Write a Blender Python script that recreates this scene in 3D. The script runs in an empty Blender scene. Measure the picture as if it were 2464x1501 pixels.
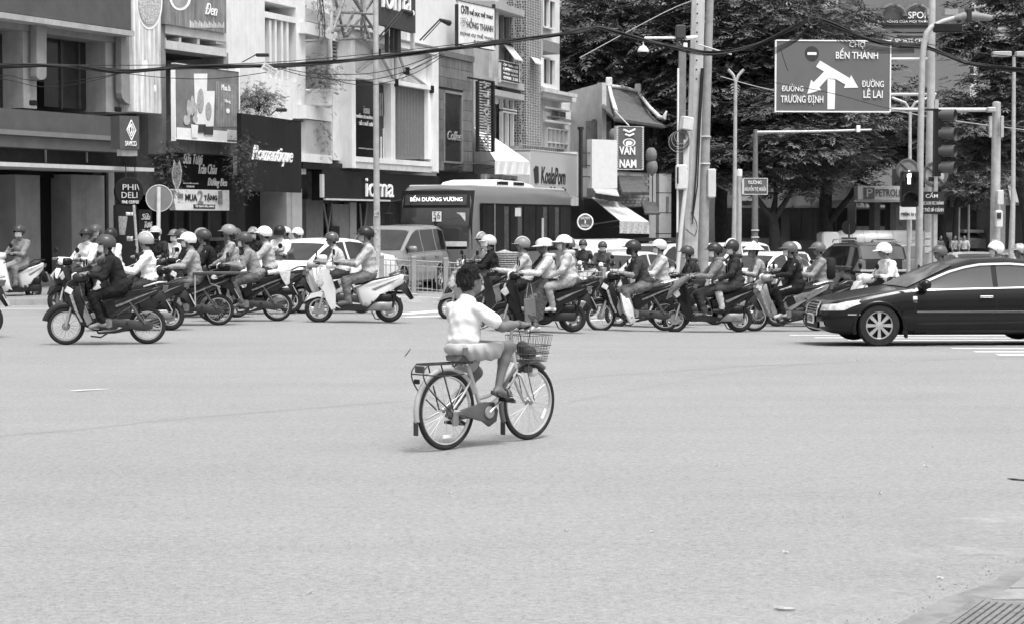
import bpy, bmesh, math, random
import numpy as np
from mathutils import Vector, Matrix
random.seed(5); np.random.seed(5)
R = math.radians
S = bpy.context.scene
# ---------------------------------------------------------------- camera
F, CX, CY, HZ, H = 4600.0, 1232.0, 750.5, 530.0, 1.88     # focal length and image centre in units of a 2464 wide frame
PITCH = math.atan((CY - HZ) / F)
cd = bpy.data.cameras.new('camera'); cam = bpy.data.objects.new('camera', cd); S.collection.objects.link(cam)
cd.sensor_width = 36.0; cd.lens = 36.0 * F / 2464.0; cd.clip_start = .3; cd.clip_end = 3000
cam.location = (0, 0, H); cam.rotation_euler = (R(90) - PITCH, 0, 0); S.camera = cam
# ---------------------------------------------------------------- sky, sun, exposure (black and white film: the sky is read as grey)
SUN_EL, SUN_AZ = R(68), R(150)
w = bpy.data.worlds.new('World'); S.world = w; w.use_nodes = True
nt = w.node_tree; nt.nodes.clear()
sky = nt.nodes.new('ShaderNodeTexSky'); sky.sky_type = 'NISHITA'; sky.sun_disc = False
sky.sun_elevation = SUN_EL; sky.sun_rotation = SUN_AZ; sky.air_density = 1.6; sky.dust_density = 6.0; sky.ozone_density = 1.0
bw = nt.nodes.new('ShaderNodeRGBToBW'); bg = nt.nodes.new('ShaderNodeBackground'); wo = nt.nodes.new('ShaderNodeOutputWorld')
bg.inputs['Strength'].default_value = 0.125
nt.links.new(sky.outputs[0], bw.inputs[0]); nt.links.new(bw.outputs[0], bg.inputs['Color']); nt.links.new(bg.outputs[0], wo.inputs['Surface'])
sd = bpy.data.lights.new('sun', 'SUN'); sd.energy = 1.5; sd.angle = R(20); sd.color = (1, 1, 1)
so = bpy.data.objects.new('sun', sd); S.collection.objects.link(so)
# towards the sun: azimuth measured from +Y turning to +X, as the sky texture does
sv = Vector((math.sin(SUN_AZ) * math.cos(SUN_EL), math.cos(SUN_AZ) * math.cos(SUN_EL), math.sin(SUN_EL)))
so.rotation_euler = sv.to_track_quat('Z', 'Y').to_euler(); so.location = (0, 0, 60)
S.view_settings.view_transform = 'Standard'; S.view_settings.look = 'None'; S.view_settings.gamma = 1; S.view_settings.use_curve_mapping = False
S.view_settings.exposure = 1.0
S.render.film_transparent = False
try: S.cycles.use_denoising = True
except Exception: pass

# ================================================================ helpers
COL = S.collection
def ray(px, py):
    u, v = (px - CX) / F, (CY - py) / F
    c, s = math.cos(PITCH), math.sin(PITCH)
    return Vector((u, c + v * s, -s + v * c))
def gz(x, y):                                           # the road falls away gently beyond the junction, more on the right
    g = min(1, max(0, (x + 4) / 8)); g = g * g * (3 - 2 * g)
    return -(.026 * min(11, max(0, y - 27)) + .013 * min(34, max(0, y - 38))) * g
def G(px, py, z=0.0):                                   # the point of the ground (z above it) seen there
    d = ray(px, py); q = 0.0
    for _ in range(8): t = (z + q - H) / d.z; q = gz(d.x * t, d.y * t)
    return Vector((d.x * t, d.y * t, z + q))
def GY(px, Y, z=0.0):                                   # the point of the ground in that column at distance Y
    x = (px - CX) / F * Y; return Vector((x, Y, gz(x, Y) + z))
def at(px, py, Y):                                      # the point at distance Y seen there
    d = ray(px, py); t = Y / d.y
    return Vector((d.x * t, Y, H + d.z * t))

_M = {}
def M(v, rough=.65, var=.18, sc=4.0, bump=0.0, metal=0.0, coat=0.0, streak=0.0, spec=.22, bs=40.0, trans=0.0):
    key = (v, rough, var, sc, bump, metal, coat, streak, spec, bs, trans)
    if key in _M: return _M[key]
    m = bpy.data.materials.new('grey_%03d' % len(_M)); m.use_nodes = True
    n = m.node_tree; b = n.nodes['Principled BSDF']; L = n.links.new
    b.inputs['Roughness'].default_value = rough; b.inputs['Metallic'].default_value = metal
    b.inputs['Specular IOR Level'].default_value = spec; b.inputs['Coat Weight'].default_value = coat; b.inputs['Coat Roughness'].default_value = .06
    if trans: b.inputs['Transmission Weight'].default_value = trans
    tc = n.nodes.new('ShaderNodeTexCoord')
    if var or streak:
        no = n.nodes.new('ShaderNodeTexNoise'); no.inputs['Scale'].default_value = sc; no.inputs['Detail'].default_value = 6; no.inputs['Roughness'].default_value = .65
        L(tc.outputs['Object'], no.inputs['Vector'])
        fac = no.outputs['Fac']
        if streak:
            mp = n.nodes.new('ShaderNodeMapping'); mp.inputs['Scale'].default_value = (6, 6, .35); L(tc.outputs['Object'], mp.inputs['Vector'])
            n2 = n.nodes.new('ShaderNodeTexNoise'); n2.inputs['Scale'].default_value = 1.6; n2.inputs['Detail'].default_value = 5; L(mp.outputs[0], n2.inputs['Vector'])
            mx = n.nodes.new('ShaderNodeMath'); mx.operation = 'MULTIPLY_ADD'; mx.inputs[1].default_value = streak; L(n2.outputs['Fac'], mx.inputs[0])
            m3 = n.nodes.new('ShaderNodeMath'); m3.operation = 'MULTIPLY'; m3.inputs[1].default_value = 1 - streak; L(fac, m3.inputs[0]); L(m3.outputs[0], mx.inputs[2]); fac = mx.outputs[0]
        rp = n.nodes.new('ShaderNodeValToRGB'); e = rp.color_ramp.elements
        a = var + streak * .35
        lo, hi = max(0.002, v * (1 - a)), min(.9, v * (1 + a))
        e[0].position = .3; e[0].color = (lo, lo, lo, 1); e[1].position = .7; e[1].color = (hi, hi, hi, 1)
        L(fac, rp.inputs[0]); L(rp.outputs[0], b.inputs['Base Color'])
    else: b.inputs['Base Color'].default_value = (v, v, v, 1)
    if bump:
        nb = n.nodes.new('ShaderNodeTexNoise'); nb.inputs['Scale'].default_value = bs; nb.inputs['Detail'].default_value = 4; L(tc.outputs['Object'], nb.inputs['Vector'])
        bp = n.nodes.new('ShaderNodeBump'); bp.inputs['Strength'].default_value = min(1, bump); bp.inputs['Distance'].default_value = .02 if bump < .85 else .035
        L(nb.outputs['Fac'], bp.inputs['Height']); L(bp.outputs[0], b.inputs['Normal'])
    _M[key] = m; return m
def emit(v, s):
    m = bpy.data.materials.new('lit'); m.use_nodes = True; b = m.node_tree.nodes['Principled BSDF']
    b.inputs['Base Color'].default_value = (v, v, v, 1); b.inputs['Emission Color'].default_value = (1, 1, 1, 1); b.inputs['Emission Strength'].default_value = s; return m
GLASS = M(.012, .06, 0, spec=.5); GLASSB = M(.03, .12, .3, 2, spec=.5)
BLACK = M(.012, .45, .2); DARK = M(.03, .6, .25); CHROME = M(.62, .18, .05, metal=1); STEEL = M(.34, .35, .15, metal=.9)
RUBBER = M(.022, .8, .3, 12); WHITE = M(.78, .55, .06); GALV = M(.42, .5, .16, 6, metal=.25, streak=.3); CONC = M(.42, .85, .14, 5, .25, streak=.35)

class MB:
    """collects simple shapes of ONE part"""
    def __init__(s): s.v = []; s.f = []
    def add(s, v, f):
        o = len(s.v); s.v += [tuple(p) for p in v]; s.f += [tuple(i + o for i in q) for q in f]; return s
    def hexa(s, p):                                     # 4 bottom points, 4 top points
        return s.add(p, [(3, 2, 1, 0), (4, 5, 6, 7), (0, 1, 5, 4), (1, 2, 6, 5), (2, 3, 7, 6), (3, 0, 4, 7)])
    def box(s, x0, x1, y0, y1, z0, z1):
        return s.hexa([(x0, y0, z0), (x1, y0, z0), (x1, y1, z0), (x0, y1, z0), (x0, y0, z1), (x1, y0, z1), (x1, y1, z1), (x0, y1, z1)])
    def rbox(s, c, h, b=.02):                           # chamfered box: centre, half sizes
        x, y, z = h; b = min(b, x * .49, y * .49, z * .49); v = []
        for sz, zz, i in ((-1, -z, b), (-1, -z + b, 0), (1, z - b, 0), (1, z, b)):
            X, Y = x - i, y - i; k = b * .7 if i == 0 else b * .5
            v += [(c[0] + a, c[1] + q, c[2] + zz) for a, q in ((-X + k, -Y), (X - k, -Y), (X, -Y + k), (X, Y - k), (X - k, Y), (-X + k, Y), (-X, Y - k), (-X, -Y + k))]
        f = [tuple(range(7, -1, -1)), tuple(range(24, 32))]
        for l in range(3): f += [(l * 8 + i, l * 8 + (i + 1) % 8, l * 8 + 8 + (i + 1) % 8, l * 8 + 8 + i) for i in range(8)]
        return s.add(v, f)
    def tube(s, pts, r, n=8, cap=True):
        pts = [Vector(p) for p in pts]; rs = r if isinstance(r, (list, tuple)) else [r] * len(pts)
        v = []; ref = None
        for i, p in enumerate(pts):
            t = (pts[min(i + 1, len(pts) - 1)] - pts[max(i - 1, 0)])
            if t.length < 1e-9: t = Vector((0, 0, 1))
            t.normalize()
            if ref is None: ref = Vector((0, 0, 1)) if abs(t.z) < .9 else Vector((1, 0, 0))
            a = t.cross(ref)
            if a.length < 1e-4: a = t.cross(Vector((0, 1, 0)))
            a.normalize(); b = t.cross(a).normalized(); ref = b.cross(t) if False else ref
            v += [p + (a * math.cos(k * 2 * math.pi / n) + b * math.sin(k * 2 * math.pi / n)) * rs[i] for k in range(n)]
        f = []
        for i in range(len(pts) - 1):
            f += [(i * n + k, i * n + (k + 1) % n, i * n + n + (k + 1) % n, i * n + n + k) for k in range(n)]
        if cap: f += [tuple(range(n - 1, -1, -1)), tuple(range((len(pts) - 1) * n, len(pts) * n))]
        return s.add(v, f)
    def ring(s, c, Rr, r, ax='y', n=32, m=8, a0=0, a1=2 * math.pi, sq=1.0):     # torus (or part of one); sq flattens along the axis
        full = abs(a1 - a0 - 2 * math.pi) < 1e-6; N = n if full else n + 1; v = []
        for i in range(N):
            a = a0 + (a1 - a0) * i / n
            for k in range(m):
                b = 2 * math.pi * k / m; q = Rr + r * math.cos(b); h = r * math.sin(b) * sq
                if ax == 'y': p = (c[0] + q * math.cos(a), c[1] + h, c[2] + q * math.sin(a))
                elif ax == 'z': p = (c[0] + q * math.cos(a), c[1] + q * math.sin(a), c[2] + h)
                else: p = (c[0] + h, c[1] + q * math.cos(a), c[2] + q * math.sin(a))
                v.append(p)
        f = []
        for i in range(n):
            j = (i + 1) % N
            f += [(i * m + k, j * m + k, j * m + (k + 1) % m, i * m + (k + 1) % m) for k in range(m)]
        return s.add(v, f)
    def lathe(s, prof, c=(0, 0, 0), n=16, ax='z'):      # profile of (radius, height)
        v = []; f = []
        for r, h in prof:
            for k in range(n):
                a = 2 * math.pi * k / n; x, y = r * math.cos(a), r * math.sin(a)
                v.append({'z': (c[0] + x, c[1] + y, c[2] + h), 'y': (c[0] + x, c[1] + h, c[2] + y), 'x': (c[0] + h, c[1] + x, c[2] + y)}[ax])
        for i in range(len(prof) - 1): f += [(i * n + k, i * n + (k + 1) % n, i * n + n + (k + 1) % n, i * n + n + k) for k in range(n)]
        f += [tuple(range(n)), tuple(range((len(prof) - 1) * n, len(prof) * n))]
        return s.add(v, f)
    def slab(s, poly, hw, b=.02, yc=0.0, shrink=.86, y0=None):   # side outline (x,z) thickened along y; hw one number or one for each point
        n = len(poly); W = hw if isinstance(hw, (list, tuple)) else [hw] * n
        cx = sum(p[0] for p in poly) / n; cz = sum(p[1] for p in poly) / n; v = []
        for side, inn in ((-1, 1), (-1, 0), (1, 0), (1, 1)):
            for (x, z), wd in zip(poly, W):
                k = shrink if inn else 1
                v.append((cx + (x - cx) * k, yc + side * (wd if inn else max(.001, wd - b)), cz + (z - cz) * k))
        f = [tuple(range(n)), tuple(range(4 * n - 1, 3 * n - 1, -1))]
        for l in range(3): f += [(l * n + i, l * n + n + i, l * n + n + (i + 1) % n, l * n + (i + 1) % n) for i in range(n)]
        return s.add(v, f)
    def build(s, name, mat, parent=None, smooth=None, loc=None):
        me = bpy.data.meshes.new(name); me.from_pydata(s.v, [], s.f); me.update()
        bm = bmesh.new(); bm.from_mesh(me); bmesh.ops.recalc_face_normals(bm, faces=bm.faces); bm.to_mesh(me); bm.free()
        if smooth: me.polygons.foreach_set('use_smooth', [True] * len(me.polygons)); me.set_sharp_from_angle(angle=R(smooth))
        return link(name, me, mat, parent, loc)
def link(name, me, mat, parent=None, loc=None):
    o = bpy.data.objects.new(name, me); COL.objects.link(o)
    if mat is not None:
        if not me.materials: me.materials.append(mat)
        elif me.materials[0] != mat: o.material_slots[0].link = 'OBJECT'; o.material_slots[0].material = mat
    if parent is not None: o.parent = parent
    if loc is not None: o.location = loc
    return o
def tag(o, label, cat, group=None):
    o['label'] = label; o['category'] = cat
    if group: o['group'] = group
    return o
def thing(name, label, cat, loc=(0, 0, 0), rz=0.0, group=None, sc=1.0):
    o = bpy.data.objects.new(name, None); COL.objects.link(o); o.location = loc; o.rotation_euler = (0, 0, rz); o.scale = (sc, sc, sc); o.empty_display_size = .2
    return tag(o, label, cat, group)
def struct(o): o['kind'] = 'structure'; return o
def stuff(o): o['kind'] = 'stuff'; return o
def kids(o): return [c for c in bpy.data.objects if c.parent == o]
_KID = {}
def copy_tree(o, parent=None):
    c = o.copy(); COL.objects.link(c)
    if parent is not None: c.parent = parent
    for ch in o.children: copy_tree(ch, c)
    return c
TXT = []
def text(body, mat, o, xd, up, parent, w=None, h=None, ext=.012, shear=0, name='lettering', bold=0, sp=1.0):
    """flat lettering centred on o, reading along xd, standing along up, fitted to width w and height h"""
    c = bpy.data.curves.new(name, 'FONT'); c.body = body; c.size = 1; c.align_x = 'CENTER'; c.align_y = 'CENTER'; c.extrude = ext; c.shear = shear; c.offset = bold * .35; c.space_character = sp
    c.resolution_u = 3; c.materials.append(mat)
    ob = bpy.data.objects.new(name, c); COL.objects.link(ob)
    x = Vector(xd).normalized(); z = Vector(up).normalized(); n = x.cross(z).normalized()
    mw = Matrix((( x.x, z.x, n.x, o[0]), (x.y, z.y, n.y, o[1]), (x.z, z.z, n.z, o[2]), (0, 0, 0, 1)))
    ob.matrix_world = mw
    if parent is not None: ob.parent = parent
    TXT.append((ob, w, h)); return ob
def fit_texts():
    bpy.context.view_layer.update()
    for ob, w, h in TXT:
        d = [x / max(1e-9, s) for x, s in zip(ob.dimensions, ob.scale)]
        if d[0] < 1e-6 or d[1] < 1e-6: continue
        sx = w / d[0] if w else None; sy = h / d[1] if h else None
        sx = sx or sy; sy = sy or sx
        ob.scale = (sx, sy, 1)
    dg = bpy.context.evaluated_depsgraph_get()
    for ob, w, h in TXT:                                  # letters become plain meshes
        me = bpy.data.meshes.new_from_object(ob.evaluated_get(dg)); o = bpy.data.objects.new('lettering', me); COL.objects.link(o)
        o.parent = ob.parent; o.matrix_parent_inverse = ob.matrix_parent_inverse.copy(); o.location = ob.location; o.rotation_euler = ob.rotation_euler; o.scale = ob.scale; bpy.data.objects.remove(ob)
        if (h or 0) > .14 and len(me.polygons) < 20000: split_letters(o)
def split_letters(o):                                     # big raised letters stand as single parts
    bm = bmesh.new(); bm.from_mesh(o.data); bm.verts.ensure_lookup_table(); seen = set(); isl = []
    for v in bm.verts:
        if v.index in seen: continue
        st = [v]; grp = []; seen.add(v.index)
        while st:
            q = st.pop(); grp.append(q)
            for e in q.link_edges:
                k = e.other_vert(q)
                if k.index not in seen: seen.add(k.index); st.append(k)
        isl.append((min(q.co.x for q in grp), max(q.co.x for q in grp), {q.index for q in grp}))
    isl.sort(key=lambda i: i[0]); out = []
    for a, b, g in isl:
        if out and a < out[-1][1] - .35 * min(b - a, out[-1][1] - out[-1][0]): out[-1] = [out[-1][0], max(b, out[-1][1]), out[-1][2] | g]
        else: out.append([a, b, g])
    bm.free()
    if len(out) < 2: return
    src = o.data; V = [v.co.copy() for v in src.vertices]; Fs = [tuple(p.vertices) for p in src.polygons]
    for a, b, g in out:
        ids = sorted(g); mp = {k: i for i, k in enumerate(ids)}; me = bpy.data.meshes.new('letter'); me.from_pydata([V[k] for k in ids], [], [tuple(mp[k] for k in f) for f in Fs if f[0] in g]); me.materials.append(src.materials[0])
        c = bpy.data.objects.new('letter', me); COL.objects.link(c); c.parent = o.parent; c.matrix_parent_inverse = o.matrix_parent_inverse.copy(); c.location = o.location; c.rotation_euler = o.rotation_euler; c.scale = o.scale
    bpy.data.objects.remove(o)

class Plane:
    """an upright wall plane running between two columns of the photograph at known distances"""
    def __init__(s, px0, Y0, px1, Y1):
        a, b = at(px0, HZ, Y0), at(px1, HZ, Y1)
        s.a = Vector((a.x, a.y, 0)); d = Vector((b.x - a.x, b.y - a.y, 0)); s.L = d.length; s.u = d.normalized(); s.n = Vector((s.u.y, -s.u.x, 0))
    def pt(s, px, py, out=0):
        d = ray(px, py); o = s.a + s.n * out; k = (o - Vector((0, 0, H))).dot(s.n) / d.dot(s.n)
        return Vector((0, 0, H)) + d * k
    def u_(s, px, out=0): return (s.pt(px, HZ, out) - s.a).dot(s.u)
    def P(s, u, z, out=0): p = s.a + s.u * u + s.n * out; return Vector((p.x, p.y, z))
    def uz(s, px0, px1, pt_, pb, out):
        u0, u1 = s.u_(px0, out), s.u_(px1, out); m = (px0 + px1) / 2
        return u0, u1, s.pt(m, pt_, out).z, (s.pt(m, pb, out).z if pb is not None else -1.0)
    def bx(s, mb, u0, u1, z0, z1, o0, o1):
        q = [s.P(u, z, o) for z in (z0, z1) for u, o in ((u0, o0), (u0, o1), (u1, o1), (u1, o0))]
        return mb.hexa(q)
    def box(s, mb, px0, px1, pt_, pb, o0, o1):          # columns px0..px1, rows at the middle column, from o0 to o1 out of the wall
        u0, u1, zt, zb = s.uz(px0, px1, pt_, pb, o1)
        return s.bx(mb, u0, u1, zb, zt, o0, o1)
    def part(s, name, mat, par, px0, px1, pt_, pb, o0, o1):
        return s.box(MB(), px0, px1, pt_, pb, o0, o1).build(name, mat, par)
    def poly(s, mb, pts, o0, o1):                       # outline in photograph coordinates, o0..o1 thick
        q = [s.pt(x, y, o1) for x, y in pts]; n = len(q); b = [p - s.n * (o1 - o0) for p in q]
        return mb.add(b + q, [tuple(range(n)), tuple(range(2 * n - 1, n - 1, -1))] + [(i, (i + 1) % n, n + (i + 1) % n, n + i) for i in range(n)])
    def txt(s, body, mat, par, px0, px1, pt_, pb, out, **k):
        u0, u1, zt, zb = s.uz(px0, px1, pt_, pb, out)
        return text(body, mat, s.P((u0 + u1) / 2, (zt + zb) / 2, out), s.u, (0, 0, 1), par, abs(u1 - u0), abs(zt - zb), **k)
def grid(s, par, mat, px0, px1, pt_, pb, out, nx, ny, t=.05, name='glazing_bar', dep=.04):
    u0, u1, zt, zb = s.uz(px0, px1, pt_, pb, out)
    for i in range(nx + 1):
        u = u0 + (u1 - u0) * i / nx; s.bx(MB(), u - t / 2, u + t / 2, zb, zt, out, out + dep).build(name, mat, par)
    for j in range(ny + 1):
        z = zb + (zt - zb) * j / ny; s.bx(MB(), u0, u1, z - t / 2, z + t / 2, out - .01, out + dep - .006).build(name, mat, par)

# ---------------------------------------------------------------- leaves
def spray_mesh(cen, rad, n_cl, n_sp, size, seed, flat=.35, droop=.25, cl=.28, fill=.5):
    """leaf sprays gathered in flattened clumps through an ellipsoid"""
    rg = np.random.RandomState(seed)
    d = rg.normal(size=(n_cl, 3)); d /= np.linalg.norm(d, axis=1)[:, None]
    rr = fill + (1 - fill) * rg.rand(n_cl) ** .5
    cc = d * rr[:, None] * np.array(rad); 
    m = n_cl * n_sp
    o = rg.normal(size=(n_cl, n_sp, 3)); o *= np.array([1, 1, flat]) * cl * np.mean(rad) * (.6 + .8 * rg.rand(n_cl))[:, None, None]
    p = (cc[:, None, :] + o).reshape(m, 3)
    out = o + d[:, None, :] * .5 * cl * np.mean(rad); out = out.reshape(m, 3)
    az = np.arctan2(out[:, 1], out[:, 0]) + rg.normal(size=m) * .6; dr = droop + rg.normal(size=m) * .25
    t = np.stack([np.cos(az) * np.cos(dr), np.sin(az) * np.cos(dr), -np.sin(dr)], 1)
    sd_ = np.stack([-np.sin(az), np.cos(az), rg.normal(size=m) * .25], 1)
    nn = np.cross(t, sd_)
    sz = size * (.65 + .7 * rg.rand(m)) * np.repeat(.6 + .8 * rg.rand(n_cl), n_sp)
    V = []
    for k in range(4):                                  # four pairs of leaflets and a tip
        a = .15 + .2 * k; l = .34 - .03 * k; wd = .15
        for sg in (-1, 1):
            b0 = a; V.append([(b0, 0, 0), (b0 + .12, sg * l * .5, .03 - .02 * k), (b0 + .2, sg * l, -.02), (b0 - .02 + wd * .1, sg * l * .62, -.01)])
    V.append([(.8, 0, 0), (.95, .07, 0), (1.12, 0, -.04), (.95, -.07, 0)])
    T = np.array(V).reshape(-1, 3)
    ALL = p[:, None, :] + (T[None, :, 0:1] * t[:, None, :] + T[None, :, 1:2] * sd_[:, None, :] + T[None, :, 2:3] * nn[:, None, :]) * sz[:, None, None]
    ALL = ALL.reshape(-1, 3) + np.array(cen); nf = len(ALL) // 4
    me = bpy.data.meshes.new('leaves'); me.vertices.add(len(ALL)); me.vertices.foreach_set('co', ALL.astype(np.float32).ravel())
    me.loops.add(nf * 4); me.loops.foreach_set('vertex_index', np.arange(nf * 4, dtype=np.int32)); me.polygons.add(nf)
    me.polygons.foreach_set('loop_start', np.arange(0, nf * 4, 4, dtype=np.int32)); me.polygons.foreach_set('loop_total', np.full(nf, 4, dtype=np.int32))
    me.update(); me.validate(); return me
LEAF = M(.105, .5, .5, .7, spec=.35); LEAFD = M(.07, .55, .45, .9, spec=.3); LEAFL = M(.13, .5, .4, 3, spec=.35); BARK = M(.05, .9, .35, 3, .6, bs=14)

# ---------------------------------------------------------------- smooth bodies (blended tapered limbs, then a surface net)
class SDF:
    def __init__(s, lo, hi, h):
        s.lo = np.array(lo, float); s.h = h; s.n = np.ceil((np.array(hi) - s.lo) / h).astype(int) + 1
        s.d = np.full(s.n, 1e3, np.float32); s.pr = []
        s.ax = [s.lo[i] + h * np.arange(s.n[i]) for i in range(3)]
    def _sub(s, lo, hi):
        i0 = np.maximum(0, np.floor((lo - s.lo) / s.h).astype(int)); i1 = np.minimum(s.n, np.ceil((hi - s.lo) / s.h).astype(int) + 1)
        sl = tuple(slice(a, b) for a, b in zip(i0, i1))
        return sl, np.stack(np.meshgrid(*[s.ax[i][sl[i]] for i in range(3)], indexing='ij'), -1)
    def _min(s, sl, q, k):
        a = s.d[sl]; hh = np.clip(.5 + .5 * (a - q) / k, 0, 1); s.d[sl] = a * (1 - hh) + q * hh - k * hh * (1 - hh)
    @staticmethod
    def _cone(p, a, b, ra, rb):
        ba = b - a; L2 = max(1e-9, ba @ ba); t = np.clip(((p - a) @ ba) / L2, 0, 1)
        return np.linalg.norm(p - a - t[..., None] * ba, axis=-1) - (ra + (rb - ra) * t)
    def limb(s, a, b, ra, rb, m=0, k=.03):
        a, b = np.array(a, float), np.array(b, float); r = max(ra, rb) + k + 2 * s.h
        sl, p = s._sub(np.minimum(a, b) - r, np.maximum(a, b) + r)
        if p.size: s._min(sl, s._cone(p, a, b, ra, rb), k)
        s.pr.append(('c', a, b, ra, rb, m)); return s
    def ell(s, c, r, m=0, k=.03, rot=None):
        c, r = np.array(c, float), np.array(r, float); q = np.max(r) + k + 2 * s.h
        sl, p = s._sub(c - q, c + q)
        if p.size: s._min(sl, s._e(p, c, r, rot), k)
        s.pr.append(('e', c, r, rot, 0, m)); return s
    @staticmethod
    def _e(p, c, r, rot):
        x = p - c
        if rot is not None: x = x @ rot
        k0 = np.linalg.norm(x / r, axis=-1); k1 = np.linalg.norm(x / (r * r), axis=-1)
        return k0 * (k0 - 1) / np.maximum(k1, 1e-6)
    def mesh(s):
        d = s.d; n = d.shape; ins = d < 0
        c = ins[:-1, :-1, :-1].astype(np.int8)
        cnt = np.zeros_like(c); acc = np.zeros(c.shape + (3,), np.float32); num = np.zeros(c.shape, np.float32)
        offs = [(i, j, k) for i in (0, 1) for j in (0, 1) for k in (0, 1)]
        sl = lambda o: tuple(slice(o[i], n[i] - 1 + o[i]) for i in range(3))
        for o in offs: cnt += ins[sl(o)]
        act = (cnt > 0) & (cnt < 8)
        for ax in range(3):
            for o in offs:
                if o[ax]: continue
                o2 = list(o); o2[ax] = 1
                A, B = d[sl(o)][act], d[sl(o2)][act]; cr = (A < 0) != (B < 0); t = np.where(cr, A / np.where(cr, A - B, 1), 0)
                v = np.zeros((len(A), 3), np.float32); v[:] = o; v[:, ax] = t
                a2 = acc[act]; a2 += v * cr[:, None]; acc[act] = a2; n2 = num[act]; n2 += cr; num[act] = n2
        idx = np.full(c.shape, -1, np.int32); idx[act] = np.arange(act.sum())
        base = np.argwhere(act); V = s.lo + (base + acc[act] / num[act][:, None]) * s.h
        Fq = []
        for ax in range(3):
            b, e = (ax + 1) % 3, (ax + 2) % 3
            s1 = [slice(1, n[i] - 1) for i in range(3)]; s2 = list(s1); s1[ax] = slice(0, n[ax] - 1); s2[ax] = slice(1, n[ax])
            x, y = ins[tuple(s1)], ins[tuple(s2)]
            for flip in (0, 1):
                q = np.argwhere((x & ~y) if not flip else (~x & y))
                if not len(q): continue
                g = q.copy(); g[:, b] += 1; g[:, e] += 1
                eb = np.zeros(3, int); eb[b] = 1; ee = np.zeros(3, int); ee[e] = 1
                pts = [g - eb - ee, g - ee, g, g - eb]
                if flip: pts = pts[::-1]
                Fq.append(np.stack([idx[tuple(p.T)] for p in pts], 1))
        return V, np.concatenate(Fq)
    def mats(s, V, Fq):
        c = V[Fq].mean(1); best = np.full(len(c), 1e9); m = np.zeros(len(c), int)
        for pr in s.pr:
            q = s._cone(c, pr[1], pr[2], pr[3], pr[4]) if pr[0] == 'c' else s._e(c, pr[1], pr[2], pr[3])
            b = q < best; best[b] = q[b]; m[b] = pr[5]
        return m
def mesh_of(parts, name, nm):                            # parts: list of (V, F, material index per face)
    vs, fs, ms, o = [], [], [], 0
    for V, Fq, mi in parts: vs.append(V); fs.append(Fq + o); ms.append(mi); o += len(V)
    V, Fq, mi = np.concatenate(vs), np.concatenate(fs), np.concatenate(ms)
    me = bpy.data.meshes.new(name); me.from_pydata(V.tolist(), [], Fq.tolist()); me.update()
    for i in range(nm): me.materials.append(BLACK)
    me.polygons.foreach_set('material_index', mi.astype(np.int32)); me.polygons.foreach_set('use_smooth', [True] * len(me.polygons)); me.update()
    return me
# ================================================================ ground
def asphalt():
    m = bpy.data.materials.new('asphalt'); m.use_nodes = True; n = m.node_tree; b = n.nodes['Principled BSDF']; L = n.links.new
    b.inputs['Roughness'].default_value = .8; b.inputs['Specular IOR Level'].default_value = .3
    g = n.nodes.new('ShaderNodeNewGeometry')
    def noise(sc, det, ro, vec=None):
        q = n.nodes.new('ShaderNodeTexNoise'); q.inputs['Scale'].default_value = sc; q.inputs['Detail'].default_value = det; q.inputs['Roughness'].default_value = ro
        L(vec or g.outputs['Position'], q.inputs['Vector']); return q.outputs['Fac']
    def mad(a, k, c):
        q = n.nodes.new('ShaderNodeMath'); q.operation = 'MULTIPLY_ADD'; L(a, q.inputs[0]); q.inputs[1].default_value = k
        if isinstance(c, (int, float)): q.inputs[2].default_value = c
        else: L(c, q.inputs[2])
        return q.outputs[0]
    mp = n.nodes.new('ShaderNodeMapping'); mp.inputs['Scale'].default_value = (.12, 1.1, 1); mp.inputs['Rotation'].default_value = (0, 0, R(-8)); L(g.outputs['Position'], mp.inputs['Vector'])
    v = mad(noise(.16, 4, .5), .060, .25 - .03)                  # broad patches
    v = mad(noise(1.3, 5, .6), .030, v); v = mad(noise(.9, 5, .55, mp.outputs[0]), .060, v)      # stains and tyre lanes
    v = mad(noise(9, 4, .7), .11, v); v = mad(noise(26, 3, .75), .30, v); v = mad(noise(85, 3, .8), .35, v); v = mad(noise(240, 2, .8), .30, v); v = mad(v, 1, -.59)      # aggregate
    L(v, b.inputs['Base Color'])
    bp = n.nodes.new('ShaderNodeBump'); bp.inputs['Strength'].default_value = .5; bp.inputs['Distance'].default_value = .006; L(noise(160, 3, .7), bp.inputs['Height']); L(bp.outputs[0], b.inputs['Normal'])
    return m
ASPH = asphalt()
def sheet(name, pts, z, mat, kind='structure'):
    o = MB().add([(p[0], p[1], z) for p in pts], [tuple(range(len(pts)))]).build(name, mat); o['kind'] = kind; return o
sheet('ground', [(-1500, -600), (1500, -600), (1500, 2500), (-1500, 2500)], -1.2, M(.2, .9, .2, .2))
gx = [-140, -60, -20] + [-8 + .5 * i for i in range(33)] + [20, 60, 140]; gy = [-40, 0, 27] + [28 + 2 * i for i in range(26)] + [120, 300]
m = MB().add([(x, y, gz(x, y)) for y in gy for x in gx], [(j * len(gx) + i, j * len(gx) + i + 1, (j + 1) * len(gx) + i + 1, (j + 1) * len(gx) + i) for j in range(len(gy) - 1) for i in range(len(gx) - 1)])
m.build('road', ASPH, None, 60)['kind'] = 'structure'
PAINT = M(.66, .6, .22, 5)
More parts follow.
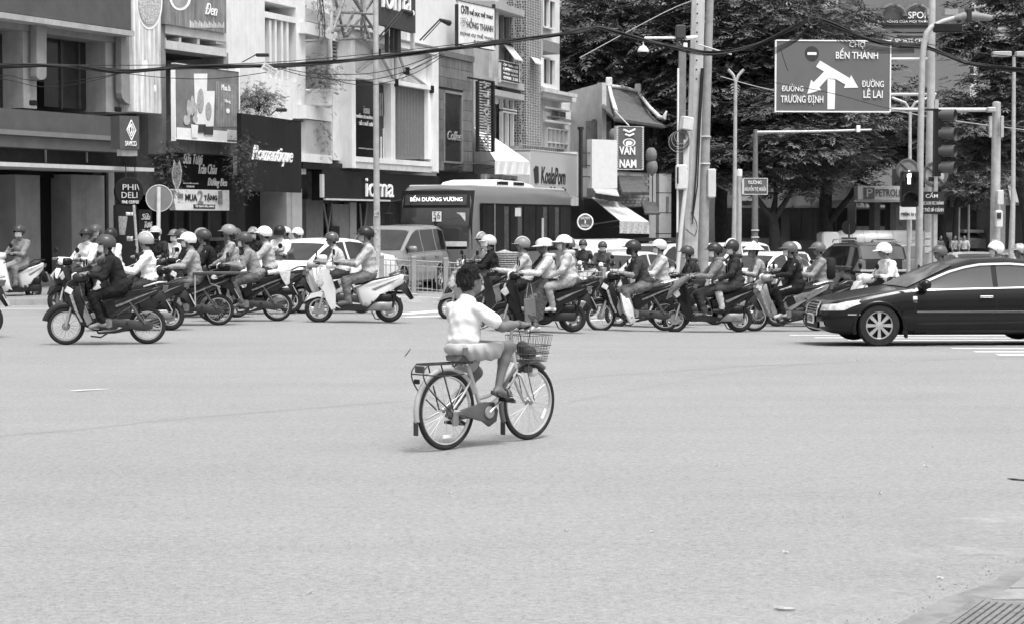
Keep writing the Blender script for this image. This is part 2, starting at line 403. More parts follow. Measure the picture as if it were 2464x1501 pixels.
def strip(name, p0, p1, wid, mat=PAINT, z=.004):          # a painted stripe between two ground points
    p0, p1 = Vector(p0), Vector(p1); d = (p1 - p0).normalized(); q = Vector((-d.y, d.x, 0)) * wid / 2
    n = 12; c = [p0.lerp(p1, i / n) for i in range(n + 1)]; vs = [v + k for k in (-q, q) for v in c]
    o = MB().add([(v.x, v.y, gz(v.x, v.y) + z) for v in vs], [(i, i + 1, n + 2 + i, n + 1 + i) for i in range(n)]).build(name, mat); o['kind'] = 'structure'; return o
def gs(name, a, b, wid, **k): return strip(name, G(*a), G(*b), wid, **k)
gs('road_edge_line', (-260, 744), (600, 741), .16)
for a, b, wd in (((962, 756), (1062, 748), .30), ((975, 763), (1120, 759), .24), ((1395, 771), (1560, 766), .30), ((1600, 775), (1900, 771), .25)): gs('lane_marking', a, b, wd)
for i, (x, y) in enumerate(((1900, 806), (1960, 812), (2040, 818), (2130, 824), (2232, 831), (2290, 838), (2345, 846), (2400, 853))):
    gs('zebra_stripe', (x, y), (x + 800, y + 1.5), .30)
def wavy(name, pts, wid, mat, z=.003):
    q = []; 
    for (a, b) in zip(pts[:-1], pts[1:]):
        A, B = G(*a), G(*b)
        for k in range(10): q.append(A.lerp(B, k / 10) + Vector((random.gauss(0, .01), random.gauss(0, .02), 0)))
    q.append(G(*pts[-1])); lo = [p + Vector((0, -wid * random.uniform(.3, .7), 0)) for p in q]; hi = [p + Vector((0, wid * random.uniform(.3, .7), 0)) for p in q]
    n = len(q); o = MB().add([(p.x, p.y, gz(p.x, p.y) + z) for p in lo + hi], [(i, i + 1, n + i + 1, n + i) for i in range(n - 1)]).build(name, mat); o['kind'] = 'structure'; return o
wavy('road_seam', [(0, 1048), (160, 1036), (450, 1006), (1000, 962), (1400, 908), (1800, 880), (2464, 858)], .018, M(.19, .9, .2))
wavy('road_seam', [(1300, 980), (1700, 905), (1960, 872)], .014, M(.2, .9, .2))
# litter and leaves on the road
SCRAP = M(.5, .8, .3, 40)
for i, (x, y) in enumerate(((1085, 1187), (1725, 1121), (2228, 1122), (1362, 1277), (1568, 1280), (2030, 1244), (2262, 1392), (2243, 1076), (2118, 1188), (1040, 860), (2060, 868), (98, 872), (135, 874), (745, 1428), (1890, 1330))):
    p = G(x, y); s = random.uniform(.01, .022); a = random.uniform(0, 3); m = MB()
    q = [(math.cos(a + t) * s * r, math.sin(a + t) * s * r * .5, h) for t, r, h in ((0, 1, .012), (1.2, .8, .004), (2.4, .9, .02), (3.3, 1, .004), (4.4, .7, .015), (5.3, .9, .004))]
    m.add(q + [(v[0], v[1], v[2] - .003) for v in q], [tuple(range(6)), tuple(range(11, 5, -1))] + [(j, (j + 1) % 6, 6 + (j + 1) % 6, 6 + j) for j in range(6)])
    tag(m.build('litter_scrap', SCRAP, loc=p), 'tiny pale curled scrap lying alone on the bare asphalt', 'litter', 'pale scraps scattered over the road')
def twig(a, b, r, label, mat=M(.04, .8), lift=.02):
    A, B = G(*a), G(*b); m = A.lerp(B, .5) + Vector((0, random.uniform(-.015, .015), r)); A.z = B.z = r
    d_ = Vector((0, random.uniform(-.02, .02), 0)); tag(MB().tube([A, A.lerp(m, .5) + d_, m, m.lerp(B, .5) - d_ * .7, B], [r * .3, r, r * .7, r * .8, r * .2], 6).build('twig', mat), label, 'twig')
twig((974, 858), (988, 840), .008, 'thin dark curved twig lying on the road behind the bicycle')
twig((2424, 1153), (2480, 1158), .008, 'dark twig on the road near the photo edge beside the drain corner')
tw = M(.5, .8, .2)
twig((2404, 1407), (2452, 1396), .012, 'pale split stick lying along the kerb, largest of the debris', tw)
twig((2402, 1416), (2464, 1408), .009, 'pale thin stick in the gutter below the split stick', tw)
twig((1862, 1466), (1916, 1470), .012, 'pale and dark curled bark strip on the road near the drain', M(.4, .8, .5, 20))
twig((168, 942), (260, 938), .012, 'long pale bark strip on the road far from the riders', tw)
st = MB()
for k in range(110):                                      # crumbs along the gutter
    t = random.random(); p = G(2166, 1495).lerp(G(2464, 1342), t) + Vector((-abs(random.gauss(0, .12)), random.gauss(0, .05), .004)); s = random.choice((.002, .003, .004, .007))
    st.add([(p.x - s, p.y - s, 0), (p.x + s, p.y - s * .5, 0), (p.x, p.y + s, 0), (p.x, p.y, s * 1.3)], [(0, 1, 3), (1, 2, 3), (2, 0, 3)])
stuff(tag(st.build('gutter_debris', M(.13, .9, .6, 60)), 'crumbs of dirt and dead leaves along the gutter by the drain', 'debris'))
dust = MB()
def dusty():
    m = bpy.data.materials.new('dust'); m.use_nodes = True; n = m.node_tree; b_ = n.nodes['Principled BSDF']; b_.inputs['Base Color'].default_value = (.42, .42, .42, 1); b_.inputs['Roughness'].default_value = .95; L = n.links.new
    g = n.nodes.new('ShaderNodeNewGeometry'); no = n.nodes.new('ShaderNodeTexNoise'); no.inputs['Scale'].default_value = 2.2; no.inputs['Detail'].default_value = 7; no.inputs['Roughness'].default_value = .7; L(g.outputs['Position'], no.inputs['Vector'])
    tc = n.nodes.new('ShaderNodeTexCoord'); mp = n.nodes.new('ShaderNodeMapping'); mp.inputs['Location'].default_value = (-1, -1, 0); mp.inputs['Scale'].default_value = (2, 2, 0); L(tc.outputs['Generated'], mp.inputs['Vector']); gr = n.nodes.new('ShaderNodeTexGradient'); gr.gradient_type = 'SPHERICAL'; L(mp.outputs[0], gr.inputs['Vector'])
    mu = n.nodes.new('ShaderNodeMath'); mu.operation = 'MULTIPLY'; L(gr.outputs['Fac'], mu.inputs[0]); r = n.nodes.new('ShaderNodeMapRange'); r.inputs['From Min'].default_value = .42; r.inputs['From Max'].default_value = .75; L(no.outputs['Fac'], r.inputs['Value']); L(r.outputs[0], mu.inputs[1]); L(mu.outputs[0], b_.inputs['Alpha']); return m
DU = dusty()
for x, y, rx, ry in ((2180, 1440, 1.1, .5), (2350, 1330, 1.0, .8), (2120, 1490, .8, .25), (2440, 1250, .8, 1.0)):
    c = G(x, y); sheet('road_dust', [(c.x - rx, c.y - ry), (c.x + rx, c.y - ry), (c.x + rx, c.y + ry), (c.x - rx, c.y + ry)], .003 + rx * .001, DU)
# near corner: flush concrete apron, slabs and drain grate
kerb = struct(MB().build('pavement_corner', CONC)) if False else None
ap = [G(*p, .03) for p in ((2150, 1504), (2273, 1437), (2386, 1401), (2464, 1341), (2600, 1240), (2760, 1240), (2760, 1560), (2140, 1560))]
m = MB(); n = len(ap); m.add([(p.x, p.y, .03) for p in ap] + [(p.x, p.y, -.02) for p in ap], [tuple(range(n))] + [(i, (i + 1) % n, n + (i + 1) % n, n + i) for i in range(n)])
corner = struct(m.build('pavement_corner', M(.2, .9, .25, 6, .4, bs=90)))
def slab_piece(pts, z, mat, name='paving_slab', par=corner):
    q = [G(*p, z) for p in pts]; c = sum(q, Vector()) / len(q); q = [c + (p - c) * .985 for p in q]; n = len(q)
    return MB().add([(p.x, p.y, z) for p in q] + [(p.x, p.y, z - .03) for p in q], [tuple(range(n))] + [(i, (i + 1) % n, n + (i + 1) % n, n + i) for i in range(n)]).build(name, mat, par)
SLB = M(.24, .9, .2, 9, .3, bs=80)
slab_piece([(2385, 1440), (2425, 1415), (2500, 1415), (2500, 1441)], .037, SLB)
slab_piece([(2428, 1412), (2464, 1386), (2560, 1386), (2520, 1412)], .036, SLB)
slab_piece([(2467, 1383), (2500, 1345), (2600, 1345), (2570, 1383)], .037, SLB)
A, Bp, Cp = G(2337, 1445, .035), G(2254, 1502, .035), G(2470, 1447, .035)
e1 = (Bp - A).normalized(); e2 = Vector((e1.y, -e1.x, 0)); e2 = e2 if e2.x > 0 else -e2
gr = thing('drain_grate', 'cast drain grate of slanting bars in the near pavement corner', 'grate', A)
GM = M(.17, .8, .3, 20)
MB().add([tuple(-e2 * .0 + Vector((0, 0, .002))), tuple(e1 * 1.1 + Vector((0, 0, .002))), tuple(e1 * 1.1 + e2 * .7 + Vector((0, 0, .002))), tuple(e2 * .7 + Vector((0, 0, .002)))], [(0, 1, 2, 3)]).build('pit', M(.01, .9, 0), gr)
def gbar(o, l0, l1, wd, nm='bar', h=.02):
    q = []
    for z in (.004, h):
        q += [e2 * o + e1 * l0 + Vector((0, 0, z)), e2 * o + e1 * l1 + Vector((0, 0, z)), e2 * (o + wd) + e1 * l1 + Vector((0, 0, z)), e2 * (o + wd) + e1 * l0 + Vector((0, 0, z))]
    MB().hexa(q).build(nm, GM, gr)
gbar(.012, -.0, 1.1, .055, 'rim', .016)
q = MB(); q.hexa([e2 * o + e1 * l + Vector((0, 0, z)) for z in (.004, .016) for o, l in ((.07, .0), (.07, .055), (.7, .055), (.7, .0))]).build('rim', GM, gr)
for k in range(16): gbar(.078 + k * .036, .06, 1.1, .024)

# raised pavement in front of the shops, with its kerb
kl = [G(-420, 739), G(160, 734), Vector((-7.4, 49, 0)), Vector((-1.2, 66, 0)), Vector((4.5, 86, 0)), Vector((13, 112, 0))]
fl = [Vector((15, 125, 0)), Vector((0, 125, 0)), Vector((-40, 90, 0)), Vector((-40, 40, 0))]
pv = kl + fl; n = len(pv); m = MB().add([(p.x, p.y, .13 + gz(p.x, p.y)) for p in pv] + [(p.x, p.y, -1.1) for p in pv], [tuple(range(n))] + [(i, (i + 1) % n, n + (i + 1) % n, n + i) for i in range(n)])
struct(m.build('pavement', M(.2, .9, .2, 3, .2)))
for a, b in zip(kl[:-1], kl[1:]):
    d = (b - a); L_ = d.length; d.normalize(); q = Vector((d.y, -d.x, 0)); k = 0
    while k < L_ - .1 and a.y + d.y * k < 60:
        e = min(L_, k + 1.0); A_, B_ = a + d * (k + .006), a + d * (e - .006)
        struct(MB().hexa([A_ - q * .15, A_ + q * .02, B_ + q * .02, B_ - q * .15] + [p + Vector((0, 0, .145 + random.uniform(-.004, .004))) for p in (A_ - q * .15, A_, B_, B_ - q * .15)]).build('kerb', M(.27, .9, .18, 4))); k = e

# ================================================================ buildings, from the corner along the street
LG, MG, DG, BK = M(.50, .8, .12, 2, .15, streak=.25), M(.24, .8, .15, 2, .1, streak=.2), M(.085, .75, .15, 2), M(.012, .5, .2)
WH = M(.66, .8, .08, 1.2, .1, streak=.3); CREAM = M(.56, .8, .1, 2, .15, streak=.25)
SHOP = M(.02, .25, .4, 1.5); WHITEL = M(.82, .5, .03); LETD = M(.03, .5, 0)
def body(P_, par, mat, px0, px1, pt_, dep=9, out=0, name='wall'): return P_.part(name, mat, par, px0, px1, pt_, None, -dep, out)

# --- corner building
A0 = Plane(0, 49.7, 330, 54.9); b = thing('corner_building', 'dark grey corner building with rounded fins and a thin canopy', 'building', A0.P(0, 0))
def inv(o): return o
def reparent(o, par):
    o.parent = par; o.matrix_parent_inverse = Matrix.Translation(-par.location) if par.rotation_euler.z == 0 else par.matrix_basis.inverted()
def part(P_, name, mat, par, *a):
    o = P_.part(name, mat, par, *a); o.matrix_parent_inverse = Matrix.Translation(-par.location); return o
def done(par):                                            # pieces are written in world places: keep them there
    for o in bpy.data.objects:
        if o.parent == par and o.matrix_parent_inverse == Matrix.Identity(4):
            o.matrix_parent_inverse = Matrix.Translation(-par.location)
def fin(P_, par, mat, px0, px1, pt_, pb, o0, o1):          # decorative fin with a rounded lower end
    c = (px0 + px1) / 2; r = (px1 - px0) / 2; pts = [(px0, pt_), (px1, pt_)] + [(c + r * math.cos(t * math.pi / 8), pb - r * .9 + r * .9 * math.sin(t * math.pi / 8)) for t in range(9)]
    return P_.poly(MB(), pts, o0, o1).build('fin', mat, par)
p = A0
p.part('wall', M(.16, .8, .15, 2), b, -330, 330, -60, None, -9, -2.2)
p.part('upper_fascia', DG, b, -330, 322, -60, 27, -2.2, .1); p.part('ledge', M(.36, .8, .15, 2, streak=.3), b, -330, 328, 29, 43, -2.2, .35); p.part('beam', MG, b, -330, 320, 44, 66, -2.2, -.2)
for x0, x1, pt_, pb in ((-330, 80, 66, 256), (110, 282, 70, 264)):
    g = p.part('window', GLASSB, b, x0, x1, pt_, pb, -1.2, -1.0)
    for k in range(1, 4): p.part('mullion', DG, g, x0 + (x1 - x0) * k / 4 - 1, x0 + (x1 - x0) * k / 4 + 1, pt_, pb, -1.0, -.94)
p.part('curtain', M(.14, .9, .5, 9), b, 205, 268, 78, 262, -1.6, -1.3); p.part('curtain', M(.10, .9, .5, 9), b, 30, 60, 78, 256, -1.6, -1.3)
p.part('pillar', M(.33, .8, .15, 2, streak=.3), b, 60, 92, 66, 262, -1.2, -.3); p.part('pillar', M(.33, .8, .15, 2, streak=.3), b, 258, 303, 66, 272, -1.2, -.3)
for a in ((88, 112, 60, 193), (292, 358, 62, 255)): fin(p, b, MG, *a, -.16, .04)
fin(p, b, M(.14, .8, .1), 240, 283, 150, 205, -.9, -.6); fin(p, b, M(.14, .8, .1), 60, 86, 120, 190, -.9, -.6)
p.part('parapet', DG, b, -330, 298, 259, 310, -2.2, .1); p.part('moulding', M(.16, .7, .1), b, -330, 298, 310, 322, -2.2, .2); p.part('parapet', DG, b, -330, 298, 323, 352, -2.2, .12)
p.part('transom', SHOP, b, -330, 300, 353, 392, -2.2, -.6)
for x in (112, 211): p.part('mullion', LG, b, x, x + 2, 354, 392, -.6, -.55)
p.part('canopy', LG, b, -330, 372, 391, 401, -1.4, 1.5)
p.part('lintel', BK, b, -330, 255, 402, 424, -2.0, -.9)
for x0, x1 in ((38, 97), (172, 252)): p.part('pier', M(.27, .9, .16, 2, .3, streak=.2), b, x0, x1, 422, None, -2.2, -.3)
for x0, x1 in ((-330, 38), (97, 172)):
    g = p.part('window', GLASS, b, x0, x1, 425, 660, -1.5, -1.0); p.part('sill', M(.25, .9, .15, 2), b, x0, x1, 661, None, -1.4, -.4)
p.part('wall_end', M(.22, .9, .2, 2), b, 252, 276, 402, None, -2.2, -.5); p.part('downpipe', DARK, b, 256, 262, 402, None, -.5, -.38)
for x, y in ((80, 253), (284, 268)):
    q = p.pt(x, y, .0); MB().rbox(q + Vector((0, 0, .05)), (.09, .09, .07)).build('floodlight', BLACK, b)
done(b)
# projecting light-box of the corner building
A0s = Plane(288, 51.2, 338, 51.6); s_ = thing('sign_box', 'upright dark sign box with a white diamond emblem on the corner building', 'sign', A0s.P(0, 3))
A0s.part('box', DG, s_, 290, 337, 280, 360, -.5, 0)
zt = A0s.pt(316, 291, .02)
for o_, k in ((0, 1), (1, .62)):
    c = A0s.pt(316, 314, .012 + .003 * o_); wd, ht = .135 * k, .27 * k; t = .022
    m = MB()
    for (a, bb) in (((0, ht), (wd, 0)), ((wd, 0), (0, -ht)), ((0, -ht), (-wd, 0)), ((-wd, 0), (0, ht))):
        m.tube([c + A0s.u * a[0] + Vector((0, 0, a[1])), c + A0s.u * bb[0] + Vector((0, 0, bb[1]))], t * .7, 5)
    m.build('emblem', WHITEL, s_)
A0s.txt('0', WHITEL, s_, 312, 320, 304, 324, .02); A0s.txt('SAVICO', WHITEL, s_, 303, 330, 341, 353, .02, bold=.02)
A0s.part('bracket', LG, s_, 296, 332, 361, 376, -.4, -.1); done(s_)
# round coffee sign, poster panel
P2 = Plane(270, 50.0, 350, 50.4); s_ = thing('round_cafe_sign', 'round black hanging sign with pale cafe lettering under the canopy', 'sign', P2.P(0, 2))
c = P2.pt(313, 462, 0); m = MB()
m.lathe([(.02, 0), (.37, 0), (.385, .03), (.385, .13), (.37, .16), (.02, .16)], (0, 0, 0), 28, 'y'); o = m.build('disc', BK, s_, 40); o.location = c - Vector((0, .08, 0)) ; o.rotation_euler = (0, 0, math.atan2(P2.u.y, P2.u.x))
P2.txt('PHI\\', M(.5, .6, .1), s_, 295, 335, 445, 459, .12); P2.txt('DELI', M(.5, .6, .1), s_, 293, 331, 464, 478, .12); P2.txt('FINE COFFEE', WHITEL, s_, 294, 334, 484, 491, .12)
for x in (304, 326): P2.part('hanger', DARK, s_, x - 1, x + 1, 402, 434, -.02, .0)
done(s_)
P3 = Plane(275, 50.4, 345, 52.5); s_ = thing('cafe_menu_panel', 'tall dark menu panel with a pale cup picture below the round cafe sign', 'sign', P3.P(0, 0))
P3.part('board', BK, s_, 278, 330, 495, None, -.06, 0); P3.poly(MB(), [(285, 521), (307, 521), (304, 545), (301, 566), (288, 566)], 0, .01).build('cup_picture', M(.4, .7, .5, 12), s_)
P3.txt('SIGNATURE', WHITEL, s_, 304, 322, 512, 520, .012); P3.txt('MENU', M(.5, .6), s_, 305, 318, 570, 582, .012, shear=.3); done(s_)
p3b = thing('script_pillar_board', 'narrow dark upright board with pale handwritten script behind the sign pole', 'sign', P3.P(.5, 0))
PB = Plane(335, 50.4, 385, 51.2); PB.part('board', BK, p3b, 334, 366, 505, None, -.08, 0)
for i, t in enumerate(('Sữa', 'Tươi', 'Trân', 'Châu', 'Đường')): PB.txt(t, M(.4, .6), p3b, 340 + (i % 2) * 6, 360 + (i % 2) * 4, 516 + i * 19, 531 + i * 19, .012, shear=.4)
done(p3b)

# --- milk tea building
A1 = Plane(325, 54.9, 590, 59.9); p = A1; b = thing('milk_tea_building', 'grey concrete shop house with slotted beams above a milk tea shop', 'building', A1.P(0, 0))
p.part('wall', M(.10, .85, .2, 2, streak=.3), b, 325, 552, -60, None, -9, -2.4); p.part('side_wall', MG, b, 392, 402, -60, 372, -2.4, -.1); p.part('side_wall', M(.09, .85, .2), b, 330, 424, 278, 470, -2.3, -.6)
p.part('beam', LG, b, 402, 548, 68, 92, -.9, -.05); p.part('beam', LG, b, 402, 548, 108, 128, -.9, -.05)
for x0, x1 in ((402, 404), (435, 440), (478, 484), (523, 548)): p.part('post', LG, b, x0, x1, 92, 108, -.9, -.08)
p.part('recess', BK, b, 402, 548, 92, 108, -1.0, -.85); p.part('soffit', DG, b, 402, 548, 128, 140, -2.4, -.9)
p.part('sign_fascia', M(.2, .45, .2, 3, streak=.5), b, 425, 582, 341, 372, -.8, .15); p.part('pillar', MG, b, 541, 552, 128, 345, -.9, -.1)
p.part('shopfront', SHOP, b, 385, 590, 455, None, -2.4, -1.2)
for x in (420, 455, 500, 545): p.part('mullion', M(.05, .5, .1), b, x, x + 5, 510, None, -1.2, -1.1)
f_ = p.part('doorway_frame', M(.12, .5, .3), b, 505, 545, 572, 580, -1.1, -.9); p.part('doorway_frame', M(.12, .5, .3), b, 540, 546, 580, None, -1.1, -.9)
done(b)
def signboard(name, label, P_, px0, px1, pt_, pb, mat, th=.12, out=.2, frame=None):
    s_ = thing(name, label, 'sign', P_.P(P_.u_((px0 + px1) / 2), 2)); P_.part('board', mat, s_, px0, px1, pt_, pb, out - th, out)
    if frame:
        for a in ((px0 - 1.5, px0, pt_ - 1, pb + 1), (px1, px1 + 1.5, pt_ - 1, pb + 1)): P_.part('frame', frame, s_, *a, out - th, out + .02)
        for a in ((px0, px1, pt_ - 1.5, pt_), (px0, px1, pb, pb + 1.5)): P_.part('frame', frame, s_, *a, out - th, out + .02)
    return s_
def leaf_emblem(P_, s_, cx, cy, wd, ht, out, mat, inner):
    def ol(k): return [(cx - wd * k, cy - ht * .3 * k), (cx - wd * .55 * k, cy - ht * k), (cx, cy - ht * .62 * k), (cx + wd * .55 * k, cy - ht * k), (cx + wd * k, cy - ht * .3 * k), (cx + wd * .8 * k, cy + ht * .4 * k), (cx, cy + ht * k), (cx - wd * .8 * k, cy + ht * .4 * k)]
    P_.poly(MB(), ol(1), out, out + .02).build('emblem', mat, s_); P_.poly(MB(), ol(.8), out + .02, out + .026).build('emblem_field', inner, s_)
LACE = M(.42, .7, .75, 22)
s_ = signboard('column_sign', 'tall narrow weathered white sign column with an oval emblem beside the corner building', A1, 326, 391, -60, 272, M(.58, .5, .25, 3, streak=.8), .5, .25)
def oval(P_, s_, cx, cy, rx, ry, out, mat, nm='oval'): P_.poly(MB(), [(cx + rx * math.cos(t * math.pi / 12), cy + ry * math.sin(t * math.pi / 12)) for t in range(24)], out, out + .012).build(nm, mat, s_)
oval(A1, s_, 360, 6, 31, 66, .25, WHITEL); oval(A1, s_, 360, 5, 28, 60, .262, M(.4, .6, .2)); oval(A1, s_, 360, 4, 26, 56, .274, LACE)
oval(A1, s_, 351, 158, 5, 12, .25, WHITEL, 'mark'); oval(A1, s_, 374, 214, 3, 9, .25, WHITEL, 'mark'); done(s_)
s_ = signboard('upper_shop_sign', 'upper grey sign with oval emblem and pale script above the slotted beam', A1, 400, 548, -60, 70, M(.2, .5, .3, 3, streak=.7), .2, .05)
oval(A1, s_, 434, -6, 26, 32, .05, WHITEL); oval(A1, s_, 434, -8, 20, 27, .062, M(.3, .6, .3)); A1.txt('Đen', WHITEL, s_, 497, 525, 12, 40, .07, shear=.4)
for k in range(22): A1.part('fringe', M(.55, .6, .3), s_, 461 + k * 3.8, 463 + k * 3.8, 50 + (k % 3) * 3 + k * .25, 68, .05, .06)
done(s_)
# drinks billboard
PBB = Plane(425, 55.4, 580, 58.6)
s_ = signboard('drinks_billboard', 'large tilted billboard with two white patterned cups and a cactus', PBB, 425, 578, 164, 339, M(.17, .4, .25, 2), .12, .0, WHITEL)
Q = PBB; WP = M(.75, .4, .1, 3)
Q.part('picture_floor', WP, s_, 427, 548, 312, 338, 0, .006); Q.part('picture_shelf', M(.5, .4, .3, 4), s_, 548, 577, 314, 338, 0, .006)
for cx, y0, y1, wd, in_ in ((483, 178, 322, 14, .3), (502, 220, 327, 13, .3)):
    Q.poly(MB(), [(cx - wd * 1.15, y0), (cx + wd * 1.15, y0), (cx + wd * .85, y1), (cx - wd * .85, y1)], .006, .014 + (cx > 490) * .006).build('picture_cup', WP, s_)
    oval(Q, s_, cx, y0 + (y1 - y0) * .45, wd * .55, (y1 - y0) * .2, .022, M(.35, .5, .5, 20), 'picture_oval')
    Q.poly(MB(), [(cx - wd * .9, y1 - 22), (cx + wd * .9, y1 - 22), (cx + wd * .84, y1 - 2), (cx - wd * .84, y1 - 2)], .022, .028).build('picture_pearls', M(.06, .5, .5, 30), s_)
for cx, cy, rx, ry in ((455, 262, 5, 20), (463, 255, 4, 24), (471, 266, 4, 18), (450, 290, 8, 12), (470, 288, 6, 9)): oval(Q, s_, cx, cy, rx, ry, .006 + cx * 1e-5, M(.42, .5, .3, 6), 'picture_cactus')
Q.poly(MB(), [(460, 300), (477, 302), (475, 332), (463, 332)], .03, .036).build('picture_pot', WP, s_)
for k in range(13): Q.part('picture_fringe', M(.3, .5, .3), s_, 523 + k * 3.8, 525 + k * 3.8, 196 + k * .7, 306, .006, .01)
Q.txt('Mua là', WHITEL, s_, 535, 556, 206, 220, .014); Q.txt('Tặng', WHITEL, s_, 540, 556, 240, 250, .014); oval(Q, s_, 549, 268, 4, 6, .014, WHITEL, 'picture_spot')
done(s_)
s_ = signboard('milk_tea_sign', 'black shop sign with three lines of white script and a leaf emblem', A1, 413, 562, 374, 457, BK, .25, .1)
leaf_emblem(A1, s_, 426, 424, 12, 38, .1, WHITEL, LACE)
A1.txt('Sữa Tươi', WHITEL, s_, 441, 488, 372, 398, .12, shear=.35); A1.txt('Trân Châu', WHITEL, s_, 477, 521, 397, 421, .12, shear=.35); A1.txt('Đường Đen', WHITEL, s_, 500, 546, 428, 453, .12, shear=.35)
A1.txt('CN 86 NGUYỄN THỊ NGHĨA', WHITEL, s_, 442, 478, 440, 445, .12); A1.txt('0283 822 88 86', WHITEL, s_, 450, 468, 448, 452, .12); done(s_)
s_ = signboard('promotion_banner', 'white vinyl banner reading MUA 2 TẶNG 1 hung below the milk tea sign', A1, 410, 552, 457, 507, M(.66, .6, .12, 4), .02, .5)
A1.txt('MUA', LETD, s_, 446, 474, 469, 485, .51, bold=.03); A1.txt('2', M(.22, .6, .3), s_, 476, 489, 461, 492, .51, bold=.03); A1.txt('TẶNG', LETD, s_, 492, 523, 468, 487, .51, bold=.03); A1.txt('1', M(.22, .6, .3), s_, 525, 535, 462, 493, .51, bold=.03)
A1.part('date_band', LETD, s_, 466, 518, 493, 503, .5, .508); A1.txt('TỪ 10/10 đến 24/10', WHITEL, s_, 469, 515, 495, 501, .51)
A1.poly(MB(), [(410, 458), (424, 460), (418, 480), (423, 506), (410, 506)], .5, .508).build('banner_picture', M(.2, .6, .7, 16), s_); A1.txt('MUÔI NGỌT', M(.25, .6), s_, 428, 441, 464, 482, .51); done(s_)
def foliage_at(name, label, px, py, Y, rx, ry, rz, ncl, nsp, size, seed, mat=LEAFL, pot=None, stem=True):
    c = at(px, py, Y); t = thing(name, label, 'plant', (c.x, c.y, c.z - rz))
    link('foliage', spray_mesh((0, 0, rz), (rx, ry, rz), ncl, nsp, size, seed, .8, .5, .4), mat, t)
    if stem:
        m = MB()
        for k in range(4): a = k * 1.7; m.tube([(0, 0, 0), (math.cos(a) * rx * .2, math.sin(a) * ry * .2, rz * .6), (math.cos(a) * rx * .5, math.sin(a) * ry * .5, rz * 1.3)], [.02, .015, .006], 5)
        m.build('stem', BARK, t)
    if pot: MB().lathe([(.02, -.3), (.16, -.3), (.21, 0), (.19, 0), (.18, -.04), (.01, -.04)], (0, 0, .02), 14).build('pot', pot, t, 40)
    return t
foliage_at('hanging_plant', 'feathery hanging plant left of the milk tea sign', 402, 408, 54.6, .38, .3, .75, 60, 16, .09, 1, LEAFD)
foliage_at('hanging_plant', 'feathery hanging plant between the milk tea sign and the black script sign', 588, 402, 55.8, .34, .3, .85, 60, 16, .09, 2, LEAFD)

# --- white house with slatted opening, black script sign
A2 = Plane(548, 59.4, 737, 64.2); p = A2; b = thing('white_slatted_house', 'white rendered house with a tall slatted opening above a black sign', 'building', A2.P(0, 0))
p.part('wall', WH, b, 548, 640, -60, 420, -9, 0); p.part('wall', WH, b, 715, 737, -60, 420, -9, -.001); p.part('wall', WH, b, 640, 715, -60, 12, -9, -.002); p.part('wall', WH, b, 640, 715, 36, 50, -9, -.002); p.part('wall', WH, b, 640, 715, 192, 420, -9, -.002)
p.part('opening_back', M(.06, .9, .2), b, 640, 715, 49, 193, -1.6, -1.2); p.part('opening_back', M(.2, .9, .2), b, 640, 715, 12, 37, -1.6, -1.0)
for x in (651, 664, 679, 692): p.part('slat', WH, b, x, x + 5, 50, 192, -.3, -.05)
for x in (640, 706): p.part('reveal', M(.3, .8, .1), b, x, x + 6, 50, 192, -.7, -.3)
p.part('ground_floor', BK, b, 552, 690, 420, None, -9, -1.2); p.part('pier', M(.3, .85, .15, 2), b, 690, 702, 455, None, -9, -.2); p.part('pier', M(.36, .85, .12, 2), b, 704, 727, 455, None, -9, -.15); p.part('joint', DARK, b, 702, 704, 455, None, -9, -.3)
d = p.part('door', DG, b, 640, 680, 500, None, -1.3, -1.1); p.txt('86', WHITEL, b, 656, 662, 506, 520, -1.0); done(b)
A2s = Plane(580, 56.8, 727, 61.6)
s_ = signboard('black_script_sign', 'tall black sign box with white raised script lettering', A2s, 582, 726, 283, 462, M(.012, .5, .4, 2, streak=.5), .14, .1)
A2s.txt('Romantique', WHITEL, s_, 606, 703, 350, 396, .12, shear=.45, ext=.03, bold=.012)
for x, y in ((665, 262), (705, 286)):
    a = A2s.pt(x - 12, y + 14, 0); m = MB(); m.tube([a, a + Vector((.25, -.5, .15)), a + Vector((.35, -.8, .12))], .018, 5); m.rbox(a + Vector((.42, -.9, .08)), (.16, .1, .05)); m.build('spot_lamp', DARK, s_)
done(s_)
a = A2.pt(622, 155, .3); m = MB(); m.tube([a + Vector((-.8, 0, -.1)), a + Vector((.1, -.9, .25))], .018, 5); m.rbox(a + Vector((.25, -.95, .2)), (.2, .1, .05)); tag(m.build('flood_lamp', DARK), 'black flood lamp on an arm over the drinks billboard', 'lamp')
foliage_at('roof_shrub', 'leafy shrub spilling over the top of the black script sign', 622, 236, 59.5, .62, .5, .42, 30, 22, .17, 3, LEAF)

# --- balconies with plants
A3 = Plane(737, 64.2, 850, 68.2); p = A3; b = thing('balcony_house', 'narrow pale house with planted balconies beside the slatted house', 'building', A3.P(0, 0))
p.part('wall', M(.42, .85, .1, 2), b, 737, 800, -60, 385, -9, -1.4); p.part('party_wall', WH, b, 796, 802, -60, 300, -1.4, 0); p.part('wall_panel', WH, b, 802, 852, 158, 388, -9, .1); p.part('wall_panel', WH, b, 802, 852, 82, 104, -9, .1)
p.part('balcony_slab', WH, b, 737, 797, 60, 88, -1.4, .2); p.part('balcony_front', M(.4, .8, .1), b, 737, 797, 28, 58, -.3, .0); p.part('balcony_slab', WH, b, 737, 800, 258, 290, -1.4, .25); p.part('lower_bay', M(.35, .85, .1, 2), b, 737, 797, 292, 372, -1.4, .2); p.part('lower_slab', WH, b, 726, 800, 372, 392, -1.4, .3)
p.part('louvre_recess', BK, b, 802, 846, 104, 158, -9, -.1)
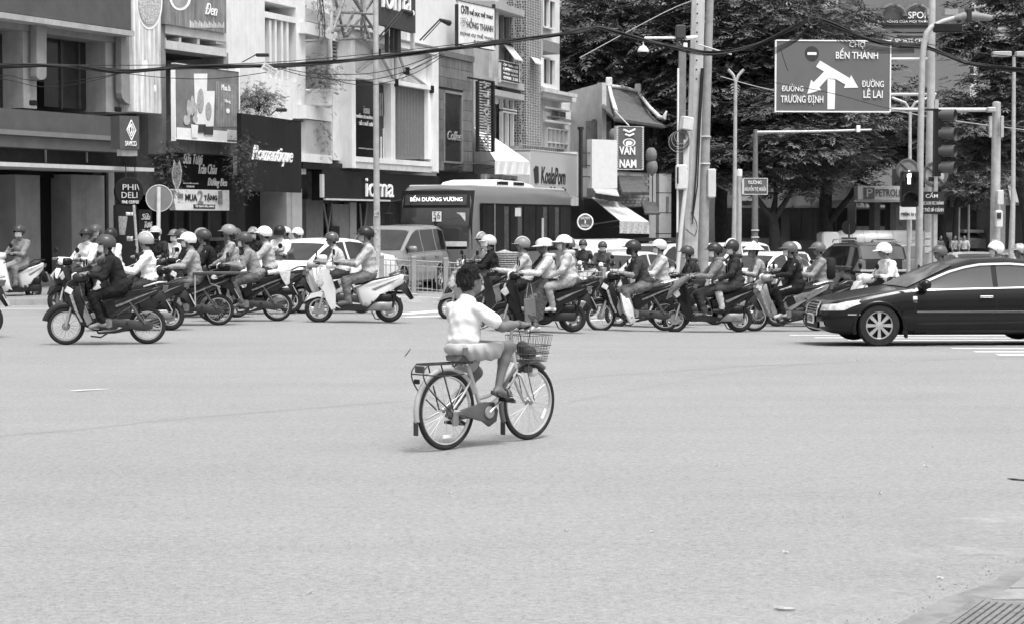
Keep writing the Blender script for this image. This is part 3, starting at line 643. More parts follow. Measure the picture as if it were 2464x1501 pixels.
for k in range(6): p.part('louvre', MG, b, 803, 842, 108 + k * 8.5, 112 + k * 8.5, -.1, .02)
p.part('downpipe', LG, b, 797, 801, 60, 385, 0, .08); p.part('fascia', BK, b, 730, 850, 392, 410, -1.4, .2); p.part('shop_wall', M(.25, .9, .3, 3), b, 727, 775, 410, None, -9, -1.0); done(b)
c = A3.pt(768, 258, .3); MB_ = MB().rbox((0, 0, .3), (.45, .25, .28), .03); tr = thing('balcony_planter', 'white planter box full of leafy plants on the lower balcony', 'planter', (c.x, c.y, c.z - .0)); MB_.build('box', WH, tr); link('foliage', spray_mesh((0, 0, 1.0), (.6, .45, .55), 30, 22, .16, 7, .8, .4, .4), LEAF, tr)
v = thing('climbing_vine', 'trailing vine hanging along the balcony edge from the top', 'plant', A3.P(2, 8)); vm = MB(); c0 = A3.pt(784, -20, .35)
for k in range(7):
    q = c0 + A3.u * random.uniform(-.8, .3); pts = [q]; 
    for j in range(8): q = q + Vector((random.uniform(-.06, .06), random.uniform(-.05, .05), -random.uniform(.1, .3))); pts.append(q)
    vm.tube(pts, .012, 4)
vm.build('stem', BARK, v); link('foliage', spray_mesh(tuple(c0 - Vector((.2, .2, .5))), (.8, .5, .9), 30, 10, .14, 9, 1.2, .9, .35), LEAF, v)
link('foliage', spray_mesh(tuple(A3.pt(775, 330, .35)), (.15, .2, .9), 12, 8, .12, 10, 1.2, .9, .4), LEAFD, v); done(v)

# --- shop with the white truss box
A4 = Plane(848, 67.0, 1057, 74.6); p = A4; b = thing('truss_front_shop', 'white boxed shop front with diagonal braces, dark glass and grey curtains', 'building', A4.P(0, 0))
p.part('wall', M(.45, .85, .1), b, 852, 1100, -20, 412, -9, -1.0); p.part('box_back', WH, b, 852, 1050, 100, 408, -1.0, -.5)
p.part('post', WH, b, 847, 857, 84, 405, -.5, .15); p.part('post', WH, b, 1041, 1056, 128, 414, -.5, .15); p.part('cornice', WH, b, 847, 1056, 98, 112, -.6, .2); p.part('header', WH, b, 857, 1041, 192, 203, -.5, .13); p.part('sill', WH, b, 857, 1041, 384, 396, -.5, .13); p.part('apron', LG, b, 847, 1056, 397, 411, -.6, .1)
p.part('gutter', M(.2, .6, .2), b, 847, 1056, 92, 97, -.6, .25)
p.part('white_panel', M(.74, .6, .04), b, 858, 1040, 113, 191, -.5, -.1)
def brace(x0, y0, x1, y1, r=.06, mat=M(.34, .5, .15)): MB().tube([A4.pt(x0, y0, .06), A4.pt(x1, y1, .06)], r, 6).build('brace', mat, b)
for q in ((858, 92, 908, 125), (908, 127, 951, 108), (951, 108, 975, 175), (912, 128, 951, 198), (858, 175, 905, 140), (951, 200, 990, 170), (978, 172, 1040, 218), (985, 168, 1042, 135), (951, 110, 951, 196)): brace(*q)
for x, y in ((951, 108), (908, 128), (978, 172), (951, 200), (1037, 216)): MB().rbox(A4.pt(x, y, .1), (.12, .1, .14)).build('gusset', BLACK, b)
g = p.part('window', GLASS, b, 857, 942, 203, 384, -.5, -.2); p.part('mullion', WH, b, 942, 952, 203, 384, -.5, .1); g2 = p.part('window', M(.05, .3, .2), b, 952, 1041, 203, 384, -.5, -.32)
for k in range(11): m = MB(); u0, u1, zt_, zb_ = A4.uz(953 + k * 7.2, 961 + k * 7.2, 208, 384, -.2); m.tube([A4.P((u0 + u1) / 2, zb_, -.28), A4.P((u0 + u1) / 2, zt_, -.28)], (u1 - u0) * .62, 7); m.build('curtain', M(.15, .9, .12, 8), b, 60)
p.part('window_frame', WHITEL, b, 1031, 1041, 203, 384, -.2, .08)
p.txt('ioma', M(.45, .5), b, 876, 890, 262 - 5, 280 - 5, -.17); p.txt('PHẨM CÁ NHÂN HO', WHITEL, b, 859, 905, 356 - 78, 367 - 78, -.17); p.txt('SỐ 1 THẾ GIỚI', WHITEL, b, 866, 898, 294, 306, -.17); p.txt('www.ioma-paris.com', M(.4, .5), b, 864, 902, 356, 361, -.17)
for k in range(5): m = MB(); m.tube([A4.pt(914 + k * 5, 225, -.19), A4.pt(914 + k * 5, 280, -.19)], .035, 6); m.build('pendant', M(.3, .4, .3), b)
for k, (x, y) in enumerate(((916, 330), (922, 310), (928, 325))): m = MB(); m.tube([A4.pt(x, y, -.19), A4.pt(x, 384, -.19)], .05, 6); m.build('display_column', M(.55, .4, .2), b)
p.part('shopfront', SHOP, b, 770, 1057, 484, None, -9, -1.2)
p.part('door_panel', M(.22, .7, .15), b, 800, 843, 492, None, -1.2, -1.0); p.part('door_frame', M(.34, .6, .15), b, 843, 858, 488, None, -1.2, -.95); p.part('door_panel', M(.1, .7, .15), b, 880, 905, 488, None, -1.2, -1.0); p.part('notice_board', BK, b, 795, 817, 545, None, -1.0, -.9)
p.part('shutter', M(.16, .8, .15), b, 737, 778, 480, None, -1.2, -.9)
for x0, x1 in ((778, 790), (798, 788), (866, 870), (884, 875)): MB().tube([A4.pt(x0, 490, -.9), A4.pt(x1, 560, -.9)], .04, 5).build('brace', MG, b)
done(b)
s_ = signboard('long_black_shop_sign', 'long black fascia sign with thin white serif letters ioma', A4, 776, 1057, 417, 486, BK, .4, -.1)
A4.part('light_strip', LG, s_, 785, 940, 480, 484, -.1, .0); A4.part('end_post', LG, s_, 776, 781, 420, 476, -.1, .0)
A4.txt('ioma', WHITEL, s_, 880, 946, 432, 476, .0, ext=.03); done(s_)
A4b = Plane(905, 66.0, 1004, 69.6)
s_ = signboard('rooftop_brand_sign', 'dark rooftop sign with big white letters on steel posts', A4b, 914, 1001, -70, 70, M(.05, .6, .3, 14), .2, 0)
A4b.txt('ioma.', WHITEL, s_, 921, 996, -32, 30, .03, ext=.05)
for x in (935, 947, 958, 996): A4b.part('post', DARK if x < 990 else LG, s_, x, x + (8 if x > 955 and x < 990 else 3), 60, 128, -.25, -.12)
done(s_)
t_ = thing('roof_truss', 'open rusty steel lattice tower on the roof beside the rooftop sign', 'truss', A4b.P(-2, 8)); RU = M(.2, .8, .5, 8)
for pts in (((800, -30), (830, 95)), ((838, -30), (800, 80)), ((810, 96), (905, 90)), ((805, 30), (905, 34)), ((805, 62), (905, 66)), ((870, -30), (870, 96)), ((878, -30), (878, 96)), ((845, -10), (905, 80)), ((905, -10), (835, 88)), ((860, 0), (890, 92)), ((805, 40), (835, -20)), ((830, 80), (860, 10))):
    MB().tube([A4b.pt(x, y, -.4 + random.uniform(-.3, .3)) for x, y in pts], .05, 5).build('strut', RU, t_)
done(t_)
for i, (x0, y0, x1, y1, x2, y2, lb) in enumerate(((905, 98, 966, 25, 990, 34, 'black arm lamp reaching up in front of the rooftop sign'), (1010, 98, 1058, 48, 1082, 57, 'black double-arm lamp standing on the shop roof right of the rooftop sign'))):
    a, c, e = A4b.pt(x0, y0, .3), A4b.pt(x1, y1, .9), A4b.pt(x2, y2, 1.1); L_ = thing('arm_lamp', lb, 'lamp', a)
    MB().tube([a, c], .03, 5).tube([a + Vector((.12, 0, 0)), c + Vector((.1, 0, 0))], .02, 5).build('arm', DARK, L_); MB().tube([c, e], [.05, .11], 6).build('lamp_head', DARK, L_); done(L_)

# --- plank clad block
A5 = Plane(1056, 75.6, 1140, 79.2); p = A5; b = thing('plank_clad_block', 'grey plank clad upper storey with one tall dark window', 'building', A5.P(0, 0))
p.part('wall', DG, b, 1056, 1138, 128, 410, -6, -.05); p.part('cap', M(.14, .8, .2), b, 1056, 1142, 128, 142, -6, .08)
y = 143
CL = [M(.13, .75, .3, 2, streak=.5), M(.15, .75, .3, 2, streak=.5), M(.12, .75, .3, 2, streak=.5)]
for k in range(11):
    y1 = 143 + (k + 1) * 24.4
    if y1 < 222: p.part('plank', CL[k % 3], b, 1057, 1137, y, y1 - .8, -.05, .03)
    else: p.part('plank', CL[k % 3], b, 1057, 1069, y, y1 - .8, -.05, .03); p.part('plank', CL[(k + 1) % 3], b, 1115, 1137, y + 3, y1 + 2.2, -.05, .03)
    y = y1
f_ = p.part('window', GLASSB, b, 1072, 1112, 228, 388, -.05, .0)
for a in ((1069, 1072, 224, 392), (1112, 1115, 224, 392)): p.part('window_frame', M(.2, .6, .2), b, *a, -.05, .06)
for a in ((1072, 1112, 221, 227), (1072, 1112, 389, 394)): p.part('window_frame', M(.2, .6, .2), b, *a, -.05, .06)
p.txt('Coffee', M(.3, .5), b, 1076, 1109, 318, 340, .02, shear=.3); p.part('ground_floor', BK, b, 1056, 1150, 416, None, -6, -.4); done(b)

# --- tall grey house with lattice column
A6 = Plane(1100, 79.5, 1306, 90.5); p = A6; b = thing('lattice_column_house', 'tall grey house with ledges, open windows and a patterned lattice column', 'building', A6.P(0, 0))
GH = M(.34, .85, .1, 2, .15, streak=.15)
p.part('wall', M(.66, .85, .06, 2), b, 990, 1106, -80, None, -9, .2); p.part('wall', GH, b, 1106, 1306, -80, None, -9, -.4); p.part('pier', GH, b, 1140, 1182, 100, 470, -.4, 0); p.part('pier', LG, b, 1184, 1200, -80, 250, -.4, .15); p.part('pier', GH, b, 1248, 1265, -80, 350, -.4, .1)
for y0, y1 in ((14, 30), (195, 212), (222, 236)): p.part('ledge', GH, b, 1190, 1262, y0, y1, -.4, .6)
p.part('ledge', M(.1, .8, .2), b, 1208, 1256, 213, 221, -.4, .4)
def window(P_, par, x0, x1, y0, y1, out, nx, ny, fr=WH, t=.07, glass=GLASSB):
    g = P_.part('window', glass, par, x0, x1, y0, y1, out - .2, out - .12); u0, u1, zt_, zb_ = P_.uz(x0, x1, y0, y1, out)
    for i in range(nx + 1): u = u0 + (u1 - u0) * i / nx; P_.bx(MB(), u - t / 2, u + t / 2, zb_, zt_, out - .12, out + .05).build('glazing_bar', fr, par)
    for j in range(ny + 1): z = zb_ + (zt_ - zb_) * j / ny; P_.bx(MB(), u0 + t / 2, u1 - t / 2, z - t / 2, z + t / 2, out - .12, out + .04).build('glazing_bar', fr, par)
window(p, b, 1210, 1250, 34, 104, -.1, 3, 1, M(.2, .6, .1)); window(p, b, 1222, 1244, 128, 180, -.1, 2, 1, M(.15, .6, .1), glass=GLASS); window(p, b, 1208, 1246, 238, 265, .05, 3, 1); window(p, b, 1208, 1246, 272, 356, .05, 3, 1)
p.part('curtain', M(.5, .9, .2, 9), b, 1224, 1242, 276, 354, -.13, -.1)
for x, y in ((1212, 110), (1262, 120)):
    q = [A6.pt(x, y, -.2), A6.pt(x + 26, y + 34, 1.0)]; m = MB(); c = q[0]; m.hexa([q[0], q[0] + A6.u * 1.2, q[1] + A6.u * 1.2, q[1]] + [v + Vector((0, 0, .05)) for v in (q[0], q[0] + A6.u * 1.2, q[1] + A6.u * 1.2, q[1])]); m.build('open_casement', M(.55, .4, .2), b)
p.part('balcony_rail', M(.3, .7, .3), b, 1182, 1200, 165, 190, .0, .1)
for k in range(6): p.part('baluster', DARK, b, 1182 + k * 3.2, 1183.4 + k * 3.2, 190, 250, .0, .06)
def lattice():
    m = bpy.data.materials.new('lattice'); m.use_nodes = True; n = m.node_tree; b_ = n.nodes['Principled BSDF']; b_.inputs['Roughness'].default_value = .8
    tc = n.nodes.new('ShaderNodeTexCoord'); v = n.nodes.new('ShaderNodeTexVoronoi'); v.feature = 'DISTANCE_TO_EDGE'; v.inputs['Scale'].default_value = 8.5; v.inputs['Randomness'].default_value = .35
    r = n.nodes.new('ShaderNodeValToRGB'); e = r.color_ramp.elements; e[0].position = .10; e[0].color = (.34, .34, .34, 1); e[1].position = .16; e[1].color = (.05, .05, .05, 1)
    n.links.new(tc.outputs['Object'], v.inputs['Vector']); n.links.new(v.outputs['Distance'], r.inputs[0]); n.links.new(r.outputs[0], b_.inputs['Base Color']); return m
p.part('lattice_column', lattice(), b, 1265, 1301, -80, 362, -.4, .5); p.part('awning_wall', DG, b, 1140, 1275, 400, None, -.4, .2)
done(b)
A6s = Plane(1103, 78.0, 1192, 81.0)
s_ = signboard('sports_shop_board', 'tilted white board with sports shop lettering and five rings', A6s, 1104, 1191, 12, 114, M(.68, .6, .12, 3), .12, .3, DARK)
A6s.txt('CH78', LETD, s_, 1110, 1128, 16, 36, .31); A6s.txt('THỂ DỤC THỂ THAO', LETD, s_, 1130, 1186, 30, 46, .31, bold=.02); A6s.txt('HỒNG THANH', M(.14, .6, .2), s_, 1124, 1187, 54, 78, .31, bold=.06); A6s.txt('DỤNG CỤ THỂ THAO', M(.18, .6), s_, 1108, 1187, 82, 94, .31, bold=.04); A6s.txt('ĐT 38 295 295', M(.25, .6), s_, 1140, 1168, 100, 107, .31)
for k in range(5): c = A6s.pt(1109 + (k % 3) * 5 + (k // 3) * 2.5, 50 + (k // 3) * 6, .32); MB().ring((0, 0, 0), .1, .012, 'y', 16, 5).build('ring', M(.2, .6), s_).location = c
done(s_)
s_ = signboard('small_dark_sign', 'small dark hanging sign with pale handwriting under the open window', A6, 1206, 1250, 152, 198, M(.06, .6, .4, 6), .08, .7, LG)
for i, t in enumerate(('ỐP Trần Gỗ', 'LAMIN FLOOR', 'Nội thất', '0908 338')): A6.txt(t, WHITEL, s_, 1212, 1246, 157 + i * 10, 164 + i * 10, .71)
done(s_)
A7 = Plane(1150, 74.8, 1191, 76.4); s_ = thing('slatted_vertical_sign', 'tall slatted dark frame sign with grey letters turned on their side', 'sign', A7.P(0, 5))
for x in (1150, 1187): A7.part('frame', BK, s_, x, x + 4, 196, 366, -.1, 0)
for k in range(26): A7.part('slat', BK, s_, 1154, 1187, 196 + k * 6.7, 198.4 + k * 6.7, -.1, -.02)
for i, t in enumerate('COLWOLLY'):
    c = A7.pt(1171, 356 - i * 21.3, .02); text(t, M(.3, .6, .2), c, (0, 0, 1), -A7.u, s_, .29, .46, ext=.03, bold=.05)
A7.part('arm', BK, s_, 1128, 1190, 191, 195, -.1, -.04); done(s_)

# --- white awning and pet shop front
A8 = Plane(1270, 84.0, 1392, 91.0)
s_ = signboard('pet_shop_sign', 'large pale textured sign with brushed lettering KoalaPom', A8, 1276, 1389, 367, 472, M(.38, .9, .25, 40, .4, bs=60), 1.2, .3, M(.55, .7, .1))
A8.txt('KoalaPom', LETD, s_, 1302, 1360, 406, 446, .32, shear=.15, bold=.012); A8.txt('Pet Store and Spa', LETD, s_, 1325, 1362, 450, 462, .32); A8.poly(MB(), [(1285, 408), (1290, 400), (1296, 402), (1297, 440), (1288, 442)], .3, .33).build('mascot_blot', LETD, s_); A8.part('side', MG, s_, 1391, 1412, 405, 474, -1.0, .28); done(s_)
b = thing('pet_shop_house', 'low pet shop house with a balcony rail between the lattice column and blank billboard', 'building', A8.P(0, 0))
A8.part('wall', M(.3, .85, .1), b, 1240, 1392, 360, None, -6, -1.0); A8.part('shopfront', SHOP, b, 1240, 1410, 476, None, -1.0, -.2)
A8.part('rail', M(.25, .7, .2), b, 1250, 1360, 352, 355, -.8, -.7)
for k in range(24): A8.part('baluster', M(.25, .7, .2), b, 1252 + k * 4.5, 1253.5 + k * 4.5, 355, 372, -.8, -.74)
A8.part('porch_bracket', WH, b, 1385, 1392, 476, 496, -.2, .5); done(b)
def awning(name, label, P_, top, bot, o0, o1, val, mat, valm=None):
    """sloping sheet from the wall (top edge px0,px1,py) out to the lower edge, with a hanging valance"""
    s_ = thing(name, label, 'awning', P_.pt(top[0], top[2], 0)); a0, a1 = P_.pt(top[0], top[2], o0), P_.pt(top[1], top[3], o0); b0, b1 = P_.pt(bot[0], bot[2], o1), P_.pt(bot[1], bot[3], o1); up = Vector((0, 0, .04))
    MB().hexa([a0, b0, b1, a1, a0 + up, b0 + up, b1 + up, a1 + up]).build('sheet', mat, s_)
    if val:
        n = 14; m = MB(); t = P_.n * .03
        for k in range(n):
            e0, e1 = b0.lerp(b1, k / n), b0.lerp(b1, (k + 1) / n); w0, w1 = P_.n * (.05 * math.sin(k * 1.9)), P_.n * (.05 * math.sin((k + 1) * 1.9)); z = Vector((0, 0, val))
            m.hexa([e0 - z + w0, e1 - z + w1, e1 - z + w1 - t, e0 - z + w0 - t, e0, e1, e1 - t, e0 - t])
        m.build('valance', valm or mat, s_)
    for e in (a0.lerp(b0, .95), a1.lerp(b1, .95)): MB().tube([e, e - P_.n * (o1 - o0) * .8 - Vector((0, 0, .3))], .03, 5).build('arm', STEEL, s_)
    done(s_); return s_
awning('white_awning', 'plain white sloping awning beside the slatted vertical sign', A6, (1140, 1196, 308, 338), (1192, 1274, 390, 392), .2, 2.6, .5, M(.62, .8, .08, 3))
s_ = signboard('shop_fascia_sign', 'pale fascia sign with dim lettering above the bus roof', A6, 1168, 1245, 422, 446, M(.3, .5, .3, 5), .2, 2.2)
A6.txt('HỘP SỐ XE HƠI', M(.08, .5), s_, 1174, 1240, 428, 440, 2.22); done(s_)

# --- white house with cornice
A9 = Plane(1300, 92.0, 1392, 97.5); p = A9; b = thing('white_cornice_house', 'white house with moulded cornice, name panel and a latticed window', 'building', A9.P(0, 0))
p.part('wall', WH, b, 1301, 1372, 235, None, -8, -.2); p.part('tall_back_wall', WH, b, 1301, 1346, -80, 236, -8, -1.2); p.part('cornice', LG, b, 1310, 1389, 220, 228, -.6, .9); p.part('cornice', WH, b, 1307, 1386, 228, 240, -.6, .6)
for y0, y1 in ((262, 265), (292, 297)): p.part('moulding', WHITEL, b, 1312, 1374, y0, y1, -.2, .2)
for x0, x1 in ((1314, 1325), (1360, 1374)): p.part('panel', WHITEL, b, x0, x1, 270, 288, -.2, -.1)
p.txt('CHAIXO HOUSE', M(.1, .6), b, 1329, 1361, 270, 282, .05); p.part('name_shelf', MG, b, 1327, 1358, 283, 285, -.2, .15)
window(p, b, 1316, 1365, 312, 378, .0, 5, 2); 
for y0, y1 in ((0, 68), (142, 205)): window(p, b, 1306, 1334, y0, y1, -.9, 2, 1)
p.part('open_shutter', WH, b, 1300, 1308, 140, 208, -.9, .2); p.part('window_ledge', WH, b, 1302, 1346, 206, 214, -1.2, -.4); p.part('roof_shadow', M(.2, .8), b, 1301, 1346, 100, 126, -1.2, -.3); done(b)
# plain gable between
A10 = Plane(1368, 97.0, 1450, 94.5); b = thing('plain_gable_wall', 'blank pale rendered gable wall beside the tiled roof house', 'building', A10.P(0, 0))
A10.poly(MB(), [(1366, 222), (1437, 203), (1437, 200), (1447, 200), (1447, 600), (1366, 600)], -.3, 0).build('wall', M(.50, .85, .1, 2, .2, streak=.3), b); A10.part('pier', M(.45, .85, .2, 2), b, 1437, 1448, 200, 420, 0, .25); A10.part('chipped_patch', M(.14, .9, .3), b, 1423, 1433, 288, 293, 0, .01); done(b)

# --- tiled roof house
A11 = Plane(1448, 94.5, 1600, 101.0); p = A11; b = thing('tiled_roof_house', 'old brick restaurant house with a curved tiled roof and white ridge ends', 'building', A11.P(0, 0))
BR = M(.15, .9, .3, 3, .3)
p.part('wall', M(.05, .9, .4, 3), b, 1448, 1556, 262, None, -7, -1.0); p.part('brick_pier', BR, b, 1448, 1470, 292, 420, -1.0, -.1); p.part('brick_wall', BR, b, 1480, 1560, 415, 500, -1.0, .2)
u0, u1, zt_, zb_ = p.uz(1482, 1558, 418, 498, .2); me = None
BRK = [M(.3, .9, .3, 9), M(.22, .9, .3, 9), M(.36, .9, .3, 9)]
for j in range(11):                                      # bricks of the visible wall
    for i in range(14):
        bw_, bh = (u1 - u0) / 14, (zt_ - zb_) / 11; o_ = .5 * (j % 2) * bw_
        if me is None: me = MB().box(-bw_ * .45, bw_ * .45, -.02, .02, -bh * .42, bh * .42).build('brick', BRK[0], b); bob = me
        else: bob = link('brick', me.data, random.choice(BRK), b)
        bob.location = p.P(u0 + (i + .5) * bw_ + o_, zb_ + (j + .5) * bh, .2 + random.uniform(.005, .02)); bob.rotation_euler = (0, 0, math.atan2(p.u.y, p.u.x))
def tile_slope(P_, par, top, bot, o0, o1, rows, mat, curve=.0, cols=None):
    """slope of tile courses between two edges: top (px0,py0,px1,py1) at o0, bottom at o1; ribs are round tiles"""
    a0, a1 = P_.pt(top[0], top[1], o0), P_.pt(top[2], top[3], o0); b0, b1 = P_.pt(bot[0], bot[1], o1), P_.pt(bot[2], bot[3], o1)
    cols = cols or 30; base = MB(); nr = 8
    for k in range(cols):
        pts = []
        for j in range(nr + 1):
            t = j / nr; q = a0.lerp(a1, (k + .5) / cols).lerp(b0.lerp(b1, (k + .5) / cols), t); q.z -= curve * math.sin(t * math.pi); pts.append(q)
        r = (b1 - b0).length / cols * .46; 
        o = MB().tube(pts, [r * .9 + (.3 * r if j % 2 else 0) for j in range(nr + 1)], 6).build('roof_tile_course', mat, par)
    n = 8; m = MB(); top_ = []; bo = []
    for j in range(n + 1):
        t = j / n; l = a0.lerp(b0, t); r_ = a1.lerp(b1, t); l.z -= curve * math.sin(t * math.pi) + .06; r_.z -= curve * math.sin(t * math.pi) + .06; top_ += [l, r_]
    m.add(top_, [(2 * j, 2 * j + 1, 2 * j + 3, 2 * j + 2) for j in range(n)]); m.build('roof_sheet', mat, par)
TILE = M(.10, .85, .35, 5)
tile_slope(p, b, (1466, 216, 1536, 228), (1478, 288, 1600, 306), -2.5, 1.3, 8, TILE, .35, 30)
tile_slope(p, b, (1452, 212, 1466, 216), (1450, 262, 1478, 288), -2.5, 1.0, 8, TILE, .1, 8)
def ridge(pts, r): MB().tube(pts, r, 8).build('ridge', M(.55, .85, .2, 4), b, 50)
ridge([p.pt(1464, 208, -2.5), p.pt(1500, 212, -2.5), p.pt(1536, 222, -2.5)], .11); ridge([p.pt(1466, 210, -2.4), p.pt(1472, 236, -1), p.pt(1480, 262, .8), p.pt(1484, 268, 1.2)], [.10, .11, .12, .08]); ridge([p.pt(1536, 224, -2.4), p.pt(1562, 258, -.6), p.pt(1588, 284, .9), p.pt(1598, 284, 1.2), p.pt(1604, 268, 1.3)], [.09, .10, .11, .13, .05])
for x, y in ((1465, 198), (1535, 213)): MB().rbox(p.pt(x, y, -2.4), (.17, .17, .24), .05).build('ridge_end', M(.6, .85, .15), b)
for k in range(18): MB().tube([p.pt(1480 + k * 6.6, 290 + k * 1.0, 1.25), p.pt(1480 + k * 6.6, 292 + k * 1.0, .3)], .08, 6).build('eave_tile', TILE, b)
p.part('eave_board', BK, b, 1470, 1570, 300, 330, -1, -.9); p.part('post', DARK, b, 1556, 1562, 300, None, -1, .0); p.part('ground_floor', BK, b, 1400, 1560, 480, None, -4, .15)
done(b)
def tile_awning(label, x0, x1, yt, yb, sk, o1=1.6):
    s_ = thing('tiled_awning', label, 'awning', A11.pt(x0, yt, 0)); tile_slope(A11, s_, (x0, yt, x1 - sk, yt), (x0 + sk * .6, yb, x1, yb), .3, o1, 6, TILE, .05, 16); done(s_)
tile_awning('dark ribbed awning roof directly under the Vân Nam sign', 1488, 1560, 428, 466, 18); tile_awning('small dark ribbed awning roof lowest beside the cream pillar', 1545, 1588, 488, 515, 12, 1.8)
awning('pale_wavy_awning', 'short pale scalloped sheet under the blank billboard', A11, (1424, 1484, 452, 458), (1434, 1490, 466, 474), .6, 1.5, .25, M(.5, .6, .2, 6), DARK)
awning('cream_awning', 'long cream sloping awning with a patterned valance near the van', A11, (1424, 1478, 478, 482), (1492, 1561, 534, 536), .3, 3.0, .55, M(.55, .7, .1, 5), M(.4, .7, .7, 14))
PV = Plane(1484, 90.0, 1550, 90.8); s_ = signboard('restaurant_sign', 'dark framed sign with white words VÂN NAM and a bowl emblem', PV, 1485, 1547, 306, 408, M(.10, .5, .1), .2, 0, LG)
PV.txt('VÂN', WHITEL, s_, 1490, 1528, 352, 377, .02, bold=.03, ext=.03); PV.txt('NAM', WHITEL, s_, 1490, 1530, 386, 406, .02, bold=.03, ext=.03)
oval(PV, s_, 1514, 344, 15, 10, .0, WHITEL, 'emblem'); oval(PV, s_, 1514, 344, 12, 8, .012, M(.12, .5), 'emblem_field'); oval(PV, s_, 1514, 345, 8, 5, .024, WHITEL, 'emblem')
m = MB(); m.tube([PV.pt(1500, 313, .02), PV.pt(1514, 319, .02), PV.pt(1528, 312, .02)], .05, 6).tube([PV.pt(1504, 324, .02), PV.pt(1514, 328, .02), PV.pt(1525, 323, .02)], .05, 6); m.build('emblem', WHITEL, s_)
for k in range(24):
    t = k / 23
    for x, y in ((1486.5, 308 + t * 98), (1545.5, 308 + t * 98)): PV.part('bulb', WHITEL, s_, x - .6, x + .6, y - 1, y + 1, 0, .03)
MB().tube([PV.pt(1480, 268, -1.5), PV.pt(1514, 304, .0)], .03, 5).build('stay', LG, s_); done(s_)
PW = Plane(1422, 88.0, 1486, 89.0); s_ = signboard('blank_billboard', 'blank white upright billboard panel in front of the tiled roof house', PW, 1424, 1485, 337, 454, M(.6, .5, .06), .35, 0)
for y in (368, 398, 425): PW.part('bracket', DARK, s_, 1398, 1424, y, y + 2, -.2, -.12)
PW.part('pole', DARK, s_, 1398, 1402, 312, 480, -.25, -.08); PW.part('bulb_bar', DARK, s_, 1396, 1404, 306, 313, -.25, -.05); done(s_)
for i, (x, y, lb) in enumerate(((1478, 328, 'round fabric lantern left of the restaurant sign'), (1567, 374, 'upper of two fabric lanterns right of the restaurant sign'), (1569, 403, 'lower of two fabric lanterns right of the restaurant sign'))):
    c = at(x, y, 92.5); l = thing('fabric_lantern', lb, 'lantern', c, 0, 'lanterns of the restaurant'); m = MB(); m.lathe([(.05, -.36), (.14, -.34), (.24, -.22), (.28, 0), (.24, .22), (.14, .34), (.05, .36)], (0, 0, 0), 14); m.build('shade', M(.16, .8, .2), l, 60); MB().tube([(0, 0, .36), (0, 0, .7)], .012, 4).build('cord', DARK, l); MB().lathe([(.07, -.42), (.07, -.35)], (0, 0, 0), 10).build('cap', DARK, l)
s_ = thing('round_shop_sign', 'round projecting sign with a pale rim and lettering near the van roof', 'sign', at(1408, 535, 86.0)); m = MB(); m.lathe([(.01, 0), (.35, 0), (.36, .1), (.01, .1)], (0, -.05, 0), 28, 'y'); m.build('disc', M(.10, .5, .2), s_, 40); MB().ring((0, -.05, 0), .34, .035, 'y', 28, 6).build('rim', WHITEL, s_)
text('BIRMIN', WHITEL, (0, -.07, .17), (1, 0, 0), (0, 0, 1), s_, .4, .13); text('SAIGON', WHITEL, (0, -.07, -.18), (1, 0, 0), (0, 0, 1), s_, .36, .11); text('I', WHITEL, (0, -.07, 0), (1, 0, 0), (0, 0, 1), s_, .05, .16)
# pale pillars beyond
PP = Plane(1560, 100.0, 1620, 101.0); s_ = thing('pale_gate_pillar', 'tall pale panelled pillar right of the tiled roof house', 'pillar', PP.P(.5, 0))
for y0, y1 in ((419, 464), (466, 512), (514, 562), (564, 600)): PP.part('panel', M(.52, .8, .08), s_, 1586, 1615, y0, y1, -.4, 0)
PP.part('core', DARK, s_, 1588, 1613, 419, None, -.35, -.02); PP.part('pull_handle', MG, s_, 1604, 1609, 474, 512, 0, .06); done(s_)
s_ = thing('grey_shop_column', 'slim grey shop column with a slot behind the lower lantern', 'pillar', PP.P(0, 0)); PP.part('column', LG, s_, 1560, 1578, 415, None, -.3, 0); PP.part('slot', DARK, s_, 1569, 1571, 425, 500, 0, .01); done(s_)

# ================================================================ far side of the square
def far_block(name, label, px0, px1, top, Y, mat, wins=(), dep=12):
    P_ = Plane(px0, Y, px1, Y + .01); b = thing(name, label, 'building', P_.P(0, 0)); P_.part('wall', mat, b, px0, px1, top, None, -dep, 0)
    for (x0, x1, y0, y1, nx, ny) in wins:
        for i in range(nx):
            for j in range(ny):
                a, c = x0 + (x1 - x0) * i / nx, y0 + (y1 - y0) * j / ny; P_.part('window', GLASSB, b, a + 1, a + (x1 - x0) / nx - 1, c + 1, c + (y1 - y0) / ny - 2, -.1, .03)
    return P_, b
P_, b = far_block('sports_hall', 'grey sports hall with curved relief and white lettering behind the trees', 2070, 2330, -90, 165, M(.17, .8, .1), ())
for cx in (2148, 2206): MB().tube([P_.pt(cx + 30 * math.cos(t * math.pi / 10), 40 - 26 * math.sin(t * math.pi / 10), .3) for t in range(11)], .22, 6).build('relief_arch', M(.13, .8), b)
P_.part('name_band', M(.05, .7), b, 2105, 2246, 45, 62, 0, .3); P_.txt('SPORT', WHITEL, b, 2180, 2244, 30, 46, .35, bold=.02); P_.txt('SỨC SỐNG CỦA MỌI THỜI ĐẠI', WHITEL, b, 2108, 2246, 48, 58, .35)
P_.part('ledge', M(.12, .8), b, 2090, 2300, 70, 78, 0, .5); P_.part('light_strip', LG, b, 2105, 2236, 81, 86, 0, .2); P_.txt('PHÚ THỌ SPORTS CENTER', WHITEL, b, 2090, 2244, 92, 106, .3, bold=.02); done(b)
P_, b = far_block('pale_apartment_tower', 'pale apartment tower glimpsed between the sports hall and trees', 2285, 2345, -90, 190, M(.6, .8, .08), ((2290, 2310, 20, 200, 1, 9), (2318, 2340, 20, 200, 1, 9))); done(b)
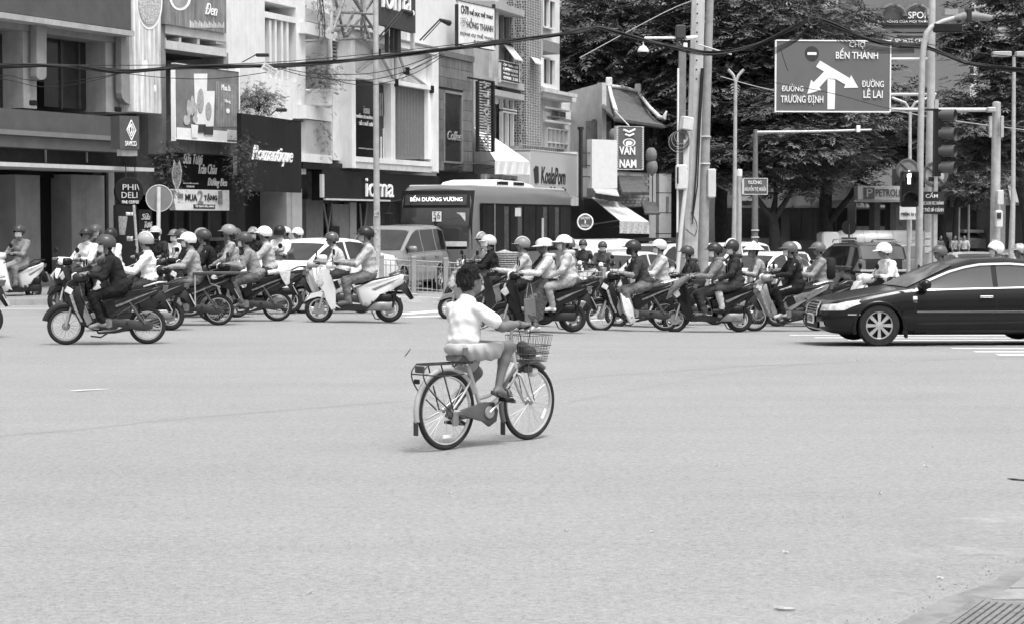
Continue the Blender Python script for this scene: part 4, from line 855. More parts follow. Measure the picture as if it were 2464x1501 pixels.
P_, b = far_block('pale_tower_slab', 'pale narrow tower top in the gap of the tree crowns', 1885, 2000, -90, 210, M(.5, .8, .1), ((1925, 1960, -40, 60, 3, 4),)); done(b)
P_, b = far_block('dark_low_shops', 'long low shaded shop row behind the tree trunks', 1560, 2060, 440, 118, M(.2, .9, .3, .5), ((1640, 1700, 500, 560, 3, 1), (1740, 1880, 515, 575, 6, 1), (1900, 2040, 500, 580, 5, 1)))
P_.part('shop_light_band', LG, b, 1780, 1812, 473, 484, 0, .4); P_.part('roof_edge', M(.2, .8), b, 1740, 1990, 495, 501, 0, .8); P_.poly(MB(), [(1790, 445), (1815, 415), (1850, 445)], -6, .3).build('gable', M(.22, .8), b); done(b)
P_, b = far_block('dark_tile_shop', 'dark shop front with white letters LONG behind the traffic poles', 2240, 2402, 395, 117, M(.12, .9, .25, .6), ((2300, 2330, 410, 440, 2, 1),))
P_.part('fascia', M(.045, .7), b, 2285, 2400, 470, 500, 0, .5); P_.txt('LONG', WHITEL, b, 2334, 2368, 478, 492, .55); P_.part('pale_stall_board', LG, b, 2320, 2368, 554, 561, 0, 2.2); P_.part('roof_sheet', MG, b, 2236, 2272, 545, 558, 0, 2.0); done(b)
awning('grey_shop_awning', 'wide grey shop awning beyond the black saloon', P_, (2272, 2360, 562, 562), (2284, 2372, 578, 578), .2, 2.4, .5, M(.32, .7, .1))
P_, b = far_block('edge_shop', 'grey building with a pale sign panel behind the last pole', 2400, 2600, 380, 112, M(.24, .85, .2, .6), ()); P_.poly(MB(), [(2424, 440), (2440, 430), (2470, 460), (2470, 490), (2432, 486)], 0, .3).build('sign_panel', LG, b); P_.part('opening', BK, b, 2420, 2520, 495, 600, -.2, .02); done(b)
for k in range(2):
    pass
P_ = Plane(2050, 106, 2240, 106.5); s_ = thing('petrol_station_canopy', 'flat petrol station canopy with bold lettering on a white band', 'canopy', P_.P(0, 0))
P_.part('fascia', M(.62, .6, .06), s_, 2064, 2176, 448, 481, -7, 0); P_.part('side_fascia', M(.2, .6), s_, 2176, 2240, 452, 492, -7, -.2); P_.part('lower_band', M(.3, .6), s_, 2055, 2178, 481, 487, -7, .1); P_.part('logo', M(.13, .6), s_, 2078, 2104, 452, 480, 0, .05); P_.txt('P', LG, s_, 2084, 2098, 456, 476, .06)
P_.txt('PETROLIMEX', M(.10, .6), s_, 2106, 2198, 457, 475, .05, bold=.03)
for x in (2104, 2142): P_.part('column', M(.12, .6), s_, x, x + 14, 487, None, -3, -2)
P_.part('back_wall', M(.4, .8), s_, 2060, 2240, 500, 560, -7, -6.8); P_.part('shop_glass', BK, s_, 2062, 2140, 505, 545, -6.8, -6.7); P_.txt('S', M(.1), s_, 2164, 2170, 536, 544, -6.6); done(s_)
# ================================================================ poles, signs and wires of the junction
def pole_thing(name, label, cat, px, Y, sink=.3): p = GY(px, Y); return thing(name, label, cat, (p.x, p.y, p.z))
def pole(par, pts, Y, r, mat=GALV, name='pole', n=12, base=True):
    """upright through photograph points at distance Y, down to the ground below the last"""
    q = [at(x, y, Y) for x, y in pts]
    if base: b_ = q[-1].copy(); b_.z = gz(b_.x, b_.y) - .2; q.append(b_); r = list(r) + [r[-1]] if isinstance(r, (list, tuple)) else r
    return MB().tube(q, r, n).build(name, mat, par, 50)
t = pole_thing('lamp_post', 'slim grey lamp post with stickers beside the fence and silver people carrier', 'lamp post', 907, 45)
pole(t, [(904, -80), (905, 300), (907, 560)], 45, [.062, .068, .078]); pole(t, [(906.5, 520), (907, 600)], 45, [.082, .088], M(.36, .7, .3, 12, streak=.5), 'lower_sleeve')
P_ = Plane(890, 44.91, 925, 44.911); P_.part('plate', LG, t, 901, 912, 508, 521, 0, .008); P_.txt('1/2', LETD, t, 903, 911, 511, 518, .012)
for x, y in ((902, 556), (905, 570), (909, 586), (904, 600), (908, 548)): P_.part('sticker', LG, t, x, x + 4, y, y + 5, .0, .006)
P_.part('paint_smear', M(.6, .8, .4, 20), t, 902, 911, 640, 690, 0, .005); done(t)
t = pole_thing('round_sign_back', 'back of a round grey traffic sign on a pale pole', 'traffic sign', 382, 43.5)
pole(t, [(382, 450), (381, 600)], 43.5, .045, M(.55, .6, .2, 5)); c = at(383, 478, 43.6); m = MB(); m.lathe([(.01, 0), (.30, 0), (.31, .015), (.01, .02)], c, 28, 'y'); m.build('disc', M(.2, .6, .15, 3), t, 40); MB().ring(c, .30, .012, 'y', 28, 5).build('rim', LG, t); done(t)
t = pole_thing('leaning_thin_post', 'thin pale post leaning in front of the cafe menu panel', 'post', 330, 48.5); pole(t, [(322, 494), (330, 600)], 48.5, .035, M(.35, .7, .3, 8)); done(t)
# concrete utility pole, round steel pole, square post with boxes
t = pole_thing('concrete_utility_pole', 'thick pale concrete utility pole with a column of bolt holes', 'utility pole', 1660, 47)
q = [at(1683, -80, 47), at(1672, 290, 47), at(1660, 612, 47)]; q.append(Vector((q[-1].x - .02, 47, gz(q[-1].x, 47) - .2)))
m = MB(); W_ = (.155, .165, .185, .19)
for a, wd in zip(q, W_): pass
vs = []; 
for a, wd in zip(q, W_): vs += [(a.x - wd, a.y - .09, a.z), (a.x - wd * .4, a.y - .14, a.z), (a.x + wd * .85, a.y - .14, a.z), (a.x + wd, a.y - .06, a.z), (a.x + wd, a.y + .14, a.z), (a.x - wd, a.y + .14, a.z)]
m.add(vs, [(i * 6 + k, i * 6 + (k + 1) % 6, i * 6 + 6 + (k + 1) % 6, i * 6 + 6 + k) for i in range(3) for k in range(6)] + [tuple(range(6)), tuple(range(18, 24))]); m.build('pole', M(.46, .85, .12, 4, .2, streak=.3), t)
for i in range(9):
    y = 11 + i * 22.5; c = at(1678 - i * .3, y, 46.83); MB().lathe([(.001, -.006), (.022, -.006), (.022, .0)], c, 10, 'y').build('bolt_hole', BK, t)
for k, (dx, r_) in enumerate(((.17, .02), (.2, .015), (.14, .012))): MB().tube([at(1690, 165, 46.8) + Vector((dx - .17, 0, 0)), at(1682, 300, 46.8) + Vector((dx - .17, 0, 0)), at(1668, 420 + 30 * k, 46.8) + Vector((dx - .1, 0, 0)), at(1666, 520 + k * 10, 46.8)], r_, 5).build('cable', DARK, t)
MB().tube([at(1662, 540, 46.8) + Vector((.16 * math.sin(i * .5), 0, .3 - .12 * i if i < 5 else -.3 + .06 * (i - 5))) for i in range(9)], .014, 5).build('cable', M(.1, .7), t)
for y in (655 - 20, 700 - 90): MB().rbox(at(1662, y, 46.84), (.1, .006, .05), .003).build('sticker', LG, t)
done(t)
t = pole_thing('round_steel_pole', 'tall round grey steel pole strapped beside the concrete pole', 'pole', 1692, 47.6); pole(t, [(1711, -80), (1698, 320), (1691, 620)], 47.6, [.085, .112, .145], M(.3, .6, .15, 5, streak=.3))
for y, x in ((330, 1696), (395, 1695)): MB().ring(at(x, y, 47.6), .125, .03, 'z', 20, 6, sq=.8).build('strap', LG, t)
MB().rbox(at(1712, 442, 47.5), (.1, .1, .36), .03).build('cabinet', M(.6, .6, .08), t); done(t)
t = pole_thing('square_camera_post', 'square grey post with junction boxes and a dome camera arm', 'camera post', 1636, 46.4)
q = [at(1642, 112, 46.4), at(1637, 620, 46.4)]; q.append(Vector((q[1].x, 46.4, gz(q[1].x, 46.4) - .2))); vs = []
for a, wd in zip(q, (.085, .1, .1)): vs += [(a.x - wd, a.y - wd, a.z), (a.x + wd, a.y - wd, a.z), (a.x + wd, a.y + wd, a.z), (a.x - wd, a.y + wd, a.z)]
MB().add(vs, [(i * 4 + k, i * 4 + (k + 1) % 4, i * 4 + 4 + (k + 1) % 4, i * 4 + 4 + k) for i in (0, 1) for k in range(4)] + [(0, 1, 2, 3)]).build('post', M(.2, .8, .2, 6, streak=.3), t)
MB().tube([at(1632, 165, 46.25), at(1630, 560, 46.25)], .026, 6).build('conduit', WHITE, t); MB().tube([at(1655, 320, 46.2), at(1651, 440, 46.2), at(1640, 540, 46.2), at(1626, 700, 46.2)], .05, 8).build('conduit', M(.62, .6, .1), t, 50)
MB().rbox(at(1637, 78, 46.3), (.12, .1, .17), .03).build('top_box', M(.06, .7, .2, 20), t); MB().rbox(at(1649, 110, 46.3), (.05, .04, .06), .01).build('cap_box', WHITE, t)
MB().tube([at(1626, 92, 46.3), at(1552, 92, 46.3), at(1548, 100, 46.3), at(1548, 112, 46.3)], .03, 7).build('camera_arm', WHITE, t)
c = at(1547.5, 124, 46.3); MB().lathe([(.02, .13), (.07, .12), (.13, .04), (.135, 0), (.13, -.02), (.02, -.02)], c, 18).build('camera_dome', WHITE, t, 40); MB().lathe([(.105, -.02), (.1, -.07), (.06, -.12), (.01, -.135)], c, 16).build('camera_glass', BLACK, t, 60)
MB().tube([at(1650, 93, 46.3), at(1676, 90, 46.5)], .05, 7).build('camera_arm', WHITE, t); MB().tube([at(1680, 108, 46.3), at(1760, 132, 46.6)], .02, 6).build('stay_tube', M(.5, .6, .1), t)
o = MB().rbox((0, 0, 0), (.14, .1, .16), .02).build('junction_box', M(.55, .7, .1, 6), t); o.location = at(1652, 298, 46.15); o.rotation_euler = (0, R(8), R(25))
MB().rbox(at(1639, 427, 46.2), (.135, .09, .3), .03).build('meter_box', M(.62, .5, .08), t); MB().rbox(at(1631, 423, 46.1), (.018, .02, .2), .005).build('slot', BLACK, t); MB().rbox(at(1650, 372, 46.2), (.06, .06, .35), .01).build('trunking', M(.6, .6, .1), t)
for k in range(5):
    c = at(1640 - k * 1.5, 330 + k * 3, 46.1); MB().ring(c, .17 + .02 * k, .012, 'y', 20, 5).build('cable_loop', DARK if k % 2 else M(.2, .6), t)
done(t)
t = pole_thing('forked_lamp_pole', 'thin pale pole ending in a forked top before the trees', 'lamp post', 1769, 52); pole(t, [(1770, 196), (1768, 440), (1766, 600)], 52, [.045, .055, .07], GALV); 
for s in (-1, 1): MB().tube([at(1770, 200, 52), at(1771 + s * 6, 182, 52), at(1771 + s * 19, 168, 52)], .04, 8).build('fork', GALV, t, 50)
done(t)
t = pole_thing('street_name_sign', 'street name sign ĐƯỜNG NGUYỄN THỊ NGHĨA on a grey post', 'street sign', 1779, 50); pole(t, [(1779, 424), (1778, 600)], 50, .068, GALV); P_ = Plane(1780, 49.9, 1850, 49.95)
MB().lathe([(.07, 0), (.075, .01), (.075, .18), (.01, .19)], at(1779, 425, 50), 12).build('cap', WHITE, t)
P_.part('bracket', WHITE, t, 1786, 1790, 430, 468, -.03, 0); P_.part('plate', M(.13, .5, .08), t, 1789, 1846, 431, 468, -.03, .0)
for a in ((1788, 1790, 430, 469), (1845, 1847, 430, 469)): P_.part('rim', LG, t, *a, -.03, .008)
for a in ((1790, 1845, 429, 431), (1790, 1845, 467.5, 469.5)): P_.part('rim', LG, t, *a, -.03, .008)
P_.txt('ĐƯỜNG', WHITEL, t, 1800, 1832, 435, 446, .012, bold=.02); P_.txt('NGUYỄN THỊ NGHĨA', WHITEL, t, 1791, 1843, 449, 465, .012, bold=.01); done(t)
t = pole_thing('camera_gantry', 'grey gantry pole with a long thin arm carrying a white camera', 'camera post', 1818, 62); pole(t, [(1818, 312), (1817, 450), (1816, 600)], 62, [.07, .095, .11], M(.14, .6, .2, 5)); MB().tube([at(1816, 319, 62), at(1960, 317, 62), at(2097, 313, 62)], [.05, .04, .035], 7).build('arm', GALV, t); MB().rbox(at(2065, 311, 61.9), (.06, .08, .11), .02).build('camera', WHITE, t)
for y in (555, 572): MB().ring(at(1817, y, 62), .115, .02, 'z', 16, 5).build('strap', LG, t)
done(t)
# direction sign
PD = Plane(1860, 46.4, 2144, 46.6); t = thing('direction_sign', 'big grey overhead direction sign with white arrows and street names', 'traffic sign', PD.P(1, 4)); BL = M(.135, .45, .06, 2)
PD.part('panel', BL, t, 1866, 2138, 100, 268, -.06, 0)
for a in ((1863, 1866, 97, 271), (2138, 2141, 97, 271)): PD.part('border', WHITEL, t, *a, -.06, .015)
for a in ((1866, 2138, 97, 100), (1866, 2138, 268, 271)): PD.part('border', WHITEL, t, *a, -.06, .015)
dk = lambda x, y: (2350 + x / 3.336) / 1.2987
def dp(*pts): return [((2350 + x / 3.336) / 1.2987, (y / 3.336) / 1.2987) for x, y in pts]
PD.poly(MB(), dp((788, 825), (868, 835), (862, 1142), (786, 1142)), 0, .012).build('arrow_stem', WHITEL, t)
PD.poly(MB(), dp((710, 636), (1020, 820), (1034, 788), (1108, 918), (957, 921), (975, 886), (870, 826), (787, 822), (702, 916), (722, 942), (577, 983), (617, 836), (643, 862), (752, 750), (668, 700)), 0, .011).build('arrow', WHITEL, t)
c = PD.pt(1953, 129.5, 0); m = MB(); m.lathe([(.001, 0), (.172, 0), (.172, -.012), (.001, -.012)], (0, 0, 0), 32, 'y'); o = m.build('no_entry_disc', M(.05, .5), t); o.location = c; PD.part('no_entry_bar', WHITEL, t, 1940, 1965.5, 126.5, 133, .012, .02)
for s_t, x0, x1, y0, y1 in (('CHỢ', 2040, 2078, 100, 118), ('BẾN THÀNH', 2008, 2109, 122, 148), ('ĐƯỜNG', 1879, 1931, 206, 224), ('TRƯƠNG ĐỊNH', 1877, 1979, 228, 253), ('ĐƯỜNG', 2071, 2124, 194, 214), ('LÊ LAI', 2075, 2121, 217, 240)): PD.txt(s_t, WHITEL, t, x0, x1, y0, y1, .015, bold=.025)
done(t)
t = pole_thing('sign_gantry_post', 'stout round post with a horizontal arm holding the direction sign', 'gantry', 2395, 47); pole(t, [(2398, 250), (2394, 600)], 47, [.105, .13], GALV); MB().lathe([(.105, 0), (.10, .03), (.05, .05), (.01, .05)], at(2398, 250, 47), 14).build('cap', GALV, t)
for y, x1, r_ in ((265, 2394, .05), (228, 2252, .038), (143, 2236, .036)): MB().tube([at(2136, y, 46.75), at(x1, y, 46.9)], r_, 9).build('arm', M(.55, .5, .12, 5), t, 60)
MB().rbox(at(2384, 265, 46.8), (.1, .12, .06)).build('clamp', GALV, t)
for x in (2383, 2411): MB().rbox(at(x, 306, 46.8), (.035, .05, .26), .01).build('bracket_plate', GALV, t)
MB().rbox(at(2406, 476, 46.75), (.075, .08, .18), .02).build('box', M(.58, .6, .08), t); MB().rbox(at(2403, 528, 46.7), (.085, .09, .22), .04).build('box', M(.6, .6, .08), t); MB().rbox(at(2404, 520, 46.6), (.05, .01, .07), .005).build('box_window', DARK, t)
P_ = Plane(2370, 46.83, 2420, 46.831)
for y in (577, 592, 607): P_.part('notice', M(.6, .7, .2, 30), t, 2387, 2401, y, y + 12, 0, .01)
done(t)
t = pole_thing('tall_thin_lamp_post', 'tall thin lamp post with two flat lamp heads near the photo edge', 'lamp post', 2433, 53); pole(t, [(2440, 135), (2438, 470), (2434, 600)], 53, [.05, .065, .09], GALV); 
for x0, x1 in ((2388, 2432), (2444, 2500)): MB().rbox(at((x0 + x1) / 2, 131, 53), (abs(x1 - x0) * .0058, .12, .07), .02).build('lamp_head', M(.36, .5, .1), t)
done(t)
t = pole_thing('wide_traffic_pole', 'wide straight pole with pasted notices behind the curved signal pole', 'pole', 2236, 46.6); pole(t, [(2244, -80), (2241, 160), (2236, 600)], 46.6, [.075, .095, .13], M(.42, .6, .14, 5, streak=.25)); P_ = Plane(2220, 46.44, 2260, 46.441)
for y in (560, 578, 595): P_.part('notice', M(.6, .7, .2, 30), t, 2226, 2240, y, y + 14, 0, .01)
P_.part('slim_post', GALV, t, 2247, 2256, 240, None, .3, .4)
for x0, x1 in ((2226, 2231), (2268, 2300)): P_.part('flat_lamp', M(.3, .6, .1), t, min(x0, x1), max(x0, x1), 22, 36, .2, .45)
done(t)
t = pole_thing('curved_signal_pole', 'curved grey signal pole bending over to a street lamp head', 'signal pole', 2212, 38)
pole(t, [(2303, 42), (2270, 52), (2241, 66), (2230, 80), (2223, 110), (2219, 150), (2215, 350), (2211, 610)], 38, [.045, .05, .055, .058, .06, .06, .065, .075], GALV)
MB().tube([at(2296, 44, 38), at(2318, 40, 38), at(2345, 40, 38), at(2386, 44, 38)], [.05, .085, .09, .055], 10).build('lamp_head', M(.22, .5, .15), t, 60)
MB().rbox(at(2330, 38, 38), (.05, .1, .13), .02).build('lamp_collar', DARK, t); MB().rbox(at(2280, 68, 38), (.28, .06, .09), .02).build('lamp_fitting', BLACK, t)
# pedestrian signal on it
ps = MB(); ps.rbox(at(2188, 455, 37.7), (.17, .1, .36), .03).build('pedestrian_signal', BLACK, t)
for y in (428, 476):
    c = at(2188, y + 4, 37.58); MB().ring(c - Vector((0, .09, 0)), .135, .02, 'y', 20, 5, -.3, math.pi + .3, sq=5).build('visor', BLACK, t)
P_ = Plane(2170, 37.57, 2210, 37.571); m = MB()
for a in ((2184.5, 2189, 411, 416.5), (2181.5, 2192, 417.5, 428), (2183, 2186.3, 428, 444), (2187.2, 2190.6, 428, 444)): P_.box(m, *a, 0, .01)
m.build('walking_figure', emit(.9, .9), t); done(t)
t = pole_thing('signal_head', 'tall black traffic light seen from the side with long visors', 'traffic light', 2256, 45.5); c = at(2254, 350, 45.5); t.location = at(2254, 262, 45.6)
P_ = Plane(2240, 45.5, 2310, 45.501); P_.part('backboard', BLACK, t, 2248, 2263, 264, 425, -.15, .1); P_.part('hanger', DARK, t, 2215, 2256, 262, 267, -.1, .0)
for y in (276, 320, 362, 402):
    MB().tube([at(2262, y + 2, 45.5), at(2299, y + 2, 45.3)], [.135, .14], 12, False).build('visor', M(.09, .5, .2), t, 50); MB().tube([at(2261, y + 2, 45.5), at(2262, y + 2, 45.5)], .13, 12).build('lens', BLACK, t)
done(t)
t = pole_thing('prohibition_sign_post', 'thin post with a no-stopping disc and the white TRÊN 16 CHỖ plate', 'traffic sign', 2187, 38.6); pole(t, [(2188, 385), (2186, 640)], 38.6, .04, GALV)
c = at(2184, 410, 38.5); m = MB(); m.lathe([(.001, 0), (.225, 0), (.225, .01), (.001, .01)], c, 30, 'y'); m.build('disc', M(.22, .5, .05), t); MB().ring(c - Vector((0, .004, 0)), .2, .03, 'y', 30, 5, sq=.3).build('rim', M(.11, .5), t); MB().tube([c + Vector((-.15, -.008, .15)), c + Vector((.15, -.008, -.15))], .025, 5).build('slash', M(.11, .5), t)
P_ = Plane(2160, 38.45, 2216, 38.451); P_.part('plate', WHITE, t, 2165, 2214, 486, 529, -.02, 0); P_.txt('TRÊN 16 CHỖ', LETD, t, 2168, 2220, 511, 522, .01); P_.part('plate_mark', LETD, t, 2170, 2178, 490, 498, 0, .005); done(t)
t = pole_thing('vehicle_ban_sign', 'round vehicle ban sign above a dark plate reading CẤM', 'traffic sign', 2243, 46.1); c = at(2250, 421, 46.1); m = MB(); m.lathe([(.001, 0), (.3, 0), (.3, .012), (.001, .012)], c, 32, 'y'); m.build('disc', M(.5, .6, .1), t); MB().ring(c - Vector((0, .01, 0)), .27, .045, 'y', 32, 5, sq=.25).build('rim', M(.13, .5), t); MB().tube([c + Vector((-.2, -.02, .2)), c + Vector((.2, -.02, -.2))], .03, 5).build('slash', M(.13, .5), t)
m = MB(); m.box(c.x - .16, c.x + .12, c.y - .018, c.y - .01, c.z - .16, c.z - .06); m.box(c.x - .02, c.x + .1, c.y - .018, c.y - .01, c.z - .06, c.z + .0); m.build('truck_figure', LETD, t)
P_ = Plane(2210, 46.0, 2275, 46.001); P_.part('plate', M(.035, .5), t, 2213, 2271, 462, 516, -.02, 0); P_.txt('CẤM', WHITEL, t, 2227, 2256, 466, 480, .01, bold=.02); P_.txt('CÁC LOẠI XE 3 BÁNH', WHITEL, t, 2215, 2270, 484, 496, .01); P_.txt('XE THÔ SƠ 4 BÁNH', WHITEL, t, 2215, 2270, 501, 512, .01); pole(t, [(2246, 400), (2246, 640)], 46.2, .045, GALV); done(t)
t = pole_thing('far_round_sign', 'small dark round sign with a plate below before the tank lorry', 'traffic sign', 2043, 84); pole(t, [(2043, 540), (2043, 600)], 84, .04, DARK); c = at(2043, 548, 84); m = MB(); m.lathe([(.001, 0), (.33, 0), (.33, -.02), (.001, -.02)], c, 24, 'y'); m.build('disc', M(.015, .8, 0, spec=.1), t); MB().rbox(c + Vector((0, -.03, -.55)), (.33, .02, .11), .01).build('plate', DARK, t); done(t)
t = pole_thing('far_forked_lamp', 'distant forked street lamp behind the direction sign arm', 'lamp post', 2190, 78); pole(t, [(2190, 262), (2189, 600)], 78, [.06, .09], GALV)
for s in (-1, 1): MB().tube([at(2190, 268, 78), at(2190 + s * 12, 248, 78), at(2190 + s * 44, 236, 78)], .06, 6).build('fork', GALV, t)
done(t)
for px, lb in ((2332, 'thin pale pole in front of the dark tiled shop'), (2308, 'short thin pole left of the word LONG')):
    t = pole_thing('thin_far_pole', lb, 'pole', px, 110); pole(t, [(px, 420 if px > 2320 else 500), (px - 2, 600)], 110, .07, GALV); done(t)

# overhead cables
def spline(pts, k=6):
    out = []
    for i in range(len(pts) - 1):
        p0, p1, p2, p3 = pts[max(i - 1, 0)], pts[i], pts[i + 1], pts[min(i + 2, len(pts) - 1)]
        for j in range(k):
            t = j / k; out.append(tuple(.5 * ((2 * b) + (-a + c) * t + (2 * a - 5 * b + 4 * c - d) * t * t + (-a + 3 * b - 3 * c + d) * t ** 3) for a, b, c, d in zip(p0, p1, p2, p3)))
    return out + [pts[-1]]
CB = [(-260, 175), (-60, 163), (60, 158), (180, 161), (290, 173), (360, 169), (450, 162), (600, 160), (740, 155), (900, 140), (1050, 122), (1240, 98), (1400, 76), (1438, 66), (1480, 77), (1560, 100), (1640, 118), (1700, 129), (1760, 124), (1830, 105), (1900, 72), (1945, 50), (1965, 46), (2000, 57), (2080, 92), (2150, 108), (2220, 113), (2270, 130), (2340, 155), (2464, 170), (2700, 182)]
CAB = M(.018, .6, .3, 6)
t = thing('overhead_cable_bundle', 'thick sagging bundle of black overhead cables crossing the whole street', 'cables', at(1240, 98, 44))
for k in range(9):
    ph = k * 2.4; rr = .025 if k < 5 else .05
    pts = [at(x, y, 44.2 + .05 * math.sin(k)) + Vector((0, rr * math.cos(ph + x * .011), rr * math.sin(ph + x * .013 + k))) for x, y in spline(CB, 4)]
    MB().tube(pts, .021 if k < 5 else .010, 6).build('strand', CAB, t)
for k in range(6): MB().tube([at(x, y, 44.1 + .06 * k) for x, y in spline([(1860, 118 + 3 * k), (1920, 88 + 2 * k), (1962, 52 + k), (2020, 82 + 4 * k), (2100, 112 + 3 * k), (2200, 118 + 2 * k)], 5)], .008, 5).build('loose_strand', CAB, t)
done(t)
def wire(label, pts, Y, r=.009, mat=CAB, k=5):
    o = MB().tube([at(x, y, Y) for x, y in spline(pts, k)], r, 5).build('overhead_wire', mat); tag(o, label, 'wire', 'single overhead wires')
wire('loose wire dipping below the bundle across the corner building windows', [(-200, 205), (0, 183), (60, 192), (140, 198), (230, 188), (290, 176)], 44.4)
wire('second loose wire below the bundle across the corner building windows', [(-200, 170), (0, 190), (100, 210), (200, 200), (290, 177)], 44.5)
wire('thin wire just above the bundle before the corner building', [(-200, 158), (0, 154), (300, 158), (700, 148), (1240, 92)], 44.4)
wire('wire hanging under the bundle in front of the drinks billboard', [(290, 176), (400, 188), (520, 190), (640, 175), (700, 160)], 44.4)
wire('upper of three wires sagging in front of the truss shop', [(660, 160), (740, 176), (830, 180), (900, 176), (980, 158), (1060, 128)], 44.4); wire('middle of three wires sagging in front of the truss shop', [(660, 162), (740, 185), (840, 194), (910, 190), (990, 168), (1066, 130)], 44.5); wire('lowest of three wires sagging in front of the truss shop', [(740, 170), (830, 200), (905, 204), (1000, 176), (1070, 132)], 44.6)
wire('pale wire sloping up through the tree crown to the concrete pole', [(1395, 140), (1600, 30), (1690, -6)], 48, .012, M(.4, .6)); wire('long pale wire running down from the poles to the right edge', [(1735, 185), (1860, 218), (2100, 258), (2300, 292), (2560, 325)], 50, .012, M(.35, .6)); wire('thin dark wire crossing the direction sign', [(1866, 200), (2000, 225), (2140, 262), (2220, 268)], 46.2, .008)
wire('dark messenger wire above the bundle over the sports hall', [(1830, -20), (1950, 38), (2100, 78), (2260, 112), (2370, 130), (2600, 150)], 46, .01)
wire('dangling cut wire end in front of the direction sign', [(1878, 118), (1888, 150), (1896, 172)], 44.1, .008)
t = thing('cable_clip', 'looped cable clip tied at the peak of the bundle over the sign', 'cable clip', at(1958, 50, 44.1)); MB().ring((0, 0, .02), .12, .008, 'y', 22, 5).build('loop', M(.12, .6), t); MB().ring((.12, 0, .08), .1, .012, 'y', 18, 5).build('loop', DARK, t)
t = thing('cable_clip', 'cable clip with a wire loop left of the curved lamp pole', 'cable clip', at(2158, 112, 44.1)); MB().ring((0, 0, .1), .11, .01, 'y', 18, 5).build('loop', DARK, t)
t = thing('cable_clip', 'wire loop on the cable bundle right of the curved lamp pole', 'cable clip', at(2324, 152, 44.1)); MB().ring((0, 0, .14), .13, .007, 'y', 20, 5).build('loop', M(.12, .6), t); MB().rbox((0, 0, .3), (.03, .03, .06), .01).build('clamp', BLACK, t)
t = thing('cable_tag', 'small white tag hanging askew on the cable bundle', 'tag', at(650, 169, 44.0)); o = MB().rbox((0, 0, 0), (.2, .008, .085), .003).build('plate', M(.6, .6, .1), t); o.rotation_euler = (0, R(32), 0)
for i, s in enumerate(('0274 DC AXTU', '60900 17 172')): x = text(s, LETD, (.02 - .05 * i, -.012, .03 - .06 * i), (math.cos(R(32)), 0, -math.sin(R(32))), (math.sin(R(32)), 0, math.cos(R(32))), t, .3, .05, ext=.001)

# ================================================================ fence on the median
FC = M(.3, .65, .15, 5, metal=.3); fpost = None; fbal = None
def fence(label, x0, Y0, x1, Y1, gap=.72, h=.86):
    global fpost, fbal
    a, b_ = GY(x0, Y0), GY(x1, Y1); d = Vector((b_.x - a.x, b_.y - a.y, 0)); L_ = d.length; d.normalize(); ang = math.atan2(d.y, d.x); nP = max(1, round(L_ / gap)); gp = L_ / nP
    t = thing('median_fence', label, 'fence', (a.x, a.y, a.z)); kz = lambda s_: gz(a.x + d.x * s_, a.y + d.y * s_) - a.z + .12
    if fpost is None:
        m = MB(); m.rbox((0, 0, .45), (.055, .05, .45), .012); m.rbox((0, 0, .03), (.09, .07, .05), .02); m.rbox((0, 0, .92), (.06, .055, .03), .01); fpost = m.build('post', FC, t).data; bpy.data.objects.remove(t.children[0] if t.children else [o for o in bpy.data.objects if o.parent == t][0])
        fbal = MB().tube([(0, 0, .1), (0, 0, .82)], .011, 6).build('baluster', FC, t); mm = fbal.data; bpy.data.objects.remove(fbal); fbal = mm
    for i in range(nP + 1): o = link('post', fpost, FC, t); s_ = i * gp; o.location = (d.x * s_, d.y * s_, kz(s_)); o.rotation_euler = (0, 0, ang)
    for i in range(nP):
        s0, s1 = i * gp + .05, (i + 1) * gp - .05
        for z in (.84, .72, .12): MB().tube([d * s0 + Vector((0, 0, kz(s0) + z)), d * s1 + Vector((0, 0, kz(s1) + z))], .016 if z > .8 else .012, 6).build('rail', FC, t)
        for k in range(6): s_ = s0 + (s1 - s0) * (k + .5) / 6; o = link('baluster', fbal, FC, t); o.location = (d.x * s_, d.y * s_, kz(s_))
    q = Vector((d.y, -d.x, 0)) * .22; e = d * L_; m = MB(); n = 12; vs = []
    for i in range(n + 1):
        c = d * (L_ * i / n); z0 = kz(L_ * i / n); vs += [c - q + Vector((0, 0, z0 - .3)), c - q + Vector((0, 0, z0)), c + q + Vector((0, 0, z0)), c + q + Vector((0, 0, z0 - .3))]
    m.add(vs, [(i * 4 + k, i * 4 + k + 1, i * 4 + 5 + k, i * 4 + 4 + k) for i in range(n) for k in range(3)]); kb = m.build('median_kerb', M(.45, .85, .2, 4)); kb.location = t.location; struct(kb)
fence('grey balustrade fence in front of the silver people carrier and bus', 918, 45.0, 1376, 45.8)
fence('grey balustrade fence running behind the riders right of the bus', 1384, 45.8, 1650, 47.4)
fence('grey balustrade fence beyond the square post towards the black car', 1700, 47.8, 1960, 49.5)
c = GY(1850, 44.0); hd = thing('median_hedge', 'low leafy hedge in the median behind the riders', 'hedge', c); link('foliage', spray_mesh((0, 0, .25), (1.2, .5, .34), 40, 40, .14, 31, .8, .3, .3), LEAFL, hd)
c = GY(1965, 43.5); hd = thing('median_hedge', 'leafy hedge clump beside the black saloon bonnet', 'hedge', c); link('foliage', spray_mesh((0, 0, .22), (.8, .4, .3), 30, 36, .14, 33, .8, .3, .3), LEAFL, hd)

